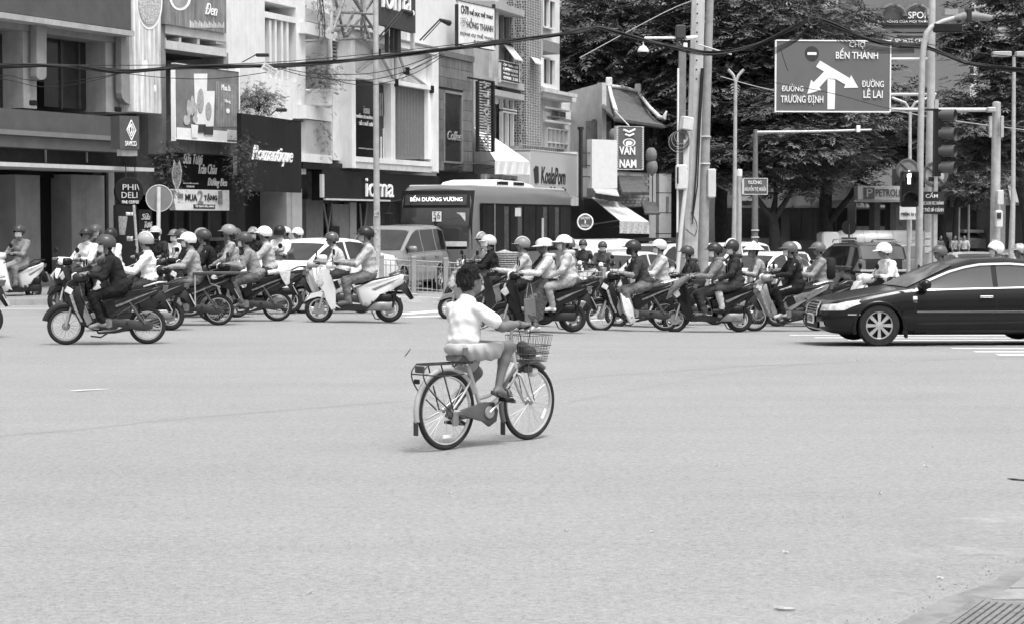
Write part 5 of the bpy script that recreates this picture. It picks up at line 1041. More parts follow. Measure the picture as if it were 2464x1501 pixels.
# ================================================================ trees
def tree(label, name, Y, trunk, branches, crowns, seed, r0=.35, mat=LEAF, size=.75):
    b_ = GY(trunk[0][0], Y); t = thing(name, label, 'tree', (b_.x, b_.y, b_.z), group='street trees across the junction')
    L_ = [Vector((b_.x, b_.y, b_.z - .3))] + [at(x, y, Y) for x, y in trunk]; L_ = [v - t.location for v in L_]
    MB().tube([Vector(v) for v in spline([tuple(v) for v in L_], 4)], [r0 * (1.25 - .75 * i / (4 * (len(L_) - 1))) for i in range(4 * (len(L_) - 1) + 1)], 10).build('trunk', BARK, t, 70)
    for br in branches:
        q = [Vector(at(x, y, Y + dy)) - t.location for x, y, dy in br]; q = [Vector(v) for v in spline([tuple(v) for v in q], 4)]
        MB().tube(q, [r0 * .55 * (1 - .75 * i / (len(q) - 1)) for i in range(len(q))], 7).build('limb', BARK, t, 70)
    for i, (x, y, dy, rx, ry, rz, nc) in enumerate(crowns):
        c = at(x, y, Y + dy) - t.location; link('crown', spray_mesh(tuple(c), (rx, ry, rz), nc, 46, size, seed + i * 7, .3, .22, .22, .35), mat, t)
tree('broad dark tree with a leaning trunk over the tiled roof', 'street_tree', 107, [(1622, 600), (1618, 440), (1590, 320), (1606, 250), (1622, 150)], [[(1590, 320, 0), (1540, 200, -2), (1460, 110, -3)], [(1606, 250, 0), (1700, 150, 1), (1760, 60, 2)]], [(1530, 90, 0, 4.6, 3.5, 2.6, 56), (1660, 130, 1, 4.4, 3.5, 3.6, 60), (1420, 90, -1, 2.4, 2, 2.2, 26), (1590, 0, 1, 6, 3.5, 2.6, 56), (1370, 175, -2, 1.3, 1.2, 1.0, 12), (1640, 230, 2, 3.0, 2.5, 2.2, 36)], 100, .42)
tree('dark tree filling the middle behind the forked pole', 'street_tree', 104, [(1738, 600), (1735, 480), (1750, 380), (1760, 250)], [[(1750, 380, 0), (1690, 290, 1), (1640, 230, 1)], [(1750, 380, 0), (1820, 300, 1), (1850, 220, 0)]], [(1780, 110, 0, 5.2, 4, 4.6, 66), (1720, 300, 0, 3.6, 3.4, 3.4, 40), (1860, 60, 1, 4, 4, 3.5, 40), (1830, 260, -1, 4.2, 3.4, 3.2, 44)], 200, .38)
tree('forked tree with two dark limbs spreading below the street name sign', 'street_tree', 98, [(1866, 610), (1862, 540), (1858, 512)], [[(1860, 530, 0), (1830, 490, 0), (1808, 450, 0), (1790, 400, 0)], [(1860, 520, 0), (1866, 470, .5), (1862, 420, 1)], [(1862, 530, 0), (1900, 470, 0), (1930, 410, 0)]], [(1800, 390, 0, 2.8, 2.8, 1.5, 26), (1900, 370, 0, 3.6, 3, 2.0, 36), (1960, 300, 1, 3.6, 3, 2.4, 40)], 300, .34)
tree('dark tree behind the direction sign with a low leaning limb', 'street_tree', 108, [(1990, 610), (1985, 520), (1992, 420), (2010, 300)], [[(1990, 540, 0), (2040, 480, -1), (2062, 440, -1)], [(1990, 430, 0), (1930, 360, 1)]], [(1975, 315, 0, 4.0, 4, 2.3, 46), (2060, 270, 1, 3.6, 4, 1.9, 42), (1950, 150, 1, 3.4, 4, 4, 46)], 400, .45)
tree('slim dark tree between the direction sign and curved pole', 'street_tree', 112, [(2266, 610), (2262, 520), (2240, 400), (2190, 300)], [[(2240, 400, 0), (2150, 330, 1)]], [(2130, 280, 0, 4.0, 4, 1.8, 44), (2200, 290, 1, 3.2, 3.4, 2.0, 38), (2235, 335, 0, 2.6, 3, 2.0, 30)], 500, .3)
tree('large leafy tree at the photo edge above the poles', 'street_tree', 96, [(2482, 620), (2476, 520), (2450, 420), (2420, 300)], [[(2450, 420, 0), (2400, 350, 0), (2330, 300, -1)], [(2430, 330, 0), (2390, 200, 0), (2370, 100, 0)]], [(2425, 50, 0, 1.9, 2, 2.6, 40), (2450, 200, 0, 2.6, 2.6, 2.4, 44), (2350, 330, -1, 2.6, 2.6, 2.0, 40), (2410, 375, 0, 2.8, 3, 1.3, 30), (2292, 95, -1, .6, .7, .7, 7), (2480, 60, 0, 3, 3, 4, 40)], 600, .42, LEAF, .6)
tree('pale leafed small tree before the dark tiled shop', 'street_tree', 110, [(2298, 610), (2300, 520), (2310, 440)], [[(2305, 480, 0), (2330, 440, 0)]], [(2310, 440, 0, 2.2, 2, 1.4, 26)], 700, .2, LEAFL, .5)
# mass of foliage closing the view behind
for i, (x, y, rx, rz, n) in enumerate(((1660, 230, 6, 5, 60), (1850, 180, 7, 6, 70), (1990, 310, 4.6, 2.6, 46), (1900, 420, 6, 2.0, 40), (1740, 420, 5, 2, 36), (2200, 330, 4.5, 1.8, 36), (2390, 320, 4, 2.2, 40))):
    o = link('distant_foliage', spray_mesh(tuple(at(x, y, 122)), (rx, 2.5, rz), n, 46, .95, 900 + i * 5, .35, .22, .22, .2), LEAFD)
    stuff(tag(o, 'dark mass of leaves closing the view far behind the street trees', 'foliage', 'far foliage masses'))
# ================================================================ vehicles
_WH = {}
def wheel(par, x, y, z, r, style, wd=.2, rimk=.66):
    """tyre and spoked rim about the y axis; the outer face looks along the sign of y"""
    e = bpy.data.objects.new('wheel', None); COL.objects.link(e); e.parent = par; e.location = (x, y, z)
    if y < 0: e.rotation_euler = (0, 0, math.pi)
    key = (r, style, wd)
    if key not in _WH:
        rr = r * rimk; h = wd / 2
        t = MB().lathe([(rr, -h), (r * .93, -h), (r * .985, -h * .8), (r, -h * .4), (r, h * .4), (r * .985, h * .8), (r * .93, h), (rr, h), (rr * .98, h * .6), (rr * .98, -h)], (0, 0, 0), 36, 'y').build('tyre', RUBBER, e, 40)
        m = MB(); m.ring((0, h * .75, 0), rr * .96, rr * .06, 'y', 36, 6); n = {'camry': 8, 'five': 5, 'multi': 10}[style]
        for k in range(n):
            a = 2 * math.pi * k / n; c, s = math.cos(a), math.sin(a); q = rr * (.14 if n > 5 else .2)
            p0, p1 = (rr * .22, q * .6), (rr * .94, q); vs = []
            for yy in (h * .45, h * .8):
                for (ra, hw) in (p0, p1):
                    for sg in (-1, 1): vs.append((ra * c - sg * hw * s, yy + (.0 if ra > rr * .5 else .01), ra * s + sg * hw * c))
            m.hexa([vs[0], vs[1], vs[3], vs[2], vs[4], vs[5], vs[7], vs[6]])
        m.lathe([(.001, h * .4), (rr * .3, h * .4), (rr * .28, h * .85), (rr * .12, h * .9), (.001, h * .9)], (0, 0, 0), 20, 'y')
        rm = m.build('rim', M(.5, .3, .1, 8, metal=.7), e)
        bk = MB().lathe([(.001, h * .1), (rr * .97, h * .1), (rr * .97, h * .15), (.001, h * .15)], (0, 0, 0), 24, 'y').build('brake_disc', BLACK, e)
        _WH[key] = (t.data, rm.data, bk.data)
    else:
        for nm, d, mt in zip(('tyre', 'rim', 'brake_disc'), _WH[key], (RUBBER, None, None)): link(nm, d, None, e)
    return e
def lerp1(x, pts):                                        # piecewise linear through points sorted by descending x
    xs = [p[0] for p in pts][::-1]; zs = [p[1] for p in pts][::-1]
    return float(np.interp(x, xs, zs))
class Car:
    def __init__(s, name, label, cat, loc, rz, L, W, top, belt, paint, wr=.32, ax=(1.4, -1.35), zb=.22, wheels='five', tum=.32, group=None, sc=1.0, anchor=None):
        rz = R(rz)
        if anchor:                                        # put the given local ground point at loc
            c, q = math.cos(rz), math.sin(rz); loc = (loc[0] - (anchor[0] * c - anchor[1] * q) * sc, loc[1] - (anchor[0] * q + anchor[1] * c) * sc, loc[2])
        s.t = thing(name, label, cat, loc, rz, group, sc); s.pl = {}; s.L, s.W, s.top, s.belt, s.zb0, s.tum, s.paint = L, W, top, belt, zb, tum, paint
        xs = np.arange(-L / 2, L / 2 + .001, .05); xs[-1] = L / 2; rings = [s.sec(x) for x in xs]; n = len(rings[0]); v = []; f = []
        for x, rg in zip(xs, rings):
            full = [(-y, z) for y, z in rg[::-1]][:-1] + [(y, z) for y, z in rg]      # left, over the bottom ... closed loop
            v += [(x, y, z) for y, z in full]
        N = 2 * n - 1; ra = wr + .075
        for i in range(len(xs) - 1):
            xm = (xs[i] + xs[i + 1]) / 2
            for k in range(N - 1):
                q = (i * N + k, i * N + k + 1, (i + 1) * N + k + 1, (i + 1) * N + k); zm = sum(v[j][2] for j in q) / 4; ym = abs(sum(v[j][1] for j in q) / 4)
                if ym > W * .3 and any((xm - a) ** 2 + (zm - wr) ** 2 < ra * ra for a in ax): continue
                f.append(q)
        f += [tuple(range(N)), tuple(range((len(xs) - 1) * N, len(xs) * N))]
        MB().add(v, f).build('body', paint, s.t, 38)
        MB().box(-L / 2 + .25, L / 2 - .35, -W * .36, W * .36, zb - .02, .62).build('underbody', M(.008, .9, 0), s.t)
        for a in ax:
            for sg in (-1, 1):
                yy = s.ys(a, wr + .3)
                MB().ring((a, sg * (yy - .015), wr), ra, .03, 'y', 30, 6, -.3, math.pi + .3, sq=.7).build('wheel_arch', paint, s.t, 60); wheel(s.t, a, sg * (yy - .115), wr, wr, wheels)
    def sec(s, x):
        L, W = s.L, s.W; df, dr = L / 2 - x, x + L / 2
        k = min(np.interp(df, [0, .03, .1, .25, .6, 1.0], [.66, .78, .88, .95, .985, 1]), np.interp(dr, [0, .03, .1, .3, .8], [.78, .86, .92, .97, 1])); h = W / 2 * k
        t = lerp1(x, s.top); bl = min(lerp1(x, s.belt), t - .015); zb = s.zb0 + float(np.interp(min(df, dr), [0, .12, .3], [.08, .02, 0])); gh = t - bl; y5 = .93 * h
        mz = zb + (bl - zb) * .55
        P_ = [(0, zb), (.86 * h, zb), (.965 * h, zb + .07), (.992 * h, zb + (mz - zb) * .5), (h, mz), (.985 * h, bl - (bl - zb) * .12), (y5 + .012 * W, bl), (y5 - s.tum * gh * .45, bl + gh * .45), (y5 - s.tum * gh * .86, bl + gh * .86), ((y5 - s.tum * gh) * .9, bl + gh * .965), ((y5 - s.tum * gh) * .5, t - .004 - .004 * gh), (0, t)]
        low = []
        for a, b_ in zip(P_[1:6], P_[2:7]): low += [(a[0] + (b_[0] - a[0]) * j / 3, a[1] + (b_[1] - a[1]) * j / 3) for j in range(3)]
        return [P_[0]] + low + P_[6:]
    def ys(s, x, z):
        P_ = s.sec(x); zs = [p[1] for p in P_[1:-2]]; ys = [p[0] for p in P_[1:-2]]; return float(np.interp(z, zs, ys))
    def zt(s, x, y):
        P_ = s.sec(x)[-6:]; ys = [p[0] for p in P_][::-1]; zs = [p[1] for p in P_][::-1]; return float(np.interp(abs(y), ys, zs))
    def fx(s, y, z, rear=False):                          # where the nose (or tail) surface lies at that offset
        for i in range(400):
            x = (s.L / 2 - i * .005) * (-1 if rear else 1)
            if s.sec(x)[-1][1] >= z and s.ys(x, z) >= abs(y): return x
        return 0
    def side(s, sg, x, z, off): return (x, sg * (s.ys(x, z) + off), z)
    def glass_side(s, sg, x0, x1, mat=GLASS, lo=.03, hi=.83, name='side_window', off=.006, n=12):
        v = []
        for i in range(n + 1):
            x = x0 + (x1 - x0) * i / n; t = lerp1(x, s.top); bl = min(lerp1(x, s.belt), t - .015); g = t - bl; a, b_ = bl + lo, bl + max(lo + .01, hi * g)
            for j in range(4): z = a + (b_ - a) * j / 3; v.append(s.side(sg, x, z, off))
        return MB().add(v, [(i * 4 + j, i * 4 + j + 1, i * 4 + 5 + j, i * 4 + 4 + j) for i in range(n) for j in range(3)]).build(name, mat, s.t, 40)
    def strip(s, sg, x0, x1, zf, th, mat, name, off=.01, n=10):
        m = MB(); v = []
        for i in range(n + 1): x = x0 + (x1 - x0) * i / n; z = zf(x) if callable(zf) else zf; v += [s.side(sg, x, z - th / 2, .0), s.side(sg, x, z - th / 2, off), s.side(sg, x, z + th / 2, off), s.side(sg, x, z + th / 2, .0)]
        m.add(v, [(i * 4 + j, i * 4 + j + 1, i * 4 + 5 + j, i * 4 + 4 + j) for i in range(n) for j in range(3)]); return m.build(name, mat, s.t)
    def screen(s, x0, x1, mat=GLASSB, name='windscreen', k=.9, off=.008):
        v = []; n = 8
        for i in range(n + 1):
            x = x0 + (x1 - x0) * i / n; P_ = s.sec(x); w_ = P_[-4][0] * k
            for j in range(n + 1): y = -w_ + 2 * w_ * j / n; v.append((x + (off if x0 > 0 else -off), y, s.zt(x, y) + off))
        return MB().add(v, [(i * (n + 1) + j, i * (n + 1) + j + 1, (i + 1) * (n + 1) + j + 1, (i + 1) * (n + 1) + j) for i in range(n) for j in range(n)]).build(name, mat, s.t, 40)
    def panel(s, pts, mat, name, off=.012, rear=False):   # ('f',y,z) on the nose or tail, ('s',side,x,z) on a flank
        sr = -1 if rear else 1; xe = s.L / 2 * sr
        def plan(z):                                      # outline of the nose or tail at that height: arc length, x, y
            z = round(z, 2)
            if (z, sr) not in s.pl:
                x0 = s.fx(0, z, rear); q = [(x0, 0.0)] + [(x0 - sr * i * .025, s.ys(x0 - sr * i * .025, z)) for i in range(50)]; a = [0.0]
                for u, v in zip(q[:-1], q[1:]): a.append(a[-1] + math.hypot(v[0] - u[0], v[1] - u[1]))
                s.pl[(z, sr)] = (a, [u[0] for u in q], [u[1] for u in q])
            return s.pl[(z, sr)]
        uv = []
        for p in pts:
            a, X, Y = plan(p[-1])
            if p[0] == 'f': uv.append((math.copysign(float(np.interp(abs(p[1]), Y, a)), p[1]), p[2]))
            else: uv.append((p[1] * float(np.interp(-sr * p[2], [-sr * x for x in X[1:]], a[1:])), p[3]))
        n = len(uv); c = (sum(u[0] for u in uv) / n, sum(u[1] for u in uv) / n); tr = [(uv[i], uv[(i + 1) % n], c) for i in range(n)]
        for _ in range(3):
            nx = []
            for t in tr:
                m = [((t[i][0] + t[(i + 1) % 3][0]) / 2, (t[i][1] + t[(i + 1) % 3][1]) / 2) for i in range(3)]; nx += [(t[0], m[0], m[2]), (m[0], t[1], m[1]), (m[2], m[1], t[2]), (m[0], m[1], m[2])]
            tr = nx
        idx = {}; V = []; f = []
        def vid(u):
            k = (round(u[0], 5), round(u[1], 5))
            if k not in idx:
                z0 = math.floor(u[1] * 50) / 50; w = (u[1] - z0) * 50; P2 = []
                for zz in (z0, z0 + .02): a, X, Y = plan(zz); P2.append((float(np.interp(abs(u[0]), a, X)), float(np.interp(abs(u[0]), a, Y))))
                x = P2[0][0] * (1 - w) + P2[1][0] * w; y = P2[0][1] * (1 - w) + P2[1][1] * w; d = Vector((.35 * sr * max(.0, 1 - abs(u[0]) * .4), y * .6, 0)); d = d.normalized() * off
                idx[k] = len(V); V.append((x + d.x, math.copysign(y, u[0]) + math.copysign(d.y, u[0]), u[1]))
            return idx[k]
        for t in tr: f.append(tuple(vid(u) for u in t))
        return MB().add(V, [q for q in f if len(set(q)) == 3]).build(name, mat, s.t, 60)
    def mirror(s, x, z, mat):
        for sg in (-1, 1):
            y = s.ys(x, z); m = MB(); m.rbox((x, sg * (y + .13), z + .04), (.07, .11, .075), .04); m.tube([(x, sg * (y - .02), z - .03), (x, sg * (y + .06), z)], .025, 6); m.build('mirror', mat, s.t, 50)
    def handles(s, xs, z, mat):
        for sg in (-1, 1):
            for x in xs: MB().rbox((x, sg * (s.ys(x, z) + .02), z), (.11, .018, .018), .012).build('door_handle', mat, s.t)
    def seams(s, xs, mat=BLACK):
        for sg in (-1, 1):
            for x in xs:
                m = MB(); v = []
                for j in range(7): z = s.zb0 + .1 + (lerp1(x, s.belt) - s.zb0 - .1) * j / 6; v += [s.side(sg, x - .006, z, .004), s.side(sg, x + .006, z, .004)]
                m.add(v, [(2 * j, 2 * j + 1, 2 * j + 3, 2 * j + 2) for j in range(6)]).build('door_seam', mat, s.t)
    def plate(s, txt, rear=False, z=.5, two=None):
        x = s.fx(0, z, rear) + (-.03 if rear else .03); wd, ht = (.26, .11) if not two else (.17, .1)
        MB().rbox((x, 0, z), (.012, wd * .95, ht * .9), .005).build('number_plate', WHITE, s.t); sg = -1 if rear else 1
        for i, tx in enumerate([txt] if not two else [txt, two]): text(tx, LETD, (x + sg * .016, 0, z + (0 if not two else .045 - .09 * i)), (0, sg, 0), (0, 0, 1), s.t, wd * 1.5, ht * (1.2 if not two else .7), ext=.001)
def lights(c, head=None, tail=None, lamp=M(.5, .1, .5, 11, spec=.6)):
    for sg in (-1, 1):
        if head: c.panel([(k[0], k[1] * sg, k[2]) if k[0] == 'f' else ('s', sg, k[1], k[2]) for k in head], lamp, 'headlight')
        if tail: c.panel([(k[0], k[1] * sg, k[2]) if k[0] == 'f' else ('s', sg, k[1], k[2]) for k in tail], M(.10, .15, .2, spec=.6), 'tail_light', rear=True)
BLK = M(.006, .2, 0, coat=.22, spec=.22); SILV = M(.26, .28, .03, metal=.35, coat=.6); WPT = M(.72, .3, .03, coat=.7); GRY = M(.14, .28, .03, metal=.3, coat=.6)
SED_T = [(2.4, .54), (2.37, .66), (2.26, .74), (1.7, .86), (1.12, .95), (.35, 1.35), (.0, 1.45), (-.5, 1.47), (-.95, 1.42), (-1.7, 1.10), (-2.1, 1.05), (-2.34, .98), (-2.4, .72)]
SED_B = [(2.4, .5), (2.26, .66), (1.2, .90), (.3, .93), (-1.5, .97), (-2.2, .95), (-2.4, .68)]
def saloon(label, loc, rz, paint, name='saloon_car', group=None, front=True, sc=1.0, anchor=None, wheels='five', glass=GLASSB, L=4.8, ax=(1.42, -1.3)):
    c = Car(name, label, 'car', loc, rz, L, 1.8, SED_T, SED_B, paint, .325, ax, .2, wheels, .34, group, sc, anchor)
    for sg in (-1, 1):
        c.glass_side(sg, .98, -.24, glass); c.glass_side(sg, -.32, -1.14, glass); c.glass_side(sg, -1.18, -1.55, glass, name='quarter_window')
        c.strip(sg, 1.05, -1.6, lambda x: lerp1(x, SED_B) + .018, .022, CHROME, 'window_trim', .012)
    c.screen(1.08, .36, glass); c.screen(-.98, -1.66, glass, 'rear_window'); c.mirror(.86, .98, paint); c.handles((-.12, -1.02), .82, CHROME if paint is BLK else paint); c.seams((1.0, -.28, -1.2))
    lights(c, [('f', .46, .58), ('f', .54, .68), ('s', 2.2, .705), ('s', 1.80, .775), ('s', 1.84, .71), ('s', 2.1, .60)], [('f', .45, .80), ('f', .5, .92), ('s', -2.15, .95), ('s', -2.2, .80)])
    return c
# the black saloon
c = saloon('glossy black saloon driving in from the photo edge', GY(2115, 29.6), 184, BLK, 'black_saloon', anchor=(1.55, .80), wheels='camry', glass=M(.05, .10, .2, 1, spec=.6), ax=(1.55, -1.2))
c.t.scale = (1, 1, .93)
for e in bpy.data.objects:
    if e.parent == c.t and e.name.startswith('wheel') and e.type == 'EMPTY': e.location.z /= .93; e.scale.z = 1 / .93
c.panel([('f', -.36, .50), ('f', -.36, .64), ('f', -.25, .70), ('f', .25, .70), ('f', .36, .64), ('f', .36, .50), ('f', .25, .47), ('f', -.25, .47)], BLACK, 'grille', .01)
for k in range(5): MB().rbox((c.fx(.2, .5 + .04 * k) + .03, 0, .5 + .043 * k), (.008, .30, .008), .004).build('grille_bar', M(.5, .25, .1, metal=.8), c.t)
MB().tube([(c.fx(y, z) + .025, y, z) for y, z in ((-.37, .5), (-.36, .65), (-.24, .71), (.24, .71), (.36, .65), (.37, .5))], .016, 6).build('grille_surround', CHROME, c.t, 50)
for sg in (-1, 1):
    c.panel([('f', .52 * sg, .32), ('f', .52 * sg, .41), ('f', .66 * sg, .41), ('f', .7 * sg, .33)], M(.5, .15, .3, 14), 'fog_lamp'); c.strip(sg, .98, -1.3, .56, .035, M(.03, .3), 'door_moulding', .016); c.strip(sg, .98, -1.3, .578, .008, CHROME, 'moulding_trim', .019); c.strip(sg, 2.05, 1.86, .53, .02, CHROME, 'bumper_trim', .012)
    c.strip(sg, .9, -1.5, lambda x: lerp1(x, SED_B) + .80 * (lerp1(x, SED_T) - lerp1(x, SED_B)), .035, M(.55, .2, .1, metal=.5), 'window_visor', .03); c.strip(sg, 1.0, -.95, .25, .05, M(.02, .5), 'side_sill', .012)
    MB().rbox((1.0, sg * (c.ys(1.0, .8) + .006), .80), (.035, .006, .028), .01).build('side_repeater', WHITE, c.t); MB().rbox((1.12, sg * (c.ys(1.0, .25) - .03), .26), (.02, .05, .12), .01).build('mud_flap', BLACK, c.t)
    text('V6', CHROME, (1.0, sg * (c.ys(1.0, .74) + .008), .74), (-sg, 0, 0), (0, 0, 1), c.t, .06, .04, ext=.002)
MB().rbox((c.fx(.2, .3) + .02, 0, .33), (.01, .42, .05), .01).build('air_intake', BLACK, c.t)
x = c.fx(0, .42) + .03; MB().rbox((x, .0, .43), (.012, .2, .085), .004).build('number_plate', WHITE, c.t); text('51F 859.01', LETD, (x + .015, 0, .43), (0, 1, 0), (0, 0, 1), c.t, .34, .11, ext=.001)
# other cars
MPV_T = [(2.3, .62), (2.27, .82), (2.1, .93), (1.5, 1.06), (1.3, 1.10), (.45, 1.62), (.1, 1.74), (-1.5, 1.77), (-2.0, 1.70), (-2.24, 1.25), (-2.3, .75)]; MPV_B = [(2.3, .55), (2.1, .82), (1.4, 1.0), (-1.9, 1.06), (-2.3, .9)]
def mpv(label, loc, rz, paint, name='people_carrier', group=None, sc=1.0, rails=False):
    c = Car(name, label, 'car', loc, rz, 4.6, 1.84, MPV_T, MPV_B, paint, .34, (1.42, -1.33), .24, 'five', .2, group, sc)
    for sg in (-1, 1):
        c.glass_side(sg, 1.1, -.08); c.glass_side(sg, -.16, -1.1); c.glass_side(sg, -1.18, -1.95, name='quarter_window'); c.strip(sg, 1.15, -1.95, lambda x: lerp1(x, MPV_B) + .015, .02, CHROME, 'window_trim', .012)
    c.screen(1.28, .42); c.screen(-2.02, -2.22, name='rear_window'); c.mirror(.95, 1.1, paint); c.handles((0, -1.0), .92, paint); c.seams((1.1, -.12, -1.15))
    lights(c, [('f', .42, .72), ('f', .5, .84), ('s', 2.05, .88), ('s', 1.75, .92), ('s', 1.95, .76)], [('f', .55, .95), ('f', .55, 1.25), ('s', -2.15, 1.3), ('s', -2.05, .95)])
    c.panel([('f', -.4, .62), ('f', -.4, .8), ('f', .4, .8), ('f', .4, .62)], M(.04, .4, .5, 30), 'grille', .012); c.panel([('f', -.6, .36), ('f', -.5, .52), ('f', .5, .52), ('f', .6, .36)], BLACK, 'air_intake', .01)
    if rails:
        for sg in (-1, 1): MB().tube([(.3, sg * .62, 1.74), (.2, sg * .62, 1.82), (-1.5, sg * .62, 1.85), (-1.7, sg * .62, 1.78)], .022, 6).build('roof_rail', CHROME, c.t)
    return c
c = mpv('silver grey people carrier stopped behind the fence beside the bus', GY(942, 51), 252, SILV, 'people_carrier'); c.plate('51H 206.71', z=.48)
c = saloon('white saloon waiting behind the white scooter', GY(752, 44.5), 238, WPT, 'white_saloon'); c.plate('51G 418.20', z=.42); MB().rbox((c.fx(0, .6) + .02, 0, .62), (.01, .4, .05), .01).build('grille', BLACK, c.t)
c = saloon('pale grey saloon behind the fence between van and riders', GY(1500, 58), 228, M(.5, .3, .03, coat=.6), 'grey_saloon'); MB().rbox((c.fx(0, .6) + .02, 0, .6), (.01, .36, .05), .01).build('grille', BLACK, c.t)
c = mpv('light pickup style car with a dark roof rack behind the pale saloon', GY(1575, 64), 238, M(.5, .3, .03, coat=.6), 'pickup_car'); MB().box(-1.4, .2, -.65, .65, 1.80, 1.90).build('roof_rack', DARK, c.t)
c = mpv('white tall car behind the concrete pole', GY(1735, 66), 232, WPT, 'white_tall_car')
c = saloon('white saloon right of the conical hat', GY(1832, 60), 232, WPT, 'white_saloon')
c = saloon('white saloon seen from behind left of the black tall car', GY(1890, 63), 84, WPT, 'white_saloon', None); c.plate('51K', True, .6, '331.02')
c = mpv('black tall car seen from behind with a pale plate', GY(2058, 57.5), 101, BLK, 'black_tall_car', None, 1.0, True); c.plate('51G', True, .8, '057.63'); MB().rbox((-2.3, 0, .95), (.02, .75, .03), .01).build('tailgate_strip', CHROME, c.t); MB().rbox((-2.16, 0, 1.17), (.03, .14, .05), .02).build('wiper_housing', BLACK, c.t); text('PEUGEOT', CHROME, (-2.31, 0, 1.0), (0, -1, 0), (0, 0, 1), c.t, .5, .05, ext=.004); MB().lathe([(.001, 0), (.05, 0), (.04, .02), (.001, .02)], (-2.32, 0, 1.09), 12, 'x').build('badge', CHROME, c.t)
c = mpv('second dark tall car half hidden behind the black one', GY(2150, 63), 99, GRY, 'dark_tall_car', None, 1.0, True)
c = saloon('silver saloon from behind beyond the black saloon roof', GY(2330, 60), 93, M(.45, .3, .03, metal=.4, coat=.5), 'silver_saloon'); c = saloon('silver saloon from behind cut by the photo edge', GY(2462, 58), 95, M(.45, .3, .03, metal=.4, coat=.5), 'silver_saloon')
# minibus with lettering
def boxy(name, label, cat, loc, rz, L, W, Hh, paint, zb=.3, rake=0.0, rnd=.18, sc=1.0):
    t = thing(name, label, cat, loc, R(rz), None, sc); m = MB(); v = []; st_ = [(-L / 2, .93), (-L / 2 + .06, .985), (-L / 2 + .2, 1), (L / 2 - .35, 1), (L / 2 - .12, .985), (L / 2, .92)]
    for x, k in st_:
        w_, h_ = W / 2 * k, Hh - (1 - k) * 1.4; rg = [(0, zb), (w_ - .06, zb), (w_, zb + .08), (w_, .9), (w_ * .99, 1.5), (w_ * .965, h_ - rnd * 1.1), (w_ * .93, h_ - rnd * .5), (w_ * .85, h_ - rnd * .12), (w_ * .6, h_), (0, h_ + .03)]
        v += [(x - (rake * max(0, z - 1.9) if x > L / 2 - .5 else 0), y, z) for y, z in [(-y, z) for y, z in rg[::-1]][:-1] + rg]
    N = 19; m.add(v, [(i * N + k, i * N + k + 1, (i + 1) * N + k + 1, (i + 1) * N + k) for i in range(len(st_) - 1) for k in range(N - 1)] + [tuple(range(N)), tuple(range((len(st_) - 1) * N, len(st_) * N))]); m.build('body', paint, t, 35); return t
t = boxy('minibus', 'white and grey minibus with AIRLINE lettering on its window boards', 'minibus', GY(1425, 70), 238, 5.2, 1.95, 2.15, WPT, sc=.85)
for sg in (-1, 1):
    for x0, x1 in ((1.2, .5), (.4, -.6), (-.7, -1.5), (-1.6, -2.4)): MB().box(x1, x0, min(sg * .955, sg * .972), max(sg * .955, sg * .972), 1.15, 1.72).build('side_window', GLASS, t)
    for x in (1.6, -1.6): wheel(t, x, sg * .88, .33, .33, 'five')
MB().box(2.50, 2.62, -.8, .8, 1.15, 1.8).build('windscreen', GLASSB, t); MB().box(-1.9, .4, .973, .985, 1.2, 1.7).build('window_board', M(.55, .6, .1), t); MB().box(-2.5, 2.4, .974, .984, .5, 1.05).build('grey_panel', M(.25, .4, .1), t)
text('AIRLINE AIRLINE', LETD, (-.75, .99, 1.5), (-1, 0, 0), (0, 0, 1), t, 2.0, .22, ext=.003); text('HOTEL', LETD, (-.75, .99, 1.28), (-1, 0, 0), (0, 0, 1), t, .7, .12, ext=.003)
# city bus
BUSB, BUSG = M(.13, .35, .06, 1, coat=.4), M(.015, .2, .4, 1.2, spec=.04)
bp_ = GY(1046, 54.2); ang = 270 - 21.0
t = boxy('city_bus', 'grey city bus with route number 56 behind the fence', 'bus', (bp_.x + math.sin(R(21)) * 4.25, bp_.y + math.cos(R(21)) * 4.25, bp_.z), ang, 8.5, 2.36, 2.92, BUSB, .32, .24, .3)
XF = 4.25
def busq(name, mat, ys, zs, x0, dx=.0, k=8):              # front pane bowed forward
    v = []
    for j in range(7):
        z = zs[0] + (zs[1] - zs[0]) * j / 6
        for i in range(k + 1): y = ys[0] + (ys[1] - ys[0]) * i / k; v.append((x0 + dx - .12 * (y / 1.1) ** 4 - max(0, z - 1.9) * .22, y, z))
    return MB().add(v, [(j * (k + 1) + i, j * (k + 1) + i + 1, (j + 1) * (k + 1) + i + 1, (j + 1) * (k + 1) + i) for j in range(6) for i in range(k)]).build(name, mat, t, 60)
busq('nose_panel', BUSB, (-1.13, 1.13), (.36, 1.12), XF, .10); busq('windscreen_surround', BLACK, (-1.13, 1.13), (1.12, 2.78), XF, .08); busq('windscreen', M(.035, .05, .35, .8, spec=.6), (-1.05, 1.05), (1.2, 2.28), XF, .105); busq('destination_panel', M(.05, .3, .2), (-.95, .95), (2.36, 2.66), XF, .11)
busq('dashboard_shelf', M(.5, .6, .2, 5), (-.1, 1.0), (1.2, 1.34), XF, .115); busq('bumper', M(.10, .4, .1), (-1.12, 1.12), (.36, .6), XF, .14)
text('BẾN DƯƠNG VƯƠNG', emit(.8, .8), (XF + .0, .05, 2.52), (0, 1, 0), (0, 0, 1), t, 1.6, .17, ext=.003, bold=.01); MB().box(XF + .118, XF + .122, -.02, .26, 1.9, 2.18).build('route_card', WHITE, t); text('56', M(.2, .5), (XF + .128, .12, 2.06), (0, 1, 0), (0, 0, 1), t, .22, .2, ext=.002, bold=.03); MB().box(XF + .02, XF + .03, .68, .95, 1.9, 2.15).build('notice', M(.6, .6, .2, 20), t)
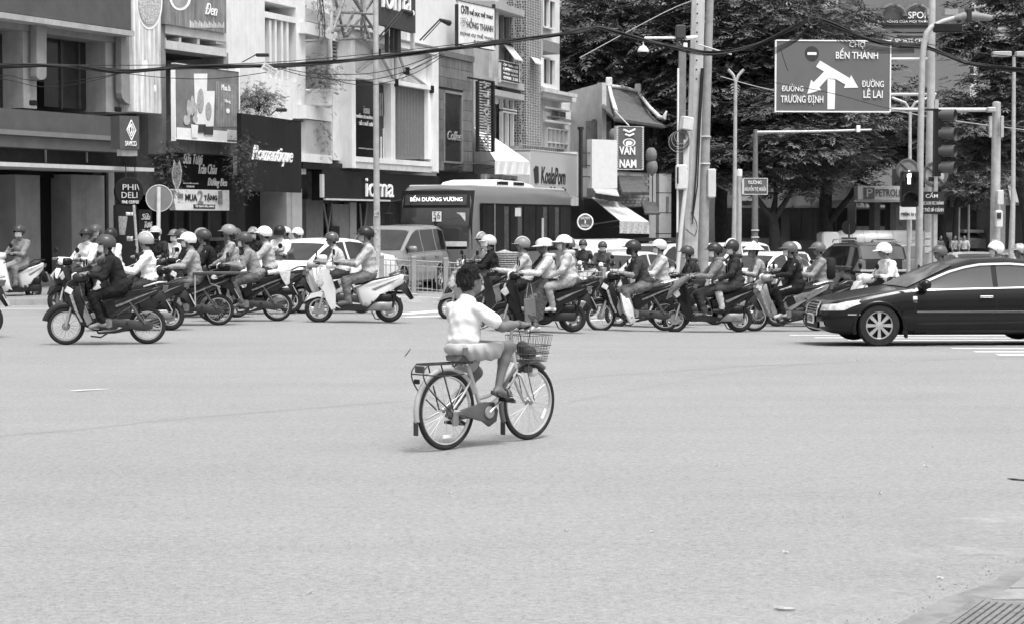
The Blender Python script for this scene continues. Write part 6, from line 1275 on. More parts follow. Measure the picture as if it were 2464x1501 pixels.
text('FAW AUTO', CHROME, (XF + .125, .28, .98), (0, 1, 0), (0, 0, 1), t, .5, .07, ext=.004)
for y0, y1 in ((-.05, .75), (.1, .95)): MB().tube([(XF + .16, y0, 1.0), (XF + .17, y0 + .02, 1.2), (XF + .16, y0 + .15, 2.0 if y0 < 0 else 1.75)], .018, 5).build('wiper', BLACK, t)
for sg in (-1, 1): busq('headlight', M(.7, .12, .3, 12), (sg * .72, sg * 1.02), (.66, .82), XF, .125, 4)
MB().tube([(XF + .1, -1.0, 2.5), (XF + .45, -1.15, 2.45), (XF + .5, -1.2, 2.1)], .03, 6).build('mirror_arm', BLACK, t); MB().rbox((XF + .5, -1.2, 1.95), (.06, .1, .2), .04).build('mirror', BLACK, t); 
for sg in (-1, 1):
    MB().box(-4.1, 3.7, min(sg * 1.172, sg * 1.183), max(sg * 1.172, sg * 1.183), 1.0, 2.42).build('window_band', M(.008, .3, .1, spec=.02), t)
    for k, (x1, x0) in enumerate(((2.65, 3.55), (1.45, 2.55), (.35, 1.35), (-.75, .25), (-1.85, -.85), (-2.95, -1.95), (-4.0, -3.05))):
        MB().box(x1, x0, min(sg * 1.184, sg * 1.19), max(sg * 1.184, sg * 1.19), 1.06, 2.36).build('side_window', BUSG, t)
        if k in (1, 2, 4, 5): MB().box(x1 + .08, x1 + .42, min(sg * 1.191, sg * 1.195), max(sg * 1.191, sg * 1.195), 1.08, 2.34).build('curtain', M(.06, .8, .5, 9), t)
    for x in (2.2, -2.2): wheel(t, x, sg * 1.08, .44, .44, 'five', .28)
    MB().box(-1.5, -1.3, min(sg * 1.196, sg * 1.2), max(sg * 1.196, sg * 1.2), 1.2, 2.0).build('notice_strip', M(.4, .6), t); MB().box(.5, 1.0, min(sg * 1.196, sg * 1.2), max(sg * 1.196, sg * 1.2), 2.05, 2.3).build('notice', M(.5, .6), t)
for sg in (-1, 1): MB().box(2.62, 2.68, min(sg * 1.196, sg * 1.21), max(sg * 1.196, sg * 1.21), .5, 2.4).build('door_pillar', M(.2, .4), t)
MB().rbox((-.1, 0, 2.885), (3.95, .98, .06), .04).build('roof_panel', M(.34, .5, .12, 2), t); ac = MB(); ac.slab([(2.2, 2.90), (1.9, 3.06), (1.2, 3.14), (-.6, 3.12), (-1.6, 3.02), (-2.0, 2.9)], .85, .15).build('roof_air_unit', WHITE, t, 40)
for k in range(14):
    for x0 in (1.55, .2): MB().rbox((x0 - (k % 7) * .13, .86 if k < 7 else -.86, 3.03), (.03, .02, .05), .01).build('vent', BLACK, t)
# tank lorry far behind
t = thing('tank_lorry', 'pale tank lorry with dark lettering parked before the petrol station', 'lorry', GY(2120, 98), R(2)); m = MB(); m.lathe([(.02, -2.3), (.5, -2.26), (.58, -2.1), (.58, 2.1), (.5, 2.26), (.02, 2.3)], (0, 0, 1.5), 22, 'x'); m.build('tank', M(.55, .35, .1, 2, metal=.2), t, 50)
for x in (-1.6, -1.0, -.3, .5, 1.3, 1.9): MB().ring((x, 0, 1.5), .585, .012, 'x', 28, 5).build('tank_band', M(.3, .5), t)
text('PETROLIMEX', LETD, (-.2, -.62, 1.4), (1, 0, 0), (0, 0, 1), t, 1.6, .16, ext=.003); text('51D 318', LETD, (1.8, -.62, 1.25), (1, 0, 0), (0, 0, 1), t, .6, .12, ext=.003)
MB().box(-2.3, 2.3, -.4, .4, .6, .9).build('chassis', DARK, t); MB().rbox((-2.75, 0, 1.3), (.45, .75, .7), .12).build('cab', WPT, t); MB().rbox((2.3, -.45, 1.9), (.1, .05, .08), .01).build('hatch', DARK, t)
for x in (-2.6, -.5, 1.2, 2.0):
    for sg in (-1, 1): wheel(t, x, sg * .6, .36, .36, 'five')
# ================================================================ motorbikes: prototypes heading +x, ground z = 0
_BW = {}
def bwheel(par, x, z, r, style, tw=.035):
    e = bpy.data.objects.new('wheel', None); COL.objects.link(e); e.parent = par; e.location = (x, 0, z); key = (r, style, tw)
    if key not in _BW:
        rr = r - tw * 2; out = []
        out.append(MB().ring((0, 0, 0), r - tw, tw, 'y', 40, 10, sq=.95).build('tyre', RUBBER, e, 60)); m = MB(); m.ring((0, 0, 0), rr, tw * .42, 'y', 40, 6, sq=1.6); m.build('rim', CHROME if style == 'wire' else M(.10 if style != 'silver' else .5, .4, .1, metal=.5), e, 60); out.append(e)
        m = MB()
        if style == 'wire':
            for k in range(28):
                a = 2 * math.pi * k / 28; b = a + (.35 if k % 2 else -.35); sy = .03 if k % 4 < 2 else -.03
                m.tube([(.035 * math.cos(b), sy, .035 * math.sin(b)), (rr * math.cos(a), 0, rr * math.sin(a))], .0022, 4, False)
            m.lathe([(.01, -.05), (.045, -.05), (.06, -.03), (.06, .03), (.045, .05), (.01, .05)], (0, 0, 0), 14, 'y')
        else:
            for k in range(5):
                a = 2 * math.pi * k / 5
                for d in (-.12, .12): m.tube([(.03 * math.cos(a), 0, .03 * math.sin(a)), (rr * math.cos(a + d), 0, rr * math.sin(a + d))], [.02, .012], 6)
            m.lathe([(.01, -.05), (.05, -.05), (.06, -.02), (.06, .02), (.05, .05), (.01, .05)], (0, 0, 0), 14, 'y')
        m.build('spokes', STEEL if style != 'cast' else M(.08, .4, .1, metal=.4), e, 50)
        if style != 'wire': m = MB(); m.lathe([(.03, .05), (.1, .05), (.1, .056), (.03, .056)], (0, 0, 0), 24, 'y'); m.build('brake_disc', STEEL, e)
        _BW[key] = [(c.name.split('.')[0], c.data) for c in bpy.data.objects if c.parent == e]
    else:
        for nm, d in _BW[key]: link(nm, d, None, e)
    return e
PA = M(.02, .2, .05, coat=1)
def common(t, hb, hz, mir=True):
    MB().tube([(hb - .06, .36, hz + .01), (hb, .22, hz + .03), (hb + .03, 0, hz - .01), (hb, -.22, hz + .03), (hb - .06, -.36, hz + .01)], .012, 8).build('handlebar', BLACK, t, 60)
    for s in (-1, 1):
        MB().tube([(hb - .02, s * .27, hz + .02), (hb - .07, s * .39, hz + .01)], .019, 8).build('grip', BLACK, t)
        if mir: MB().tube([(hb, s * .2, hz + .03), (hb + .02, s * .25, hz + .14), (hb - .01, s * .29, hz + .19)], .006, 5).build('mirror_stalk', BLACK, t); m = MB(); m.lathe([(.01, -.012), (.05, -.012), (.058, 0), (.05, .012), (.01, .012)], (hb - .01, s * .30, hz + .23), 14, 'x'); m.build('mirror', BLACK, t, 50)
def underbone():
    t = thing('motorbike', 'x', 'motorbike'); fx, rx, z, r = .63, -.60, .285, .285
    bwheel(t, fx, z, r, 'wire'); bwheel(t, rx, z, r, 'wire')
    MB().ring((fx, 0, z), r + .035, .05, 'y', 16, 8, R(15), R(165), sq=1.0).build('front_fender', PA, t, 60)
    for s in (-1, 1): MB().tube([(fx, s * .075, z), (fx - .08, s * .075, .55), (fx - .15, s * .07, .82)], [.026, .022, .02], 8).build('fork', M(.4, .35, .1, metal=.6), t, 60); MB().tube([(-.33, s * .13, .66), (-.57, s * .12, .31)], .016, 8).tube([(-.37, s * .13, .60), (-.5, s * .12, .40)], .024, 8).build('shock_absorber', M(.09, .4, .6, 60, metal=.4), t)
    MB().slab([(.52, .92), (.66, .80), (.64, .70), (.50, .50), (.40, .30), (.22, .24), (.20, .32), (.30, .50), (.38, .72), (.42, .92)], [.12, .06, .07, .17, .17, .12, .12, .19, .2, .13], .03, shrink=.9).build('leg_shield', PA, t, 50)
    MB().slab([(.66, .82), (.60, .96), (.48, 1.02), (.40, .98), (.46, .84)], [.05, .11, .12, .1, .1], .03).build('front_cowl', PA, t, 50)
    m = MB(); m.rbox((.40, 0, 1.02), (.12, .15, .075), .05); m.build('handlebar_cover', PA, t, 50); m = MB(); m.lathe([(.001, .05), (.06, .045), (.085, .0), (.085, -.03)], (.49, 0, 1.02), 16, 'x'); m.build('headlight', M(.72, .1, .2, 12), t, 60)
    for s in (-1, 1): MB().slab([(.60, .90), (.64, .82), (.54, .76), (.5, .84)], .03, .01, s * .1).build('turn_signal', M(.6, .2, .2, 12), t, 50)
    MB().slab([(.16, .46), (-.02, .66), (-.30, .74), (-.70, .86), (-.86, .90), (-.80, .80), (-.52, .66), (-.28, .54), (-.05, .38)], [.10, .13, .15, .12, .05, .08, .13, .15, .11], .03, shrink=.88).build('side_panel', PA, t, 50)
    for s in (-1, 1):
        MB().slab([(-.12, .60), (-.40, .71), (-.76, .84), (-.74, .82), (-.40, .68), (-.14, .57)], .006, .002, s * .146).build('decal', M(.14, .3, .6, 25), t); MB().slab([(.52, .78), (.44, .52), (.36, .36), (.40, .36), (.49, .54), (.56, .76)], .006, .002, s * .185).build('trim_strip', M(.25, .3, .4, 25), t); MB().slab([(.33, .62), (.22, .36), (.30, .30), (.36, .44)], .01, .003, s * .175).build('inner_shield', M(.2, .5, .2, 9), t)
    MB().slab([(.40, .42), (.20, .50), (.05, .62), (.14, .70), (.24, .56), (.42, .52)], .07, .02).build('centre_tunnel', M(.03, .5, .1), t, 50)
    MB().slab([(.16, .68), (.10, .765), (-.12, .79), (-.36, .82), (-.66, .865), (-.72, .83), (-.40, .745), (-.05, .70)], [.07, .10, .13, .14, .11, .08, .14, .11], .03, shrink=.9).build('seat', M(.02, .7, .2, 9, .2), t, 50)
    m = MB(); m.rbox((.02, 0, .33), (.18, .10, .10), .03); m.rbox((.18, 0, .33), (.10, .07, .06), .02); m.build('engine', M(.07, .5, .4, 14, metal=.4), t)
    MB().tube([(.2, -.06, .28), (.15, -.1, .17), (-.1, -.13, .18), (-.3, -.15, .24), (-.82, -.17, .36)], [.018, .018, .02, .042, .046], 10).build('exhaust', M(.10, .35, .3, 6, metal=.6), t, 50)
    MB().slab([(-.05, .40), (-.05, .29), (-.55, .21), (-.68, .24), (-.70, .32), (-.55, .37)], .02, .008, .10).build('chain_case', M(.05, .45, .3, 8, metal=.3), t, 50)
    MB().slab([(-.62, .80), (-.84, .84), (-.98, .50), (-.93, .48), (-.80, .66), (-.66, .70)], [.07, .06, .07, .07, .08, .08], .02).build('rear_fender', BLACK, t, 50)
    MB().slab([(-.84, .90), (-.93, .90), (-.90, .80), (-.83, .80)], .07, .02).build('tail_light', M(.10, .2, .2, 8), t, 50); MB().slab([(-.90, .68), (-.99, .50), (-.985, .49), (-.89, .67)], .09, .004).build('number_plate', M(.36, .6, .2, 12), t)
    MB().tube([(-.55, .10, .88), (-.78, .11, .95), (-.90, .06, .95), (-.90, -.06, .95), (-.78, -.11, .95), (-.55, -.10, .88)], .014, 7).build('grab_rail', M(.4, .3, .1, metal=.7), t, 60)
    for x in (.10, -.30): MB().tube([(x, -.28, .27 if x > 0 else .34), (x, .28, .27 if x > 0 else .34)], .015, 6).build('footpeg', BLACK, t)
    for k in range(5): MB().rbox((.16 + .022 * k, 0, .33), (.005, .085, .075), .003).build('cooling_fin', M(.2, .4, .2, metal=.6), t)
    m = MB(); m.lathe([(.001, .0), (.07, 0), (.075, -.015), (.001, -.02)], (-.02, .115, .33), 16, 'y'); m.build('crankcase_cover', M(.22, .35, .3, 12, metal=.6), t, 50); MB().tube([(.12, .2, .25), (.22, .22, .26)], .012, 5).build('gear_lever', STEEL, t); MB().tube([(.38, .1, 1.0), (.5, .14, .88), (.5, .1, .6)], .006, 5).build('control_cable', BLACK, t); MB().slab([(.06, .62), (-.10, .68), (-.16, .54), (.0, .46)], .01, .003, .125).build('frame_cover', M(.012, .5, .2), t)
    MB().tube([(.0, .1, .18), (.1, .16, .12), (.25, .16, .14)], .014, 6).build('stand', BLACK, t); common(t, .34, 1.02); return t
def scooter(round_=False):
    t = thing('scooter', 'x', 'motorbike'); r = .255; fx, rx = .64, -.62; st = 'cast' if round_ else 'silver'
    bwheel(t, fx, r, r, st, .045); bwheel(t, rx, r, r, st, .05)
    MB().slab([(.36, .36), (.46, .50), (.62, .56), (.78, .52), (.90, .38), (.80, .43), (.66, .47), (.52, .44)], [.07, .1, .1, .08, .04, .06, .09, .09], .03, shrink=.95).build('front_fender', PA, t, 50)
    for s in (-1, 1): MB().tube([(fx, s * .085, r), (fx - .10, s * .08, .58)], [.026, .022], 8).build('fork', M(.4, .35, .1, metal=.6), t, 60)
    if round_: MB().slab([(.58, .52), (.64, .72), (.58, .94), (.48, 1.0), (.40, .96), (.37, .60), (.33, .34), (.22, .24), (.40, .22), (.50, .34)], [.1, .13, .13, .12, .14, .23, .24, .2, .15, .14], .05, shrink=.93).build('leg_shield', PA, t, 60); MB().slab([(.66, .70), (.63, .86), (.6, .9), (.6, .68)], [.03, .08, .07, .05], .02).build('front_badge', M(.7, .3, .1), t, 60)
    else: MB().slab([(.56, .56), (.72, .74), (.60, .98), (.46, 1.0), (.42, .84), (.34, .58), (.34, .32), (.24, .24), (.42, .22), (.52, .40)], [.12, .04, .12, .12, .16, .22, .23, .2, .14, .13], .04, shrink=.93).build('leg_shield', PA, t, 50); MB().slab([(.66, .80), (.60, .94), (.50, .97), (.56, .82)], [.09, .12, .12, .13], .02).build('headlight', M(.6, .12, .3, 10), t, 50)
    MB().slab([(.36, .22), (-.15, .20), (-.15, .30), (.36, .31)], .18, .03).build('floorboard', BLACK, t, 40)
    MB().slab([(-.12, .28), (-.02, .62), (-.30, .74), (-.84, .86), (-.98, .84), (-.88, .70), (-.66, .58), (-.44, .50), (-.26, .26)], [.15, .14, .18, .14, .04, .09, .15, .19, .16], .04, shrink=.9).build('side_panel', PA, t, 50)
    MB().slab([(.0, .66), (-.05, .75), (-.30, .77), (-.62, .82), (-.80, .86), (-.82, .82), (-.40, .71)], [.10, .13, .15, .14, .10, .10, .15], .03, shrink=.9).build('seat', M(.02, .7, .2, 9, .2), t, 50)
    if round_: m = MB(); m.rbox((.44, 0, 1.03), (.10, .16, .07), .05); m.build('handlebar_cover', PA, t, 50); m = MB(); m.lathe([(.001, .05), (.06, .04), (.08, 0), (.08, -.03)], (.52, 0, 1.03), 16, 'x'); m.build('headlight', M(.72, .1, .2, 12), t, 60)
    else: m = MB(); m.rbox((.42, 0, 1.02), (.09, .14, .055), .04); m.build('handlebar_cover', BLACK, t, 50)
    m = MB(); m.rbox((-.42, .10, .30), (.26, .06, .09), .04); m.build('engine_cover', M(.28, .35, .2, 10, metal=.6) if not round_ else M(.03, .5), t, 50); MB().tube([(-.25, -.12, .22), (-.4, -.16, .26), (-.85, -.17, .38)], [.02, .05, .055], 10).build('exhaust', M(.05, .4, .2), t, 50)
    for s in (-1, 1):
        MB().slab([(.34, .33), (-.12, .31), (-.24, .27), (-.5, .5), (-.44, .46), (-.2, .22), (.36, .21)], .008, .003, s * .19).build('lower_trim', M(.02, .5, .2), t); MB().slab([(-.30, .60), (-.60, .72), (-.84, .80), (-.62, .70), (-.36, .57)], .006, .002, s * .17).build('decal', M(.18, .4, .4, 20), t); MB().slab([(.62, .66), (.70, .74), (.60, .84), (.54, .72)], .012, .004, s * .12).build('turn_signal', M(.45, .2, .3, 14), t)
    m = MB(); m.rbox((-.50, .12, .44), (.16, .05, .07), .03); m.build('air_filter', BLACK, t, 50); MB().tube([(-.3, .1, .2), (-.36, .15, .08), (-.44, .12, .06)], .012, 5).build('stand', BLACK, t); MB().slab([(.42, .94), (.36, .60), (.30, .36), (.34, .36), (.40, .60), (.46, .92)], .15, .03).build('inner_shield', M(.025, .5, .2), t, 50)
    MB().tube([(-.75, .13, .62), (-.66, .13, .27)], .028, 8).build('shock_absorber', BLACK, t)
    MB().slab([(-.68, .70), (-.90, .74), (-1.06, .42), (-1.0, .40), (-.86, .56), (-.72, .60)], [.07, .06, .07, .07, .08, .08], .02).build('rear_fender', BLACK, t, 50); MB().slab([(-.88, .84), (-.99, .83), (-.94, .74), (-.86, .76)], .08, .02).build('tail_light', M(.10, .2, .2, 8), t, 50); MB().slab([(-.97, .64), (-1.07, .44), (-1.062, .43), (-.96, .63)], .09, .004).build('number_plate', M(.36, .6, .2, 12), t)
    MB().tube([(-.62, .12, .84), (-.80, .12, .92), (-.93, .06, .92), (-.93, -.06, .92), (-.80, -.12, .92), (-.62, -.12, .84)], .016, 7).build('grab_rail', PA if not round_ else BLACK, t, 60)
    for s in (-1, 1): MB().tube([(-.30, s * .14, .36), (-.30, s * .27, .38)], .014, 6).build('footpeg', BLACK, t)
    common(t, .38, 1.03); return t
PROTO = {'under': underbone(), 'scoot': scooter(), 'round': scooter(True)}; USED = set()
PAINTED = {'front_fender', 'leg_shield', 'front_cowl', 'handlebar_cover', 'side_panel'}
def bike(kind, label, px, Y, hd, paint, group='motorbikes in the traffic', sc=1.0, lean=0):
    sc *= random.uniform(.965, 1.035); p = GY(px, Y); t = PROTO[kind] if kind not in USED else copy_tree(PROTO[kind]); USED.add(kind)
    t.location = p; t.rotation_euler = (R(lean), 0, R(hd)); t.scale = (sc, sc, sc); tag(t, label, 'motorbike', group)
    for c in bpy.data.objects:
        if c.parent == t and c.name.split('.')[0] in PAINTED: c.material_slots[0].link = 'OBJECT'; c.material_slots[0].material = paint
    return t

# ================================================================ people
SKIN = M(.2, .55, .12, 8, spec=.35); HAIR = M(.014, .6, .3, 30); SHOE = M(.05, .6, .3, 8)
def cloth(v, var=.16): return M(v, .9, var, 5, .9, bs=11, spec=.06)
HV = {}
def head_mesh():
    if 'h' not in HV:
        s = SDF((-.16, -.13, -.24), (.16, .13, .18), .0095)
        s.ell((-.004, 0, .02), (.098, .077, .105), 0, .01); s.ell((.03, 0, -.055), (.062, .056, .062), 0, .03); s.limb((.088, 0, .012), (.108, 0, -.022), .011, .014, 0, .012); s.limb((.085, -.03, .03), (.085, .03, .03), .014, .014, 0, .012)
        s.limb((-.02, 0, -.07), (-.045, 0, -.20), .052, .056, 0, .03)
        for g in (-1, 1): s.ell((-.008, g * .08, -.006), (.022, .010, .032), 0, .006); s.ell((.088, g * .031, .008), (.010, .014, .008), 6, .002)
        s.limb((.086, -.02, -.052), (.086, .02, -.052), .006, .006, 6, .003); s.ell((-.022, 0, .040), (.100, .085, .102), 6, .008); s.ell((-.05, 0, -.03), (.05, .072, .07), 6, .01)
        V, Fq = s.mesh(); HV['h'] = (V, Fq, s.mats(V, Fq))
        s = SDF((-.09, -.07, -.07), (.09, .07, .06), .0065)
        s.ell((.0, 0, .0), (.042, .04, .02), 0, .01); s.limb((-.03, 0, .0), (-.085, 0, .005), .026, .028, 0, .015)
        for i, y in enumerate((-.03, -.011, .009, .028)):
            l = (.9, 1, .97, .8)[i]; s.limb((.025, y, .008), (.055 * l, y, -.006), .0105, .0095, 0, .004); s.limb((.055 * l, y, -.006), (.05 * l, y, -.032), .0095, .009, 0, .003); s.limb((.05 * l, y, -.032), (.022, y, -.038), .009, .008, 0, .003)
        s.limb((-.01, -.035, -.002), (.02, -.044, -.024), .012, .010, 0, .006); s.limb((.02, -.044, -.024), (.04, -.030, -.034), .010, .008, 0, .003)
        V, Fq = s.mesh(); HV['f'] = (V, Fq, np.zeros(len(Fq), int))
    return HV['h'], HV['f']
def rotz(a): c, s = math.cos(a), math.sin(a); return np.array([[c, -s, 0], [s, c, 0], [0, 0, 1.0]])
def roty(a): c, s = math.cos(a), math.sin(a); return np.array([[c, 0, s], [0, 1, 0], [-s, 0, c]])
POSE = {  # hip, chest, neck, head; per side (left y>0): shoulder, elbow, wrist, knee, ankle, toe
 'ride': dict(hip=(-.20, .86), chest=(-.13, 1.20), neck=(-.10, 1.40), head=(-.05, 1.555), el=(.03, .31, 1.10), wr=(.27, .32, 1.075), kn=(.24, .17, .735), an=(.11, .17, .34), toe=(.27, .19, .285)),
 'scoot': dict(hip=(-.24, .86), chest=(-.19, 1.20), neck=(-.17, 1.40), head=(-.13, 1.555), el=(.02, .30, 1.08), wr=(.28, .32, 1.08), kn=(.18, .15, .74), an=(.10, .15, .38), toe=(.26, .17, .335)),
 'down': dict(hip=(-.22, .86), chest=(-.17, 1.20), neck=(-.15, 1.40), head=(-.11, 1.555), el=(.03, .30, 1.08), wr=(.28, .32, 1.08), kn=(.16, .20, .62), an=(.06, .30, .12), toe=(.22, .32, .05)),
 'back': dict(hip=(-.56, .93), chest=(-.52, 1.27), neck=(-.50, 1.46), head=(-.46, 1.615), el=(-.40, .30, 1.12), wr=(-.20, .20, 1.02), kn=(-.16, .24, .83), an=(-.24, .22, .46), toe=(-.08, .23, .42)),
 'stand': dict(hip=(0, .92), chest=(.0, 1.26), neck=(0, 1.46), head=(.03, 1.60), el=(.02, .27, 1.13), wr=(.12, .26, .90), kn=(.04, .11, .50), an=(-.02, .11, .10), toe=(.12, .12, .04)),
}
POSE['ride2'] = dict(POSE['ride'], hip=(-.22, .86), chest=(-.10, 1.18), neck=(-.04, 1.375), head=(.02, 1.525), el=(.06, .27, 1.03), wr=(.27, .32, 1.075), kn=(.22, .20, .74), an=(.08, .19, .34), toe=(.25, .21, .285))
POSE['scoot2'] = dict(POSE['scoot'], hip=(-.26, .86), chest=(-.25, 1.20), neck=(-.235, 1.405), head=(-.20, 1.56), el=(-.02, .25, 1.04), kn=(.16, .19, .745), an=(.12, .17, .38), toe=(.28, .2, .335))
BOD = {}
def body_mesh(pose, yaw, h=.019, tilt=0.0, wide=1.0):
    key = (pose, yaw, h, tilt, wide)
    if key in BOD: return BOD[key]
    P_ = POSE[pose]; hx, hzz = P_['hip']; cx, cz = P_['chest']; nx, nz = P_['neck']; W_ = wide
    s = SDF((-.95, -.5, -.02), (.5, .5, 1.6), h)
    s.ell((hx, 0, hzz), (.14, .17 * W_, .125), 3, .05); s.limb((hx, -.05, hzz + .02), (hx, .05, hzz + .02), .12, .12, 3, .05)
    mx, mz = (hx + cx) / 2, (hzz + cz) / 2; s.ell((mx, 0, mz), (.135 * W_, .165 * W_, .16), 1, .06); s.ell((cx, 0, cz), (.14 * W_, .185 * W_, .165), 1, .06); s.limb((nx - .02, -.13, nz - .075), (nx - .02, .13, nz - .075), .062, .062, 1, .06); s.ell((hx - .015, 0, hzz + .075), (.15 * W_, .182 * W_, .085), 1, .02)
    s.limb((nx - .01, 0, nz - .05), (nx + .01, 0, nz + .03), .062, .055, 1, .02)
    wr = []
    for g in (-1, 1):
        sh = (nx - .02, g * .185, nz - .085); el = np.array(P_['el']) * (1, g, 1); w_ = np.array(P_['wr']) * (1, g, 1)
        s.limb(sh, el, .074, .06, 1, .04); s.limb(el, w_, .057, .041, 2, .015); wr.append(w_)
        kn, an, to = [np.array(P_[k]) * (1, g, 1) for k in ('kn', 'an', 'toe')]
        s.limb((hx + .02, g * .09, hzz - .02), kn, .104, .08, 3, .05); s.limb(kn, an + (0, 0, .03), .076, .056, 4, .02); s.limb(an + (-.03, 0, -.03), an + (.02, 0, -.01), .042, .042, 5, .02); s.limb(an + (0, 0, -.02), to, .042, .034, 5, .02)
    # folds in the cloth
    gx_, gy_, gz_ = np.meshgrid(*s.ax, indexing='ij', sparse=True)
    s.d += (.0075 * np.sin(gz_ * 36 + 3 * np.sin(gx_ * 15 + gy_ * 9)) * np.sin(gx_ * 26 + gy_ * 19 + 2 * np.sin(gz_ * 11)) + .0025 * np.sin(gz_ * 70 + gx_ * 40 + 2 * np.sin(gy_ * 30))).astype(np.float32) * (s.d < .06)
    V, Fq = s.mesh(); parts = [(V, Fq, s.mats(V, Fq))]; (hV, hF, hM), (fV, fF, fM) = head_mesh(); hc = np.array((P_['head'][0], 0, P_['head'][1]))
    parts.append((hV @ (rotz(yaw) @ roty(tilt)).T + hc, hF, hM))
    for g, w_ in zip((-1, 1), wr):
        el = np.array(P_['el']) * (1, g, 1); d = w_ - el; d /= np.linalg.norm(d); q = fV.copy()
        if g < 0: q[:, 1] *= -1
        q = q @ roty(-math.asin(max(-.6, min(.6, d[2]))) * .6).T @ rotz(math.atan2(d[1], d[0]) * .5).T; parts.append((q + w_ + d * .075, fF if g > 0 else fF[:, ::-1], fM))
    me = mesh_of(parts, 'person', 7); BOD[key] = (me, hc); return BOD[key]
_HM = {}
def helmet_mesh(kind):
    if kind in _HM: return _HM[kind]
    m = MB(); n, k = 28, 9; back = {'half': 118, 'cap': 98, 'full': 138, 'wrap': 118}[kind]; front = {'half': 82, 'cap': 84, 'full': 82, 'wrap': 84}[kind]
    for Rr, fl in ((.140, 0), (.128, 1)):
        v = [(0, 0, Rr)]; f = []
        for j in range(1, k + 1):
            for i in range(n):
                ph = 2 * math.pi * i / n; tm = back + (front - back) * max(0, math.cos(ph)) ** (.6 if kind == 'full' else .8); th = R(tm) * j / k
                v.append((Rr * 1.13 * math.sin(th) * math.cos(ph) - .006, Rr * .93 * math.sin(th) * math.sin(ph), Rr * math.cos(th)))
        f += [(0, 1 + i, 1 + (i + 1) % n) for i in range(n)]; f += [(1 + j * n + i, 1 + (j + 1) * n + i, 1 + (j + 1) * n + (i + 1) % n, 1 + j * n + (i + 1) % n) for j in range(k - 1) for i in range(n)]
        m.add(v, f)
    if kind in ('half', 'cap'):
        L_ = .06 if kind == 'half' else .09; v = []
        for j in range(4):
            for i in range(9): ph = R(-62 + 124 * i / 8); r = 1 + L_ / .15 * j / 3 * math.cos(ph); v.append((.155 * r * math.cos(ph) - .006, .128 * r * math.sin(ph), .022 - .012 * j / 3 * (1 if kind == 'half' else 1.6)))
        q = len(v); v2 = [(x, y, z - .008) for x, y, z in v]
        m.add(v + v2, [(j * 9 + i, j * 9 + i + 1, j * 9 + 10 + i, j * 9 + 9 + i) for j in range(3) for i in range(8)] + [(q + j * 9 + i, q + j * 9 + 9 + i, q + j * 9 + 10 + i, q + j * 9 + i + 1) for j in range(3) for i in range(8)] + [(27 + i, 28 + i, q + 28 + i, q + 27 + i) for i in range(8)])
    if kind == 'wrap':
        for z in (.0, .03, .06): m.ring((-.006, 0, z), .135, .012, 'z', 24, 6)
    me = m.build('helmet', BLACK, None, 50); d = me.data; bpy.data.objects.remove(me); _HM[kind] = d; return d
def mask_mesh(kind='mask'):
    if kind in _HM: return _HM[kind]
    v = []; a = 9; b = 7; lo, hi, w_ = (-.115, -.002, 68) if kind == 'mask' else ((-.15, .0, 120) if kind == 'scarf' else (-.06, .045, 78))
    for j in range(b):
        z = lo + (hi - lo) * j / (b - 1)
        for i in range(a):
            ph = R(-w_ + 2 * w_ * i / (a - 1)); bul = .014 * math.sin(math.pi * j / (b - 1)) * math.cos(ph)
            rx, ry = (.112 + bul, .088) if kind != 'visor' else (.158, .128)
            if kind != 'visor' and j == 0: rx, ry = rx * .82, ry * .8
            v.append((rx * math.cos(ph) - .0, ry * math.sin(ph), z))
    m = MB().add(v, [(j * a + i, j * a + i + 1, (j + 1) * a + i + 1, (j + 1) * a + i) for j in range(b - 1) for i in range(a - 1)]); o = m.build(kind, BLACK, None, 60); d = o.data; bpy.data.objects.remove(o); _HM[kind] = d; return d
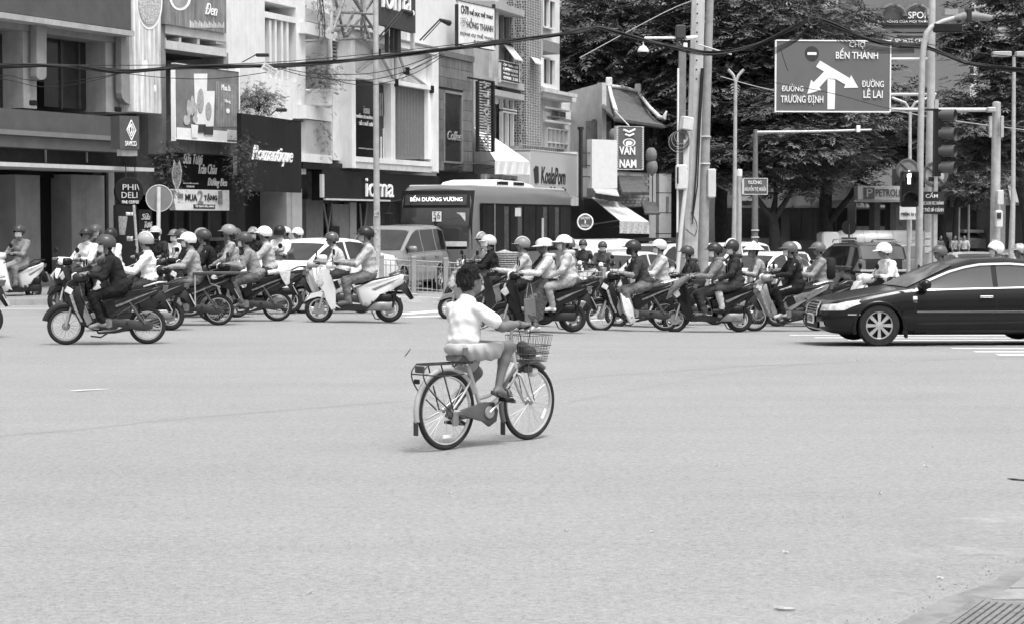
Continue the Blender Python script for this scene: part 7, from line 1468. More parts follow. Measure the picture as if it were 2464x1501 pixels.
def person(label, base, pose, top=.3, fore=None, trs=.06, low=None, shoe=.05, helmet=None, hv=.1, mask=None, yaw=0, tilt=0, h=.019, wide=1.0, cat='person', extra=None, skin=SKIN, visor=None, stripe=None, hair=None):
    """base: a bike (the person sits on it) or (location, heading)"""
    yw = R(yaw); me, hc = body_mesh(pose, round(yw, 3), h, tilt, wide)
    o = bpy.data.objects.new('person', me); COL.objects.link(o); tag(o, label, cat, 'riders and people of the junction')
    if isinstance(base, tuple): o.location = base[0]; o.rotation_euler = (0, 0, R(base[1]))
    else: o.location = base.location; o.rotation_euler = base.rotation_euler; o.scale = base.scale
    T = top if not isinstance(top, (int, float)) else cloth(top); Fm = T if fore is None else (skin if fore == 'skin' else cloth(fore)); B = cloth(trs) if isinstance(trs, (int, float)) else trs; Lm = B if low is None else (skin if low == 'skin' else cloth(low))
    for i, mt in enumerate((skin, T, Fm, B, Lm, M(shoe, .6, .2, 8), HAIR)): o.material_slots[i].link = 'OBJECT'; o.material_slots[i].material = mt
    def child(nm, me_, mt, off=(0, 0, 0), sc=1.0):
        c = link(nm, me_, mt, o); c.location = (hc[0] + off[0], hc[1] + off[1], hc[2] + off[2]); c.rotation_euler = (0, tilt, yw); c.scale = (sc, sc, sc); return c
    if helmet == 'cone':
        c = child('conical_hat', MB().lathe([(.235, .0), (.12, .10), (.012, .19), (.001, .192), (.225, .005)], (0, 0, 0), 24).build('tmp', M(.55, .8, .1)).data, M(.55, .8, .12, 20), (0, 0, .045)); [bpy.data.objects.remove(x) for x in list(bpy.data.objects) if x.name.startswith('tmp')]
    elif helmet:
        hm = child('helmet', helmet_mesh(helmet), hv if not isinstance(hv, (int, float)) else M(hv, .38 if helmet != 'wrap' else .9, .15, 9, coat=.12), (0, 0, .028))
        m = MB()
        for g in (-1, 1): m.tube([(.01, g * .125, -.02), (.03, g * .09, -.09), (.045, g * .0, -.13)], .005, 4)
        st_ = m.build('chin_strap', BLACK, hm); 
        if visor is not None: vs_ = link('visor', mask_mesh('visor'), visor, hm); vs_.location = (0, 0, -.03)
        if stripe is not None: MB().ring((-.006, 0, 0), .142, .018, 'y', 20, 5, R(10), R(170), sq=1.4).build('stripe', M(stripe, .3), hm)
    if mask is not None: child('scarf_mask' if mask < .2 else 'face_mask', mask_mesh('mask'), M(mask, .8, .08, 20))
    if hair: child('long_hair', MB().slab([(-.06, .10), (-.13, .0), (-.17, -.2), (-.2, -.48), (-.12, -.48), (-.07, -.2), (-.03, -.05)], [.07, .09, .1, .05, .05, .09, .08], .03).build('tmp', HAIR).data, HAIR); [bpy.data.objects.remove(x) for x in list(bpy.data.objects) if x.name.startswith('tmp')]
    # collar and hem give the clothing its edges
    P_ = POSE[pose]; nx, nz = P_['neck']; MB().ring((nx, 0, nz - .01), .066, .016, 'z', 16, 6, sq=1.3).build('collar', T, o, 60)
    if extra:
        for fn in extra: fn(o, P_)
    return o
def backpack(v):
    def f(o, P_): cx, cz = P_['chest']; m = MB(); m.rbox((cx - .20, 0, cz - .02), (.09, .14, .22), .06); m.build('backpack', M(v, .8, .2, 8), o, 50)
    return f
def jacket_band(v):
    def f(o, P_):
        for g in (-1, 1):
            a = Vector((P_['neck'][0] - .02, g * .19, P_['neck'][1] - .08)); b = Vector((P_['el'][0], P_['el'][1] * g, P_['el'][2])); MB().tube([a.lerp(b, .15) + Vector((.0, g * .052, .01)), a.lerp(b, .9) + Vector((0, g * .04, .01))], .014, 5).build('sleeve_stripe', M(v, .7), o)
    return f
def leg_band(v):
    def f(o, P_):
        for g in (-1, 1):
            a = Vector((P_['hip'][0], g * .12, P_['hip'][1])); b = Vector((P_['kn'][0], P_['kn'][1] * g, P_['kn'][2])); MB().tube([a.lerp(b, .35) + Vector((0, g * .06, .045)), a.lerp(b, .95) + Vector((0, g * .05, .04))], .018, 5).build('trouser_stripe', M(v, .7), o)
    return f
def skirt(mat):
    def f(o, P_): MB().slab([(-.34, .98), (-.10, 1.0), (.20, .84), (.30, .66), (.22, .30), (.10, .18), (-.06, .24), (-.12, .50), (-.30, .74)], [.16, .17, .2, .22, .30, .31, .30, .24, .18], .05, .03, .95).build('long_skirt', mat, o, 60)
    return f
def hood(v):
    def f(o, P_): MB().ring((P_['neck'][0] - .05, 0, P_['neck'][1] - .005), .085, .042, 'z', 18, 8, sq=1.1).build('hood', cloth(v), o, 60)
    return f
def zip_(v):
    def f(o, P_): a, b = P_['neck'], P_['hip']; MB().tube([(a[0] + .085, 0, a[1] - .07), (P_['chest'][0] + .145, 0, P_['chest'][1]), (b[0] + .15, 0, b[1] + .08)], .007, 5).build('zip', M(v, .5), o)
    return f
BP = {'k': M(.010, .25, .2, 6, coat=.2), 'w': WPT, 'g': M(.10, .25, .08, 6, coat=.6), 's': M(.3, .3, .08, 6, coat=.6, metal=.3), 'd': M(.022, .25, .3, 6, coat=.2), 'c': M(.5, .35, .06, coat=.5)}
RD = 'ride'
def put(kind, blabel, px, Y, hd, paint, *riders, **k):
    b_ = bike(kind, blabel, px, Y, hd, BP[paint], **k)
    for (lb, pose, kw) in riders:
        if pose in ('ride', 'scoot') and random.random() < .5: pose += '2'
        person(lb, b_, pose, **kw)
    return b_
# ---- first row, riding left
b_ = put('under', 'dark underbone motorbike leading the riders at the left', 258, 29.0, 189, 'd', ('rider in a black jacket and sandals leading at the left', RD, dict(top=.022, trs=.016, low=.016, shoe=.2, helmet='half', hv=.06, mask=.7, yaw=8, h=.015)))
b_ = put('under', 'worn dark motorbike carrying a folding table rack', 446, 34.2, 186, 'd', ('rider in a light denim jacket and white helmet', RD, dict(top=.30, trs=.16, helmet='half', hv=.7, mask=.62, yaw=4, h=.016, shoe=.25)))
tb = thing('folding_table', 'dark folding table carried flat on chains behind the denim jacket rider', 'table', b_.location, b_.rotation_euler.z); MB().rbox((-.62, 0, .93), (.48, .22, .025), .01).build('top', M(.06, .6, .3), tb); MB().tube([(-.18, .2, .92), (-.18, .2, .34)], .014, 6).tube([(-.18, -.2, .92), (-.18, -.2, .34)], .014, 6).build('leg', M(.35, .5, .2), tb); MB().tube([(-.4, .2, .9), (-.45, .2, .75), (-.62, .15, .68)], .012, 5).build('chain', STEEL, tb)
b_ = put('under', 'black underbone with a rolled load tied on its tail', 590, 35.6, 186, 'k', ('rider in a grey long-sleeved shirt and dark helmet with stickers', RD, dict(top=.22, trs=.10, helmet='half', hv=.06, mask=.7, yaw=-8, tilt=.12, h=.016, shoe=.12)))
rl = thing('rolled_mat', 'pale rolled paper tied across the tail of the black underbone', 'roll', b_.location, b_.rotation_euler.z); MB().tube([(-.42, .12, .90), (-.85, .10, .96)], .045, 10).build('roll', M(.6, .8, .2, 14), rl, 50); MB().slab([(-.62, .93), (-.84, .93), (-.82, .70), (-.76, .66), (-.68, .78)], .012, .004, .16).build('plastic_bag', M(.5, .5, .3, 16), rl)
b_ = put('under', 'white and black motorbike half hidden behind the white scooter', 800, 38.7, 186, 'c', ('rider in a pale shirt and shiny dark patterned helmet', RD, dict(top=.5, fore='skin', trs=.05, helmet='half', hv=M(.08, .2, .6, 20, coat=.6), mask=None, yaw=0)))
b_ = put('scoot', 'white scooter with black seat ridden to the left', 853, 35.4, 187, 'w', ('rider in a pale t-shirt and dark visored helmet on the white scooter', 'scoot', dict(top=.42, fore='skin', trs=.15, helmet='half', hv=.02, mask=.4, yaw=6, h=.015, shoe=.1, visor=None)))
b_ = put('round', 'dark round scooter carrying two women', 1296, 33.9, 183, 'k',
    ('woman in a pale jacket and patterned skirt with one foot on the road', 'down', dict(top=.5, trs=M(.10, .8, .9, 22, .3), low=M(.10, .8, .9, 22, .3) if False else None, shoe=.6, helmet='cap', hv=.6, mask=.09, yaw=14, tilt=.1, h=.015, extra=[skirt(M(.05, .8, .95, 34, .3)), hood(.5)])),
    ('woman in a hooded pale jacket and wide trousers riding behind', 'back', dict(top=.42, trs=.26, shoe=.6, helmet='cap', hv=.62, mask=.45, yaw=4, h=.015, wide=1.1, extra=[hood(.42)])))
sb = thing('paper_bag', 'grey paper shopping bag hanging from the round scooter', 'bag', b_.location, b_.rotation_euler.z); MB().slab([(.28, .60), (.08, .62), (.06, .22), (.26, .20)], .055, .01, .26, .97).build('bag', M(.13, .8, .15, 8), sb); MB().tube([(.24, .26, .6), (.2, .26, .88), (.16, .26, .88), (.11, .26, .61)], .006, 5).build('handle', M(.3, .7), sb)
b_ = put('scoot', 'pale sporty motorbike partly hidden behind the cyclist', 1160, 38.0, 186, 's', ('rider in a dark jacket and silver helmet with raised visor', 'scoot', dict(top=.02, trs=.05, helmet='half', hv=.5, mask=.65, yaw=0, visor=M(.6, .1, .05))))
b_ = put('scoot', 'dark scooter behind the round scooter', 1232, 36.6, 184, 'd', ('rider in a light jacket with one hand by the face', 'scoot', dict(top=.42, trs=.03, helmet='half', hv=.2, mask=None, yaw=0, stripe=.5)))
b_ = put('scoot', 'scooter hidden behind the two women', 1290, 40.5, 186, 'd', ('rider in black with a cloth-wrapped helmet before the bus', 'scoot', dict(top=.02, trs=.02, helmet='wrap', hv=.5, mask=.1, yaw=10)))
b_ = put('scoot', 'scooter far behind the women before the bus', 1345, 41.5, 186, 'd', ('rider in a grey shirt and dark helmet seen between the two women', 'scoot', dict(top=.2, trs=.05, helmet='half', hv=.12, mask=.1, yaw=0, stripe=.35)))
b_ = put('under', 'motorbike loaded with a basket in front of the bus', 1160, 43.0, 215, 'd', ('rider in a grey t-shirt with a basket load before the bus', RD, dict(top=.34, fore='skin', trs=.05, helmet='half', hv=.2, mask=None, yaw=10, stripe=.5)))
bk = thing('wicker_basket', 'woven basket stacked with goods behind the grey t-shirt rider', 'basket', b_.location, b_.rotation_euler.z); m = MB()
for k in range(8): m.ring((-.62, 0, .92 + .05 * k), .24 + .008 * k, .02, 'z', 20, 6)
m.build('weave', M(.3, .9, .4, 20), bk); MB().lathe([(.01, 0), (.23, 0), (.25, .35), (.2, .38), (.01, .44)], (-.62, 0, .9), 16).build('load', M(.3, .9, .5, 12), bk)
# ---- right group
b_ = put('under', 'black motorbike with a white bag hung at the leg shield', 1525, 36.0, 190, 'k', ('rider in a dark t-shirt and face scarf, forearms bare', RD, dict(top=.05, fore='skin', trs=.14, helmet='half', hv=.03, mask=.02, yaw=0, h=.015, shoe=.04, extra=[])))
pb = thing('plastic_bag', 'white plastic bag hanging between the knees of the dark t-shirt rider', 'bag', b_.location, b_.rotation_euler.z); MB().slab([(.32, .72), (.20, .74), (.10, .50), (.02, .18), (.12, .14), (.26, .40)], [.03, .03, .09, .05, .05, .09], .02, .22, .9).build('bag', M(.6, .6, .2, 10, .4), pb, 50)
b_ = put('scoot', 'scooter beside the black motorbike with the white bag', 1562, 38.6, 188, 'd', ('rider with glasses and a white peaked helmet behind the dark t-shirt rider', 'scoot', dict(top=.45, trs=.1, helmet='half', hv=.55, mask=.6, yaw=0)))
b_ = put('under', 'motorbike hidden behind the umbrella scooter', 1655, 40.0, 187, 'k', ('rider with glasses in a dark hooded jacket', RD, dict(top=.04, trs=.03, helmet='half', hv=.05, mask=.6, yaw=-4, wide=1.08, extra=[hood(.04)])))
b_ = put('scoot', 'black scooter with a folded umbrella carrying two people', 1703, 36.2, 184, 'k',
    ('rider in a grey rain jacket and white mask on the umbrella scooter', 'scoot', dict(top=.17, trs=.05, low='skin' if False else None, shoe=.12, helmet='half', hv=.03, mask=.72, yaw=10, h=.015, wide=1.1, extra=[hood(.17), zip_(.3)])),
    ('passenger in a dark hoodie and shorts with a striped round helmet', 'back', dict(top=.035, trs=.05, low='skin', shoe=.03, helmet='full', hv=.03, mask=.5, yaw=25, tilt=.2, h=.015, skin=M(.42, .55, .1, 8), stripe=.75, extra=[hood(.035), zip_(.3)])))
um = thing('folded_umbrella', 'folded grey umbrella and rain cape tied on the front of the black scooter', 'umbrella', b_.location, b_.rotation_euler.z); MB().tube([(.30, .12, 1.08), (.50, .14, .98), (.72, .12, .78), (.80, .1, .62)], [.03, .07, .06, .012], 8).build('canopy', M(.16, .7, .4, 14), um, 50); MB().tube([(.30, .12, 1.08), (.20, .1, 1.13)], .012, 5).build('handle', BLACK, um)
b_ = put('under', 'motorbike of the conical hat rider', 1815, 41.0, 186, 'd', ('rider in a pale patterned blouse and conical straw hat', RD, dict(top=M(.3, .85, .5, 18, .3), trs=.06, helmet='cone', mask=.25, yaw=5)))
b_ = put('under', 'silver and black motorbike beside the black saloon', 1893, 36.9, 186, 's', ('rider in a black tracksuit with white stripes and slippers', RD, dict(top=.022, trs=.02, shoe=.45, helmet='half', hv=.11, mask=.6, yaw=-6, h=.015, wide=1.08, extra=[leg_band(.5), jacket_band(.4)])))
b_ = put('scoot', 'scooter behind the tracksuit rider', 1945, 39.4, 184, 'd', ('rider in a grey shirt carrying a black backpack', 'scoot', dict(top=.25, trs=.05, helmet='half', hv=.12, mask=None, yaw=0, extra=[backpack(.02)])))
b_ = put('scoot', 'far scooter half hidden behind the tracksuit rider', 1895, 40.6, 186, 'd', ('bare-faced rider with a white peaked helmet left of the tracksuit rider', 'scoot', dict(top=.12, trs=.05, helmet='cap', hv=.6, mask=None, yaw=10)))
b_ = put('under', 'motorbike behind the bonnet of the black saloon', 2128, 35.0, 200, 'c', ('man in a white shirt and white topped helmet behind the black saloon', RD, dict(top=.68, trs=.05, helmet='half', hv=.7, mask=None, yaw=-10, tilt=.15)))
b_ = put('under', 'motorbike hidden behind the black saloon windscreen', 2262, 36.5, 186, 'k', ('rider whose dark peaked helmet shows above the black saloon roof', RD, dict(top=.1, trs=.05, helmet='half', hv=.09, mask=None)))
b_ = put('under', 'motorbike hidden behind the black saloon rear door', 2398, 37.0, 186, 'k', ('rider whose white round helmet shows above the black saloon roof', RD, dict(top=.2, trs=.05, helmet='full', hv=.75, mask=.5)))
b_ = put('under', 'motorbike hidden behind the black saloon tail', 2446, 38.0, 186, 'k', ('rider whose patterned helmet shows above the black saloon boot', RD, dict(top=.1, trs=.05, helmet='half', hv=M(.3, .3, .9, 14, coat=.4), mask=None)))
# ---- crowd behind on the left
b_ = put('round', 'black scooter turned to the camera with two riders', 192, 39.2, 238, 'k', ('man in a white shirt and dark helmet on the black scooter', 'scoot', dict(top=.66, trs=.04, helmet='half', hv=.03, mask=None, yaw=14)), ('passenger in a patterned shirt behind the white shirt man', 'back', dict(top=M(.12, .85, .8, 20), trs=.05, helmet='half', hv=.07, mask=.55, yaw=0, visor=M(.25, .1, .1))))
b_ = put('under', 'motorbike behind the leading rider at the left', 262, 40.2, 228, 'g', ('rider in a white sweater looking down', RD, dict(top=.66, trs=.08, helmet='half', hv=.02, mask=.65, yaw=20, tilt=.35)))
b_ = put('scoot', 'scooter hidden beside the leading rider', 322, 32.6, 187, 'd', ('rider in a white jacket bent behind the black jacket rider', 'scoot', dict(top=.72, trs=.05, helmet='half', hv=.3, mask=None, yaw=-20, stripe=.75)))
b_ = put('under', 'motorbike of the bearded man', 372, 42.0, 250, 'k', ('bearded man in sunglasses and a dark open jacket', RD, dict(top=.03, trs=.02, helmet='half', hv=.4, mask=.015, yaw=12)))
b_ = put('round', 'pale scooter facing the camera behind the denim jacket rider', 412, 43.0, 258, 'c', ('rider in a white top and dark sleeves facing the camera', 'scoot', dict(top=.68, fore=.06, trs=.05, helmet='half', hv=.15, mask=.72, yaw=0)))
b_ = put('under', 'motorbike behind the denim jacket rider', 440, 38.0, 187, 'd', ('rider in black with a plain dark helmet behind the denim jacket', RD, dict(top=.02, trs=.02, helmet='half', hv=.05, mask=None, yaw=0)))
b_ = put('under', 'motorbike with two riders in dark jackets', 492, 37.0, 185, 'd', ('rider in a black jacket with pale bands and a badge helmet', RD, dict(top=.022, trs=.03, helmet='half', hv=.05, mask=None, yaw=-15, extra=[jacket_band(.5)])), ('long-haired passenger in a checked shirt', 'back', dict(top=M(.3, .85, .8, 16), trs=.05, helmet='half', hv=.22, mask=None, yaw=-10, hair=True)))
b_ = put('scoot', 'scooter behind the two dark jacketed riders', 462, 40.0, 186, 'd', ('rider with a pale grey helmet showing above the crowd', 'scoot', dict(top=.1, trs=.05, helmet='half', hv=.25, mask=None, yaw=0), ))
b_ = put('under', 'dark motorbike facing the camera beyond the table rack', 566, 44.0, 256, 'd', ('far rider with a pale mask in dark patterned clothes', RD, dict(top=M(.06, .85, .8, 16), trs=.05, helmet='half', hv=.09, mask=.5, yaw=0)))
b_ = put('round', 'pale scooter facing the camera beyond the grey shirt rider', 606, 45.0, 262, 'c', ('far rider in dark clothes and a white mask on the pale scooter', 'scoot', dict(top=.03, trs=.03, helmet='half', hv=M(.25, .4, .8, 14), mask=.65, yaw=0)))
b_ = put('scoot', 'scooter hidden beside the black underbone', 620, 38.4, 186, 'd', ('rider in a pale t-shirt and white helmet beside the grey shirt rider', 'scoot', dict(top=.4, fore='skin', trs=.05, helmet='half', hv=.75, mask=None, yaw=-6)))
b_ = put('round', 'scooter just left of the white saloon', 664, 44.0, 250, 'c', ('rider in a white shirt with a glossy dark helmet left of the white saloon', 'scoot', dict(top=.62, trs=.05, helmet='full', hv=.02, mask=.2, yaw=0, visor=GLASS)))
b_ = put('under', 'motorbike hidden behind the white saloon', 718, 49.5, 200, 'd', ('rider whose white round helmet shows over the white saloon roof', RD, dict(top=.3, trs=.05, helmet='half', hv=.75, mask=None)))
b_ = put('under', 'second motorbike hidden behind the white saloon', 688, 50.5, 200, 'd', ('rider whose pale brimmed helmet shows beside the white saloon roof', RD, dict(top=.1, trs=.05, helmet='cap', hv=.55, mask=None)))
b_ = put('round', 'old moped with a white leg shield on the pavement side', 32, 44.2, 240, 'w', ('rider in a grey shirt and mask on the white moped', 'scoot', dict(top=.2, trs=.24, helmet='half', hv=.05, mask=.72, yaw=14)))
b_ = put('under', 'motorbike leaving the photo at the left edge', -132, 30.6, 185, 'k', ('rider leaving the photo at the left edge', RD, dict(top=.1, trs=.05, helmet='half', hv=.1)))
b_ = put('under', 'motorbike facing the camera behind the fence', 1450, 55.5, 262, 'd', ('rider in grey behind the fence facing the camera', RD, dict(top=.1, trs=.05, helmet='half', hv=.06, mask=.62, yaw=0)))
b_ = put('under', 'motorbike at the tail of the bus behind the fence', 1402, 57.5, 258, 'd', ('rider in dark clothes beside the tail of the bus', RD, dict(top=.06, trs=.05, helmet='half', hv=.06, mask=.5, yaw=0)))
for px, v, lb in ((2320, .45, 'pedestrian in a pale shirt under the grey awning'), (2262, .1, 'pedestrian in dark clothes left of the grey awning'), (2296, .25, 'pedestrian in a grey shirt in the shade of the awning')): person(lb, (GY(px, 108), 250 if px > 2300 else 300), 'stand', top=v, trs=.04, fore='skin', h=.03)
# ================================================================ the cyclist in the middle of the junction
CP = G(1176, 1069); HD = 47
cy = thing('bicycle', 'pale step-through city bicycle with a wire front basket', 'bicycle', CP, R(HD), sc=.97); FR = M(.46, .35, .08, 8, coat=.4); r = .335; RX, FX = -.52, .51
def cwheel(x):
    e = bpy.data.objects.new('wheel', None); COL.objects.link(e); e.parent = cy; e.location = (x, 0, r)
    MB().ring((0, 0, 0), r - .02, .02, 'y', 56, 10).build('tyre', RUBBER, e, 60); MB().ring((0, 0, 0), r - .05, .011, 'y', 56, 6, sq=1.5).build('rim', M(.62, .25, .08, metal=.6), e, 60); m = MB()
    for k in range(32):
        a = 2 * math.pi * k / 32; b = a + (.9 if (k // 2) % 2 else -.9); sy = .028 if k % 2 else -.028; m.tube([(.022 * math.cos(b), sy, .022 * math.sin(b)), ((r - .055) * math.cos(a), 0, (r - .055) * math.sin(a))], .0016, 4, False)
    m.build('spokes', M(.5, .3, .1, metal=.8), e); m = MB(); m.lathe([(.006, -.06), (.012, -.045), (.026, -.03), (.014, -.02), (.014, .02), (.026, .03), (.012, .045), (.006, .06)], (0, 0, 0), 14, 'y'); m.build('hub', STEEL, e, 50)
    o = MB().rbox((.0, -.012, -.22), (.05, .005, .014), .004).build('reflector', M(.75, .3, .05), e)
    if x > 0: o.rotation_euler = (0, R(-58), 0)
cwheel(RX); cwheel(FX)
def tb_(name, pts, rr, mat=FR, n=10): return MB().tube([Vector(p) for p in spline([tuple(map(float, p)) for p in pts], 5)] if len(pts) > 2 else pts, rr, n).build(name, mat, cy, 60)
BB = (-.09, 0, .295); HT, HB = (.30, 0, .80), (.345, 0, .62)
tb_('head_tube', [HT, HB], .022); tb_('main_tube', [HB, (.24, 0, .50), (.10, 0, .38), (-.02, 0, .335), BB], .021); tb_('upper_tube', [(.325, 0, .70), (.20, 0, .56), (.04, 0, .44), (-.13, 0, .41)], .016); tb_('seat_tube', [BB, (-.255, 0, .70)], .018)
for s in (-1, 1):
    tb_('chain_stay', [BB, (-.30, s * .05, .31), (RX, s * .065, r)], .009); tb_('seat_stay', [(-.205, 0, .60), (-.36, s * .05, .47), (RX, s * .065, r)], .009); tb_('fork_blade', [(.345, 0, .60), (.36, s * .045, .58), (.40, s * .052, .50), (.46, s * .052, .40), (FX, s * .055, r)], .012)
tb_('seat_post', [(-.25, 0, .69), (-.285, 0, .74)], .013, CHROME)
MB().slab([(-.46, .75), (-.44, .795), (-.34, .80), (-.20, .79), (-.12, .77), (-.14, .74), (-.30, .73)], [.07, .10, .10, .05, .02, .02, .08], .03, shrink=.92).build('saddle', M(.10, .6, .15, 9), cy, 60)
for s in (-1, 1): MB().ring((-.38, s * .04, .73), .03, .008, 'y', 12, 5).build('saddle_spring', STEEL, cy)
tb_('stem', [HT, (.285, 0, .90), (.30, 0, .99)], .014, CHROME)
tb_('handlebar', [(.10, -.28, 1.02), (.20, -.25, 1.03), (.29, -.14, 1.02), (.315, -.04, .985), (.315, .04, .985), (.29, .14, 1.02), (.20, .25, 1.03), (.10, .28, 1.02)], .0115, CHROME)
for s in (-1, 1): tb_('grip', [(.09, s * .282, 1.02), (.20, s * .25, 1.03)], .017, BLACK); tb_('brake_lever', [(.24, s * .2, 1.02), (.20, s * .27, .985), (.12, s * .29, .985)], .006, STEEL); tb_('brake_cable', [(.25, s * .2, 1.02), (.42, s * .1, 1.04), (.46, s * .04, .86), (.38, 0, .62)], .004, BLACK, 5)
m = MB(); m.lathe([(.001, .035), (.02, .032), (.03, .01), (.03, 0), (.001, 0)], (.26, .16, 1.04), 14); m.build('bell', CHROME, cy, 50); MB().rbox((.24, .2, 1.03), (.03, .03, .02), .01).build('shifter', BLACK, cy)
MB().ring((RX, 0, r), r + .018, .025, 'y', 30, 8, R(20), R(192), sq=.9).build('rear_mudguard', M(.34, .4, .1, 8), cy, 60); MB().ring((FX, 0, r), r + .018, .024, 'y', 26, 8, R(55), R(205), sq=.9).build('front_mudguard', M(.12, .45, .15, 8), cy, 60)
for x, a in ((RX, 192), (FX, 205)): MB().rbox((x + (r + .03) * math.cos(R(a)), 0, r + (r + .03) * math.sin(R(a)) - .05), (.006, .026, .06), .005).build('mud_flap', M(.05, .6), cy)
RK = M(.05, .5, .15, metal=.3)
for s in (-1, 1): tb_('rack_rail', [(-.26, s * .06, .73), (-.5, s * .07, .735), (-.80, s * .07, .74)], .007, RK, 7); tb_('rack_leg', [(-.66, s * .08, .735), (RX, s * .085, r)], .007, RK, 7); tb_('rack_leg', [(-.80, s * .07, .74), (-.86, s * .07, .66), (-.78, s * .08, .52), (RX - .03, s * .085, r)], .006, RK, 7); tb_('rack_guard', [(-.40, s * .085, .64), (-.66, s * .09, .64), (-.86, s * .07, .66)], .006, RK, 7)
for x in (-.42, -.62, -.80): tb_('rack_bar', [(x, -.07, .737), (x, .07, .737)], .006, RK, 7)
tb_('rack_loop', [(-.36, -.06, .735), (-.40, -.06, .82), (-.40, .06, .82), (-.36, .06, .735)], .006, RK, 7); MB().rbox((-.83, 0, .70), (.012, .05, .03), .01).build('rear_reflector', M(.06, .3, .2), cy); MB().rbox((-.865, 0, .60), (.01, .03, .02), .005).build('rack_stop', BLACK, cy)
MB().slab([(-.46, .30), (-.40, .34), (-.14, .385), (-.02, .375), (.03, .30), (.01, .21), (-.08, .17), (-.16, .22), (-.40, .285)], .014, .004, -.075, .95).build('chain_case', M(.07, .5, .2, 8), cy, 50)
m = MB(); m.lathe([(.001, -.012), (.05, -.012), (.055, 0), (.05, .006), (.001, .006)], (BB[0], -.095, BB[2]), 22, 'y'); m.build('chain_ring', M(.4, .3, .2, 9, metal=.7), cy, 40)
RP, LP = (.04, -.17, .40), (-.28, .17, .205)
tb_('crank', [(BB[0], -.105, BB[2]), (RP[0], -.115, RP[2])], .011, CHROME); tb_('crank', [(BB[0], .105, BB[2]), (LP[0], .115, LP[2])], .011, CHROME)
for p_, s in ((RP, -1), (LP, 1)): MB().rbox((p_[0], p_[1], p_[2]), (.05, .05, .014), .006).build('pedal', BLACK, cy)
m = MB(); m.lathe([(.01, -.045), (.05, -.045), (.055, -.03), (.02, .0)], (RX, -.02, r), 18, 'y'); m.build('freewheel', M(.12, .4, .3, 20, metal=.6), cy, 40); MB().rbox((RX + .04, -.07, r - .07), (.03, .012, .06), .008).build('derailleur', STEEL, cy); tb_('kickstand', [(RX - .02, .07, r - .02), (RX - .16, .10, r - .07), (RX - .27, .11, r - .05)], .008, M(.5, .3, .1, metal=.7))
tb_('chain', [(BB[0], -.075, BB[2] - .05), (RX, -.045, r - .06)], .006, DARK, 5)
# basket (wires) on two struts, lamp below it
WR = M(.14, .4, .15, metal=.5); bx0, bx1, by, z0, z1 = .37, .66, .15, .70, .93
bsk = MB(); bsk.tube([(bx0 + .02, -by + .03, z0), (bx1 - .05, -by + .03, z0), (bx1 - .05, by - .03, z0), (bx0 + .02, by - .03, z0), (bx0 + .02, -by + .03, z0)], .005, 5)
for z, g in ((z1, 0), (z1 - .09, .01), (z0 + .07, .02)): bsk.tube([(bx0 + g * .5, -by + g, z), (bx1 - g, -by + g, z), (bx1 - g, by - g, z), (bx0 + g * .5, by - g, z), (bx0 + g * .5, -by + g, z)], .004, 5)
bs_ = bsk.build('basket', WR, cy)
ww = MB()
for k in range(13):
    t = k / 12
    for s in (-1, 1): ww.tube([(bx0 + t * (bx1 - bx0), s * by, z1), (bx0 + .02 + t * (bx1 - bx0 - .07), s * (by - .03), z0)], .0025, 4)
for k in range(9):
    y = -1 + 2 * k / 8
    for x, x2 in ((bx1, bx1 - .05), (bx0, bx0 + .02)): ww.tube([(x, y * by, z1), (x2, y * (by - .03), z0)], .0025, 4)
    ww.tube([(bx0 + .02, y * (by - .03), z0), (bx1 - .05, y * (by - .03), z0)], .0025, 4)
for z in np.linspace(z0 + .02, z0 + .13, 6): ww.tube([(bx0 + .015, -by + .022, z), (bx1 - .035, -by + .022, z), (bx1 - .035, by - .022, z), (bx0 + .015, by - .022, z), (bx0 + .015, -by + .022, z)], .0022, 4)
ww.build('basket_wires', WR, bs_)
for s in (-1, 1): tb_('basket_strut', [(.46, s * .06, z0), (.44, s * .06, .60), (FX, s * .07, r + .02)], .005, WR, 6)
MB().rbox((.47, 0, .63), (.05, .05, .03), .015).build('lamp_bracket', M(.08, .5), cy); m = MB(); m.lathe([(.001, .06), (.03, .055), (.042, .03), (.04, -.02), (.01, -.04)], (.55, 0, .60), 16, 'x'); m.build('front_lamp', M(.6, .3, .1), cy, 50)
it = thing('basket_bundle', 'dark net bag with a pale cloth lying in the bicycle basket', 'bag', CP, R(HD), sc=.97); s = SDF((.36, -.14, .69), (.66, .14, .90), .012); s.ell((.47, -.02, .78), (.08, .09, .06), 0, .03); s.ell((.43, .0, .83), (.05, .06, .05), 0, .03); V, Fq = s.mesh(); o = link('net_bag', mesh_of([(V, Fq, np.zeros(len(Fq), int))], 'net_bag', 1), M(.05, .8, .5, 40, .5), it); o.material_slots[0].link = 'OBJECT'; o.material_slots[0].material = M(.05, .8, .5, 40, .5)
s = SDF((.45, -.14, .69), (.66, .14, .80), .01); s.ell((.565, -.03, .735), (.05, .08, .03), 0, .02); s.ell((.58, .05, .74), (.035, .05, .025), 0, .02); V, Fq = s.mesh(); o = link('pale_cloth', mesh_of([(V, Fq, np.zeros(len(Fq), int))], 'pale_cloth', 1), None, it); o.material_slots[0].link = 'OBJECT'; o.material_slots[0].material = M(.7, .8, .1, 10)
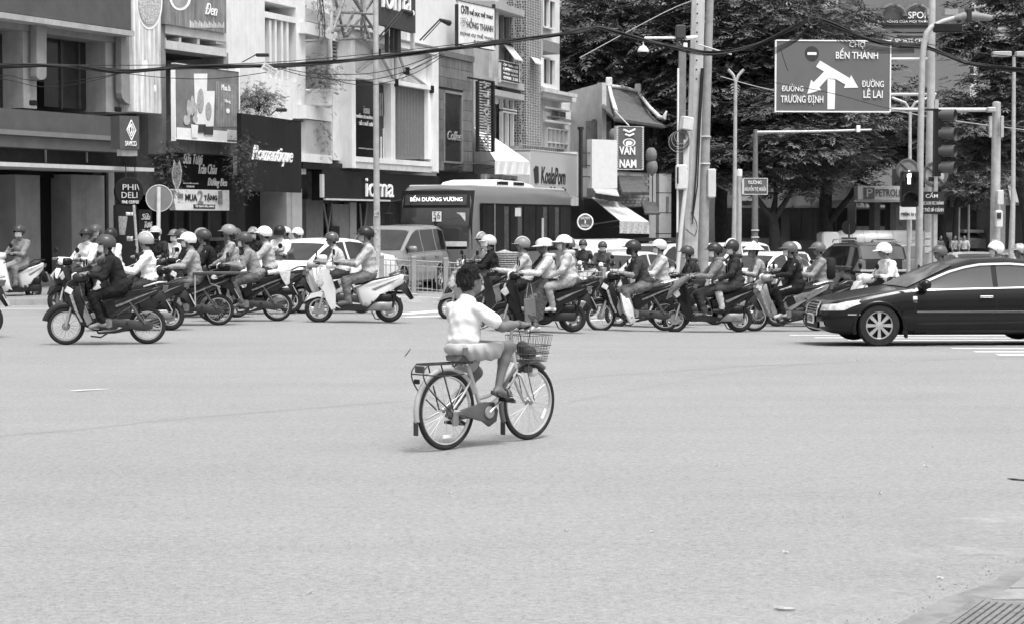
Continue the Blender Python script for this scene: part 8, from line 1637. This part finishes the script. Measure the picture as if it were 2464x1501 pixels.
# the cyclist: skin body, shirt, shorts, slippers
s = SDF((-.60, -.42, .10), (.42, .42, 1.36), .0115); hp = (-.30, 0, .93)
sk = lambda *a, **k: s.limb(*a, **k)
sk((-.30, 0, .90), (-.27, 0, 1.10), .09, .09, k=.05); sk((-.29, -.12, 1.175), (-.29, .12, 1.175), .045, .045, k=.04); sk((-.27, 0, 1.2), (-.245, 0, 1.32), .055, .052, k=.03)
ARM = {-1: ((-.29, -.160, 1.185), (-.12, -.275, 1.035), (.085, -.285, 1.055)), 1: ((-.29, .160, 1.185), (-.12, .275, 1.035), (.085, .285, 1.055))}
for g in (-1, 1): a, e, w_ = ARM[g]; sk(a, e, .052, .043, k=.03); sk(e, tuple(np.array(e) * .55 + np.array(w_) * .45), .042, .04, k=.02); sk(tuple(np.array(e) * .55 + np.array(w_) * .45), w_, .04, .027, k=.02)
LEG = {-1: ((-.28, -.09, .85), (.13, -.12, .845), (-.04, -.15, .50), (.065, -.16, .44)), 1: ((-.28, .09, .84), (-.02, .13, .62), (-.30, .155, .30), (-.20, .165, .24))}
for g in (-1, 1):
    a, k_, n_, t_ = [np.array(v) for v in LEG[g]]; sk(a, k_, .076, .054, k=.04); c_ = k_ * .68 + n_ * .32 + np.array((-.022, 0, -.005)); sk(k_, c_, .050, .050, k=.03); sk(c_, n_, .048, .031, k=.03); sk(n_ + (-.03, 0, -.025), n_ + (.02, 0, -.02), .03, .032, k=.02); sk(n_ + (0, 0, -.02), t_, .034, .022, k=.02)
    for i in range(5): sk(t_ + (-.01, (i - 2) * .014, -.004), t_ + (.045 - .005 * abs(i - 1.5), (i - 2) * .016, -.012), .011, .008, k=.006)
V, Fq = s.mesh(); (hV, hF, hM), (fV, fF, fM) = head_mesh(); hc = np.array((-.215, 0, 1.412)); parts = [(V, Fq, np.zeros(len(Fq), int))]
yw = R(-22); parts.append(((hV * .98) @ rotz(yw).T + hc, hF, hM))
for g in (-1, 1): q = fV.copy() * .95; q[:, 1] *= g; w_ = np.array(ARM[g][2]); parts.append((q @ rotz(g * .0).T + w_ + np.array((.072, 0, -.012)), fF if g > 0 else fF[:, ::-1], fM))
me = mesh_of(parts, 'cyclist', 7); pr = bpy.data.objects.new('person', me); COL.objects.link(pr); pr.location = CP; pr.rotation_euler = (0, 0, R(HD)); pr.scale = (.97, .97, .97); tag(pr, 'bareheaded cyclist in a white t-shirt, shorts and slippers', 'person', 'riders and people of the junction')
for i in range(7): pr.material_slots[i].link = 'OBJECT'; pr.material_slots[i].material = HAIR if i == 6 else M(.145, .5, .14, 9, spec=.3)
def shell(name, mat, lo, hi, prims, folds, h=.0115, cuts=()):
    s = SDF(lo, hi, h)
    for p_ in prims: (s.ell if p_[0] == 'e' else s.limb)(*p_[1:-1], k=p_[-1])
    gx_, gy_, gz_ = np.meshgrid(*s.ax, indexing='ij', sparse=True); s.d += folds(gx_, gy_, gz_).astype(np.float32)
    for c_ in cuts: s.d = np.maximum(s.d, c_(gx_, gy_, gz_).astype(np.float32))
    V, Fq = s.mesh(); o = link(name, mesh_of([(V, Fq, np.zeros(len(Fq), int))], name, 1), None, pr); o.material_slots[0].link = 'OBJECT'; o.material_slots[0].material = mat; return o
pr_t = [('e', (-.31, 0, .91), (.128, .150, .17), 0, .05), ('e', (-.295, 0, 1.04), (.118, .148, .16), 0, .05), ('e', (-.29, 0, 1.12), (.112, .155, .12), 0, .05), ('l', (-.29, -.125, 1.185), (-.29, .125, 1.185), .056, .056, 0, .05), ('l', (-.29, 0, 1.16), (-.255, 0, 1.28), .09, .07, 0, .03)]
for g in (-1, 1): a, e, w_ = ARM[g]; pr_t.append(('l', a, tuple(np.array(a) * .32 + np.array(e) * .68), .056, .064, 0, .02))
shell('t_shirt', M(.66, .85, .05, 5, .15, bs=30), (-.56, -.42, .74), (.1, .42, 1.34), pr_t, lambda x, y, z: .010 * np.sin(z * 62 + 4 * np.sin(x * 12 + y * 7)) * np.exp(-((z - .88) / .09) ** 2) + .0028 * np.sin(x * 30 + z * 34 + y * 24 + 2 * np.sin(z * 17)) + .0022 * np.sin(y * 60 - z * 40), cuts=(lambda x, y, z: .825 + .03 * np.sin(x * 8) - z + 0 * x + 0 * y, lambda x, y, z: z - (1.29 - .5 * (x + .26)) + 0 * y))
pr_s = [('e', (-.32, 0, .855), (.15, .172, .095), 0, .04)]
for g in (-1, 1): a, k_, n_, t_ = [np.array(v) for v in LEG[g]]; pr_s.append(('l', tuple(a), tuple(a * .5 + k_ * .5), .102, .106, 0, .03))
shell('shorts', M(.40, .85, .08, 6, .2, bs=30), (-.56, -.36, .58), (.2, .36, 1.0), pr_s, lambda x, y, z: .006 * np.sin(x * 55 + z * 25 + 3 * np.sin(y * 20)), cuts=(lambda x, y, z: z - .90 + 0 * x + 0 * y,))
MB().rbox((-.43, -.14, .84), (.03, .006, .03), .004).build('back_pocket', M(.12, .8, .1), pr)
for g in (-1, 1):
    n_, t_ = [np.array(v) for v in LEG[g][2:]]; d = (t_ - n_); d = d / np.linalg.norm(d); a, b2 = n_ - d * .05 + (0, 0, -.055), t_ + d * .055 + (0, 0, -.03); q = []
    for z in (-.016, .012): q += [a + (0, -.042, z), b2 + (0, -.05, z), b2 + (0, .05, z), a + (0, .042, z)]
    MB().hexa([tuple(v) for v in q]).build('slipper', M(.06, .7, .9, 60), pr); MB().ring(tuple(t_ - d * .01 + (0, 0, -.005)), .045, .012, 'x', 16, 6, 0, math.pi, sq=1.8).build('slipper_strap', M(.10, .7, .9, 60), pr)
MB().ring((.065, -.284, 1.053), .031, .006, 'x', 16, 6).build('bracelet', M(.08, .5, .4, 30), pr)
# tousled hair: short tapered locks over the skull
hm = MB(); rg = random.Random(4)
for k in range(900):
    th = rg.uniform(0, 2 * math.pi); ph = math.acos(rg.uniform(-.35, 1)); d = Vector((math.sin(ph) * math.cos(th), math.sin(ph) * math.sin(th), math.cos(ph)))
    if d.x > .55 and d.z < .5 or (d.x > .1 and d.z < .1): continue
    b_ = Vector((-.022 + d.x * .098, d.y * .084, .036 + d.z * .10)); tip = b_ + d * .005 + Vector((rg.uniform(-.01, .022), rg.uniform(-.012, .012), -.034 * (1.1 - d.z)))
    hm.tube([b_ - d * .012, b_ + d * .006, tip], [.016, .014, .004], 5, False)
o = hm.build('hair', HAIR, pr, 60); o.location = hc; o.rotation_euler = (0, 0, yw)
fit_texts()
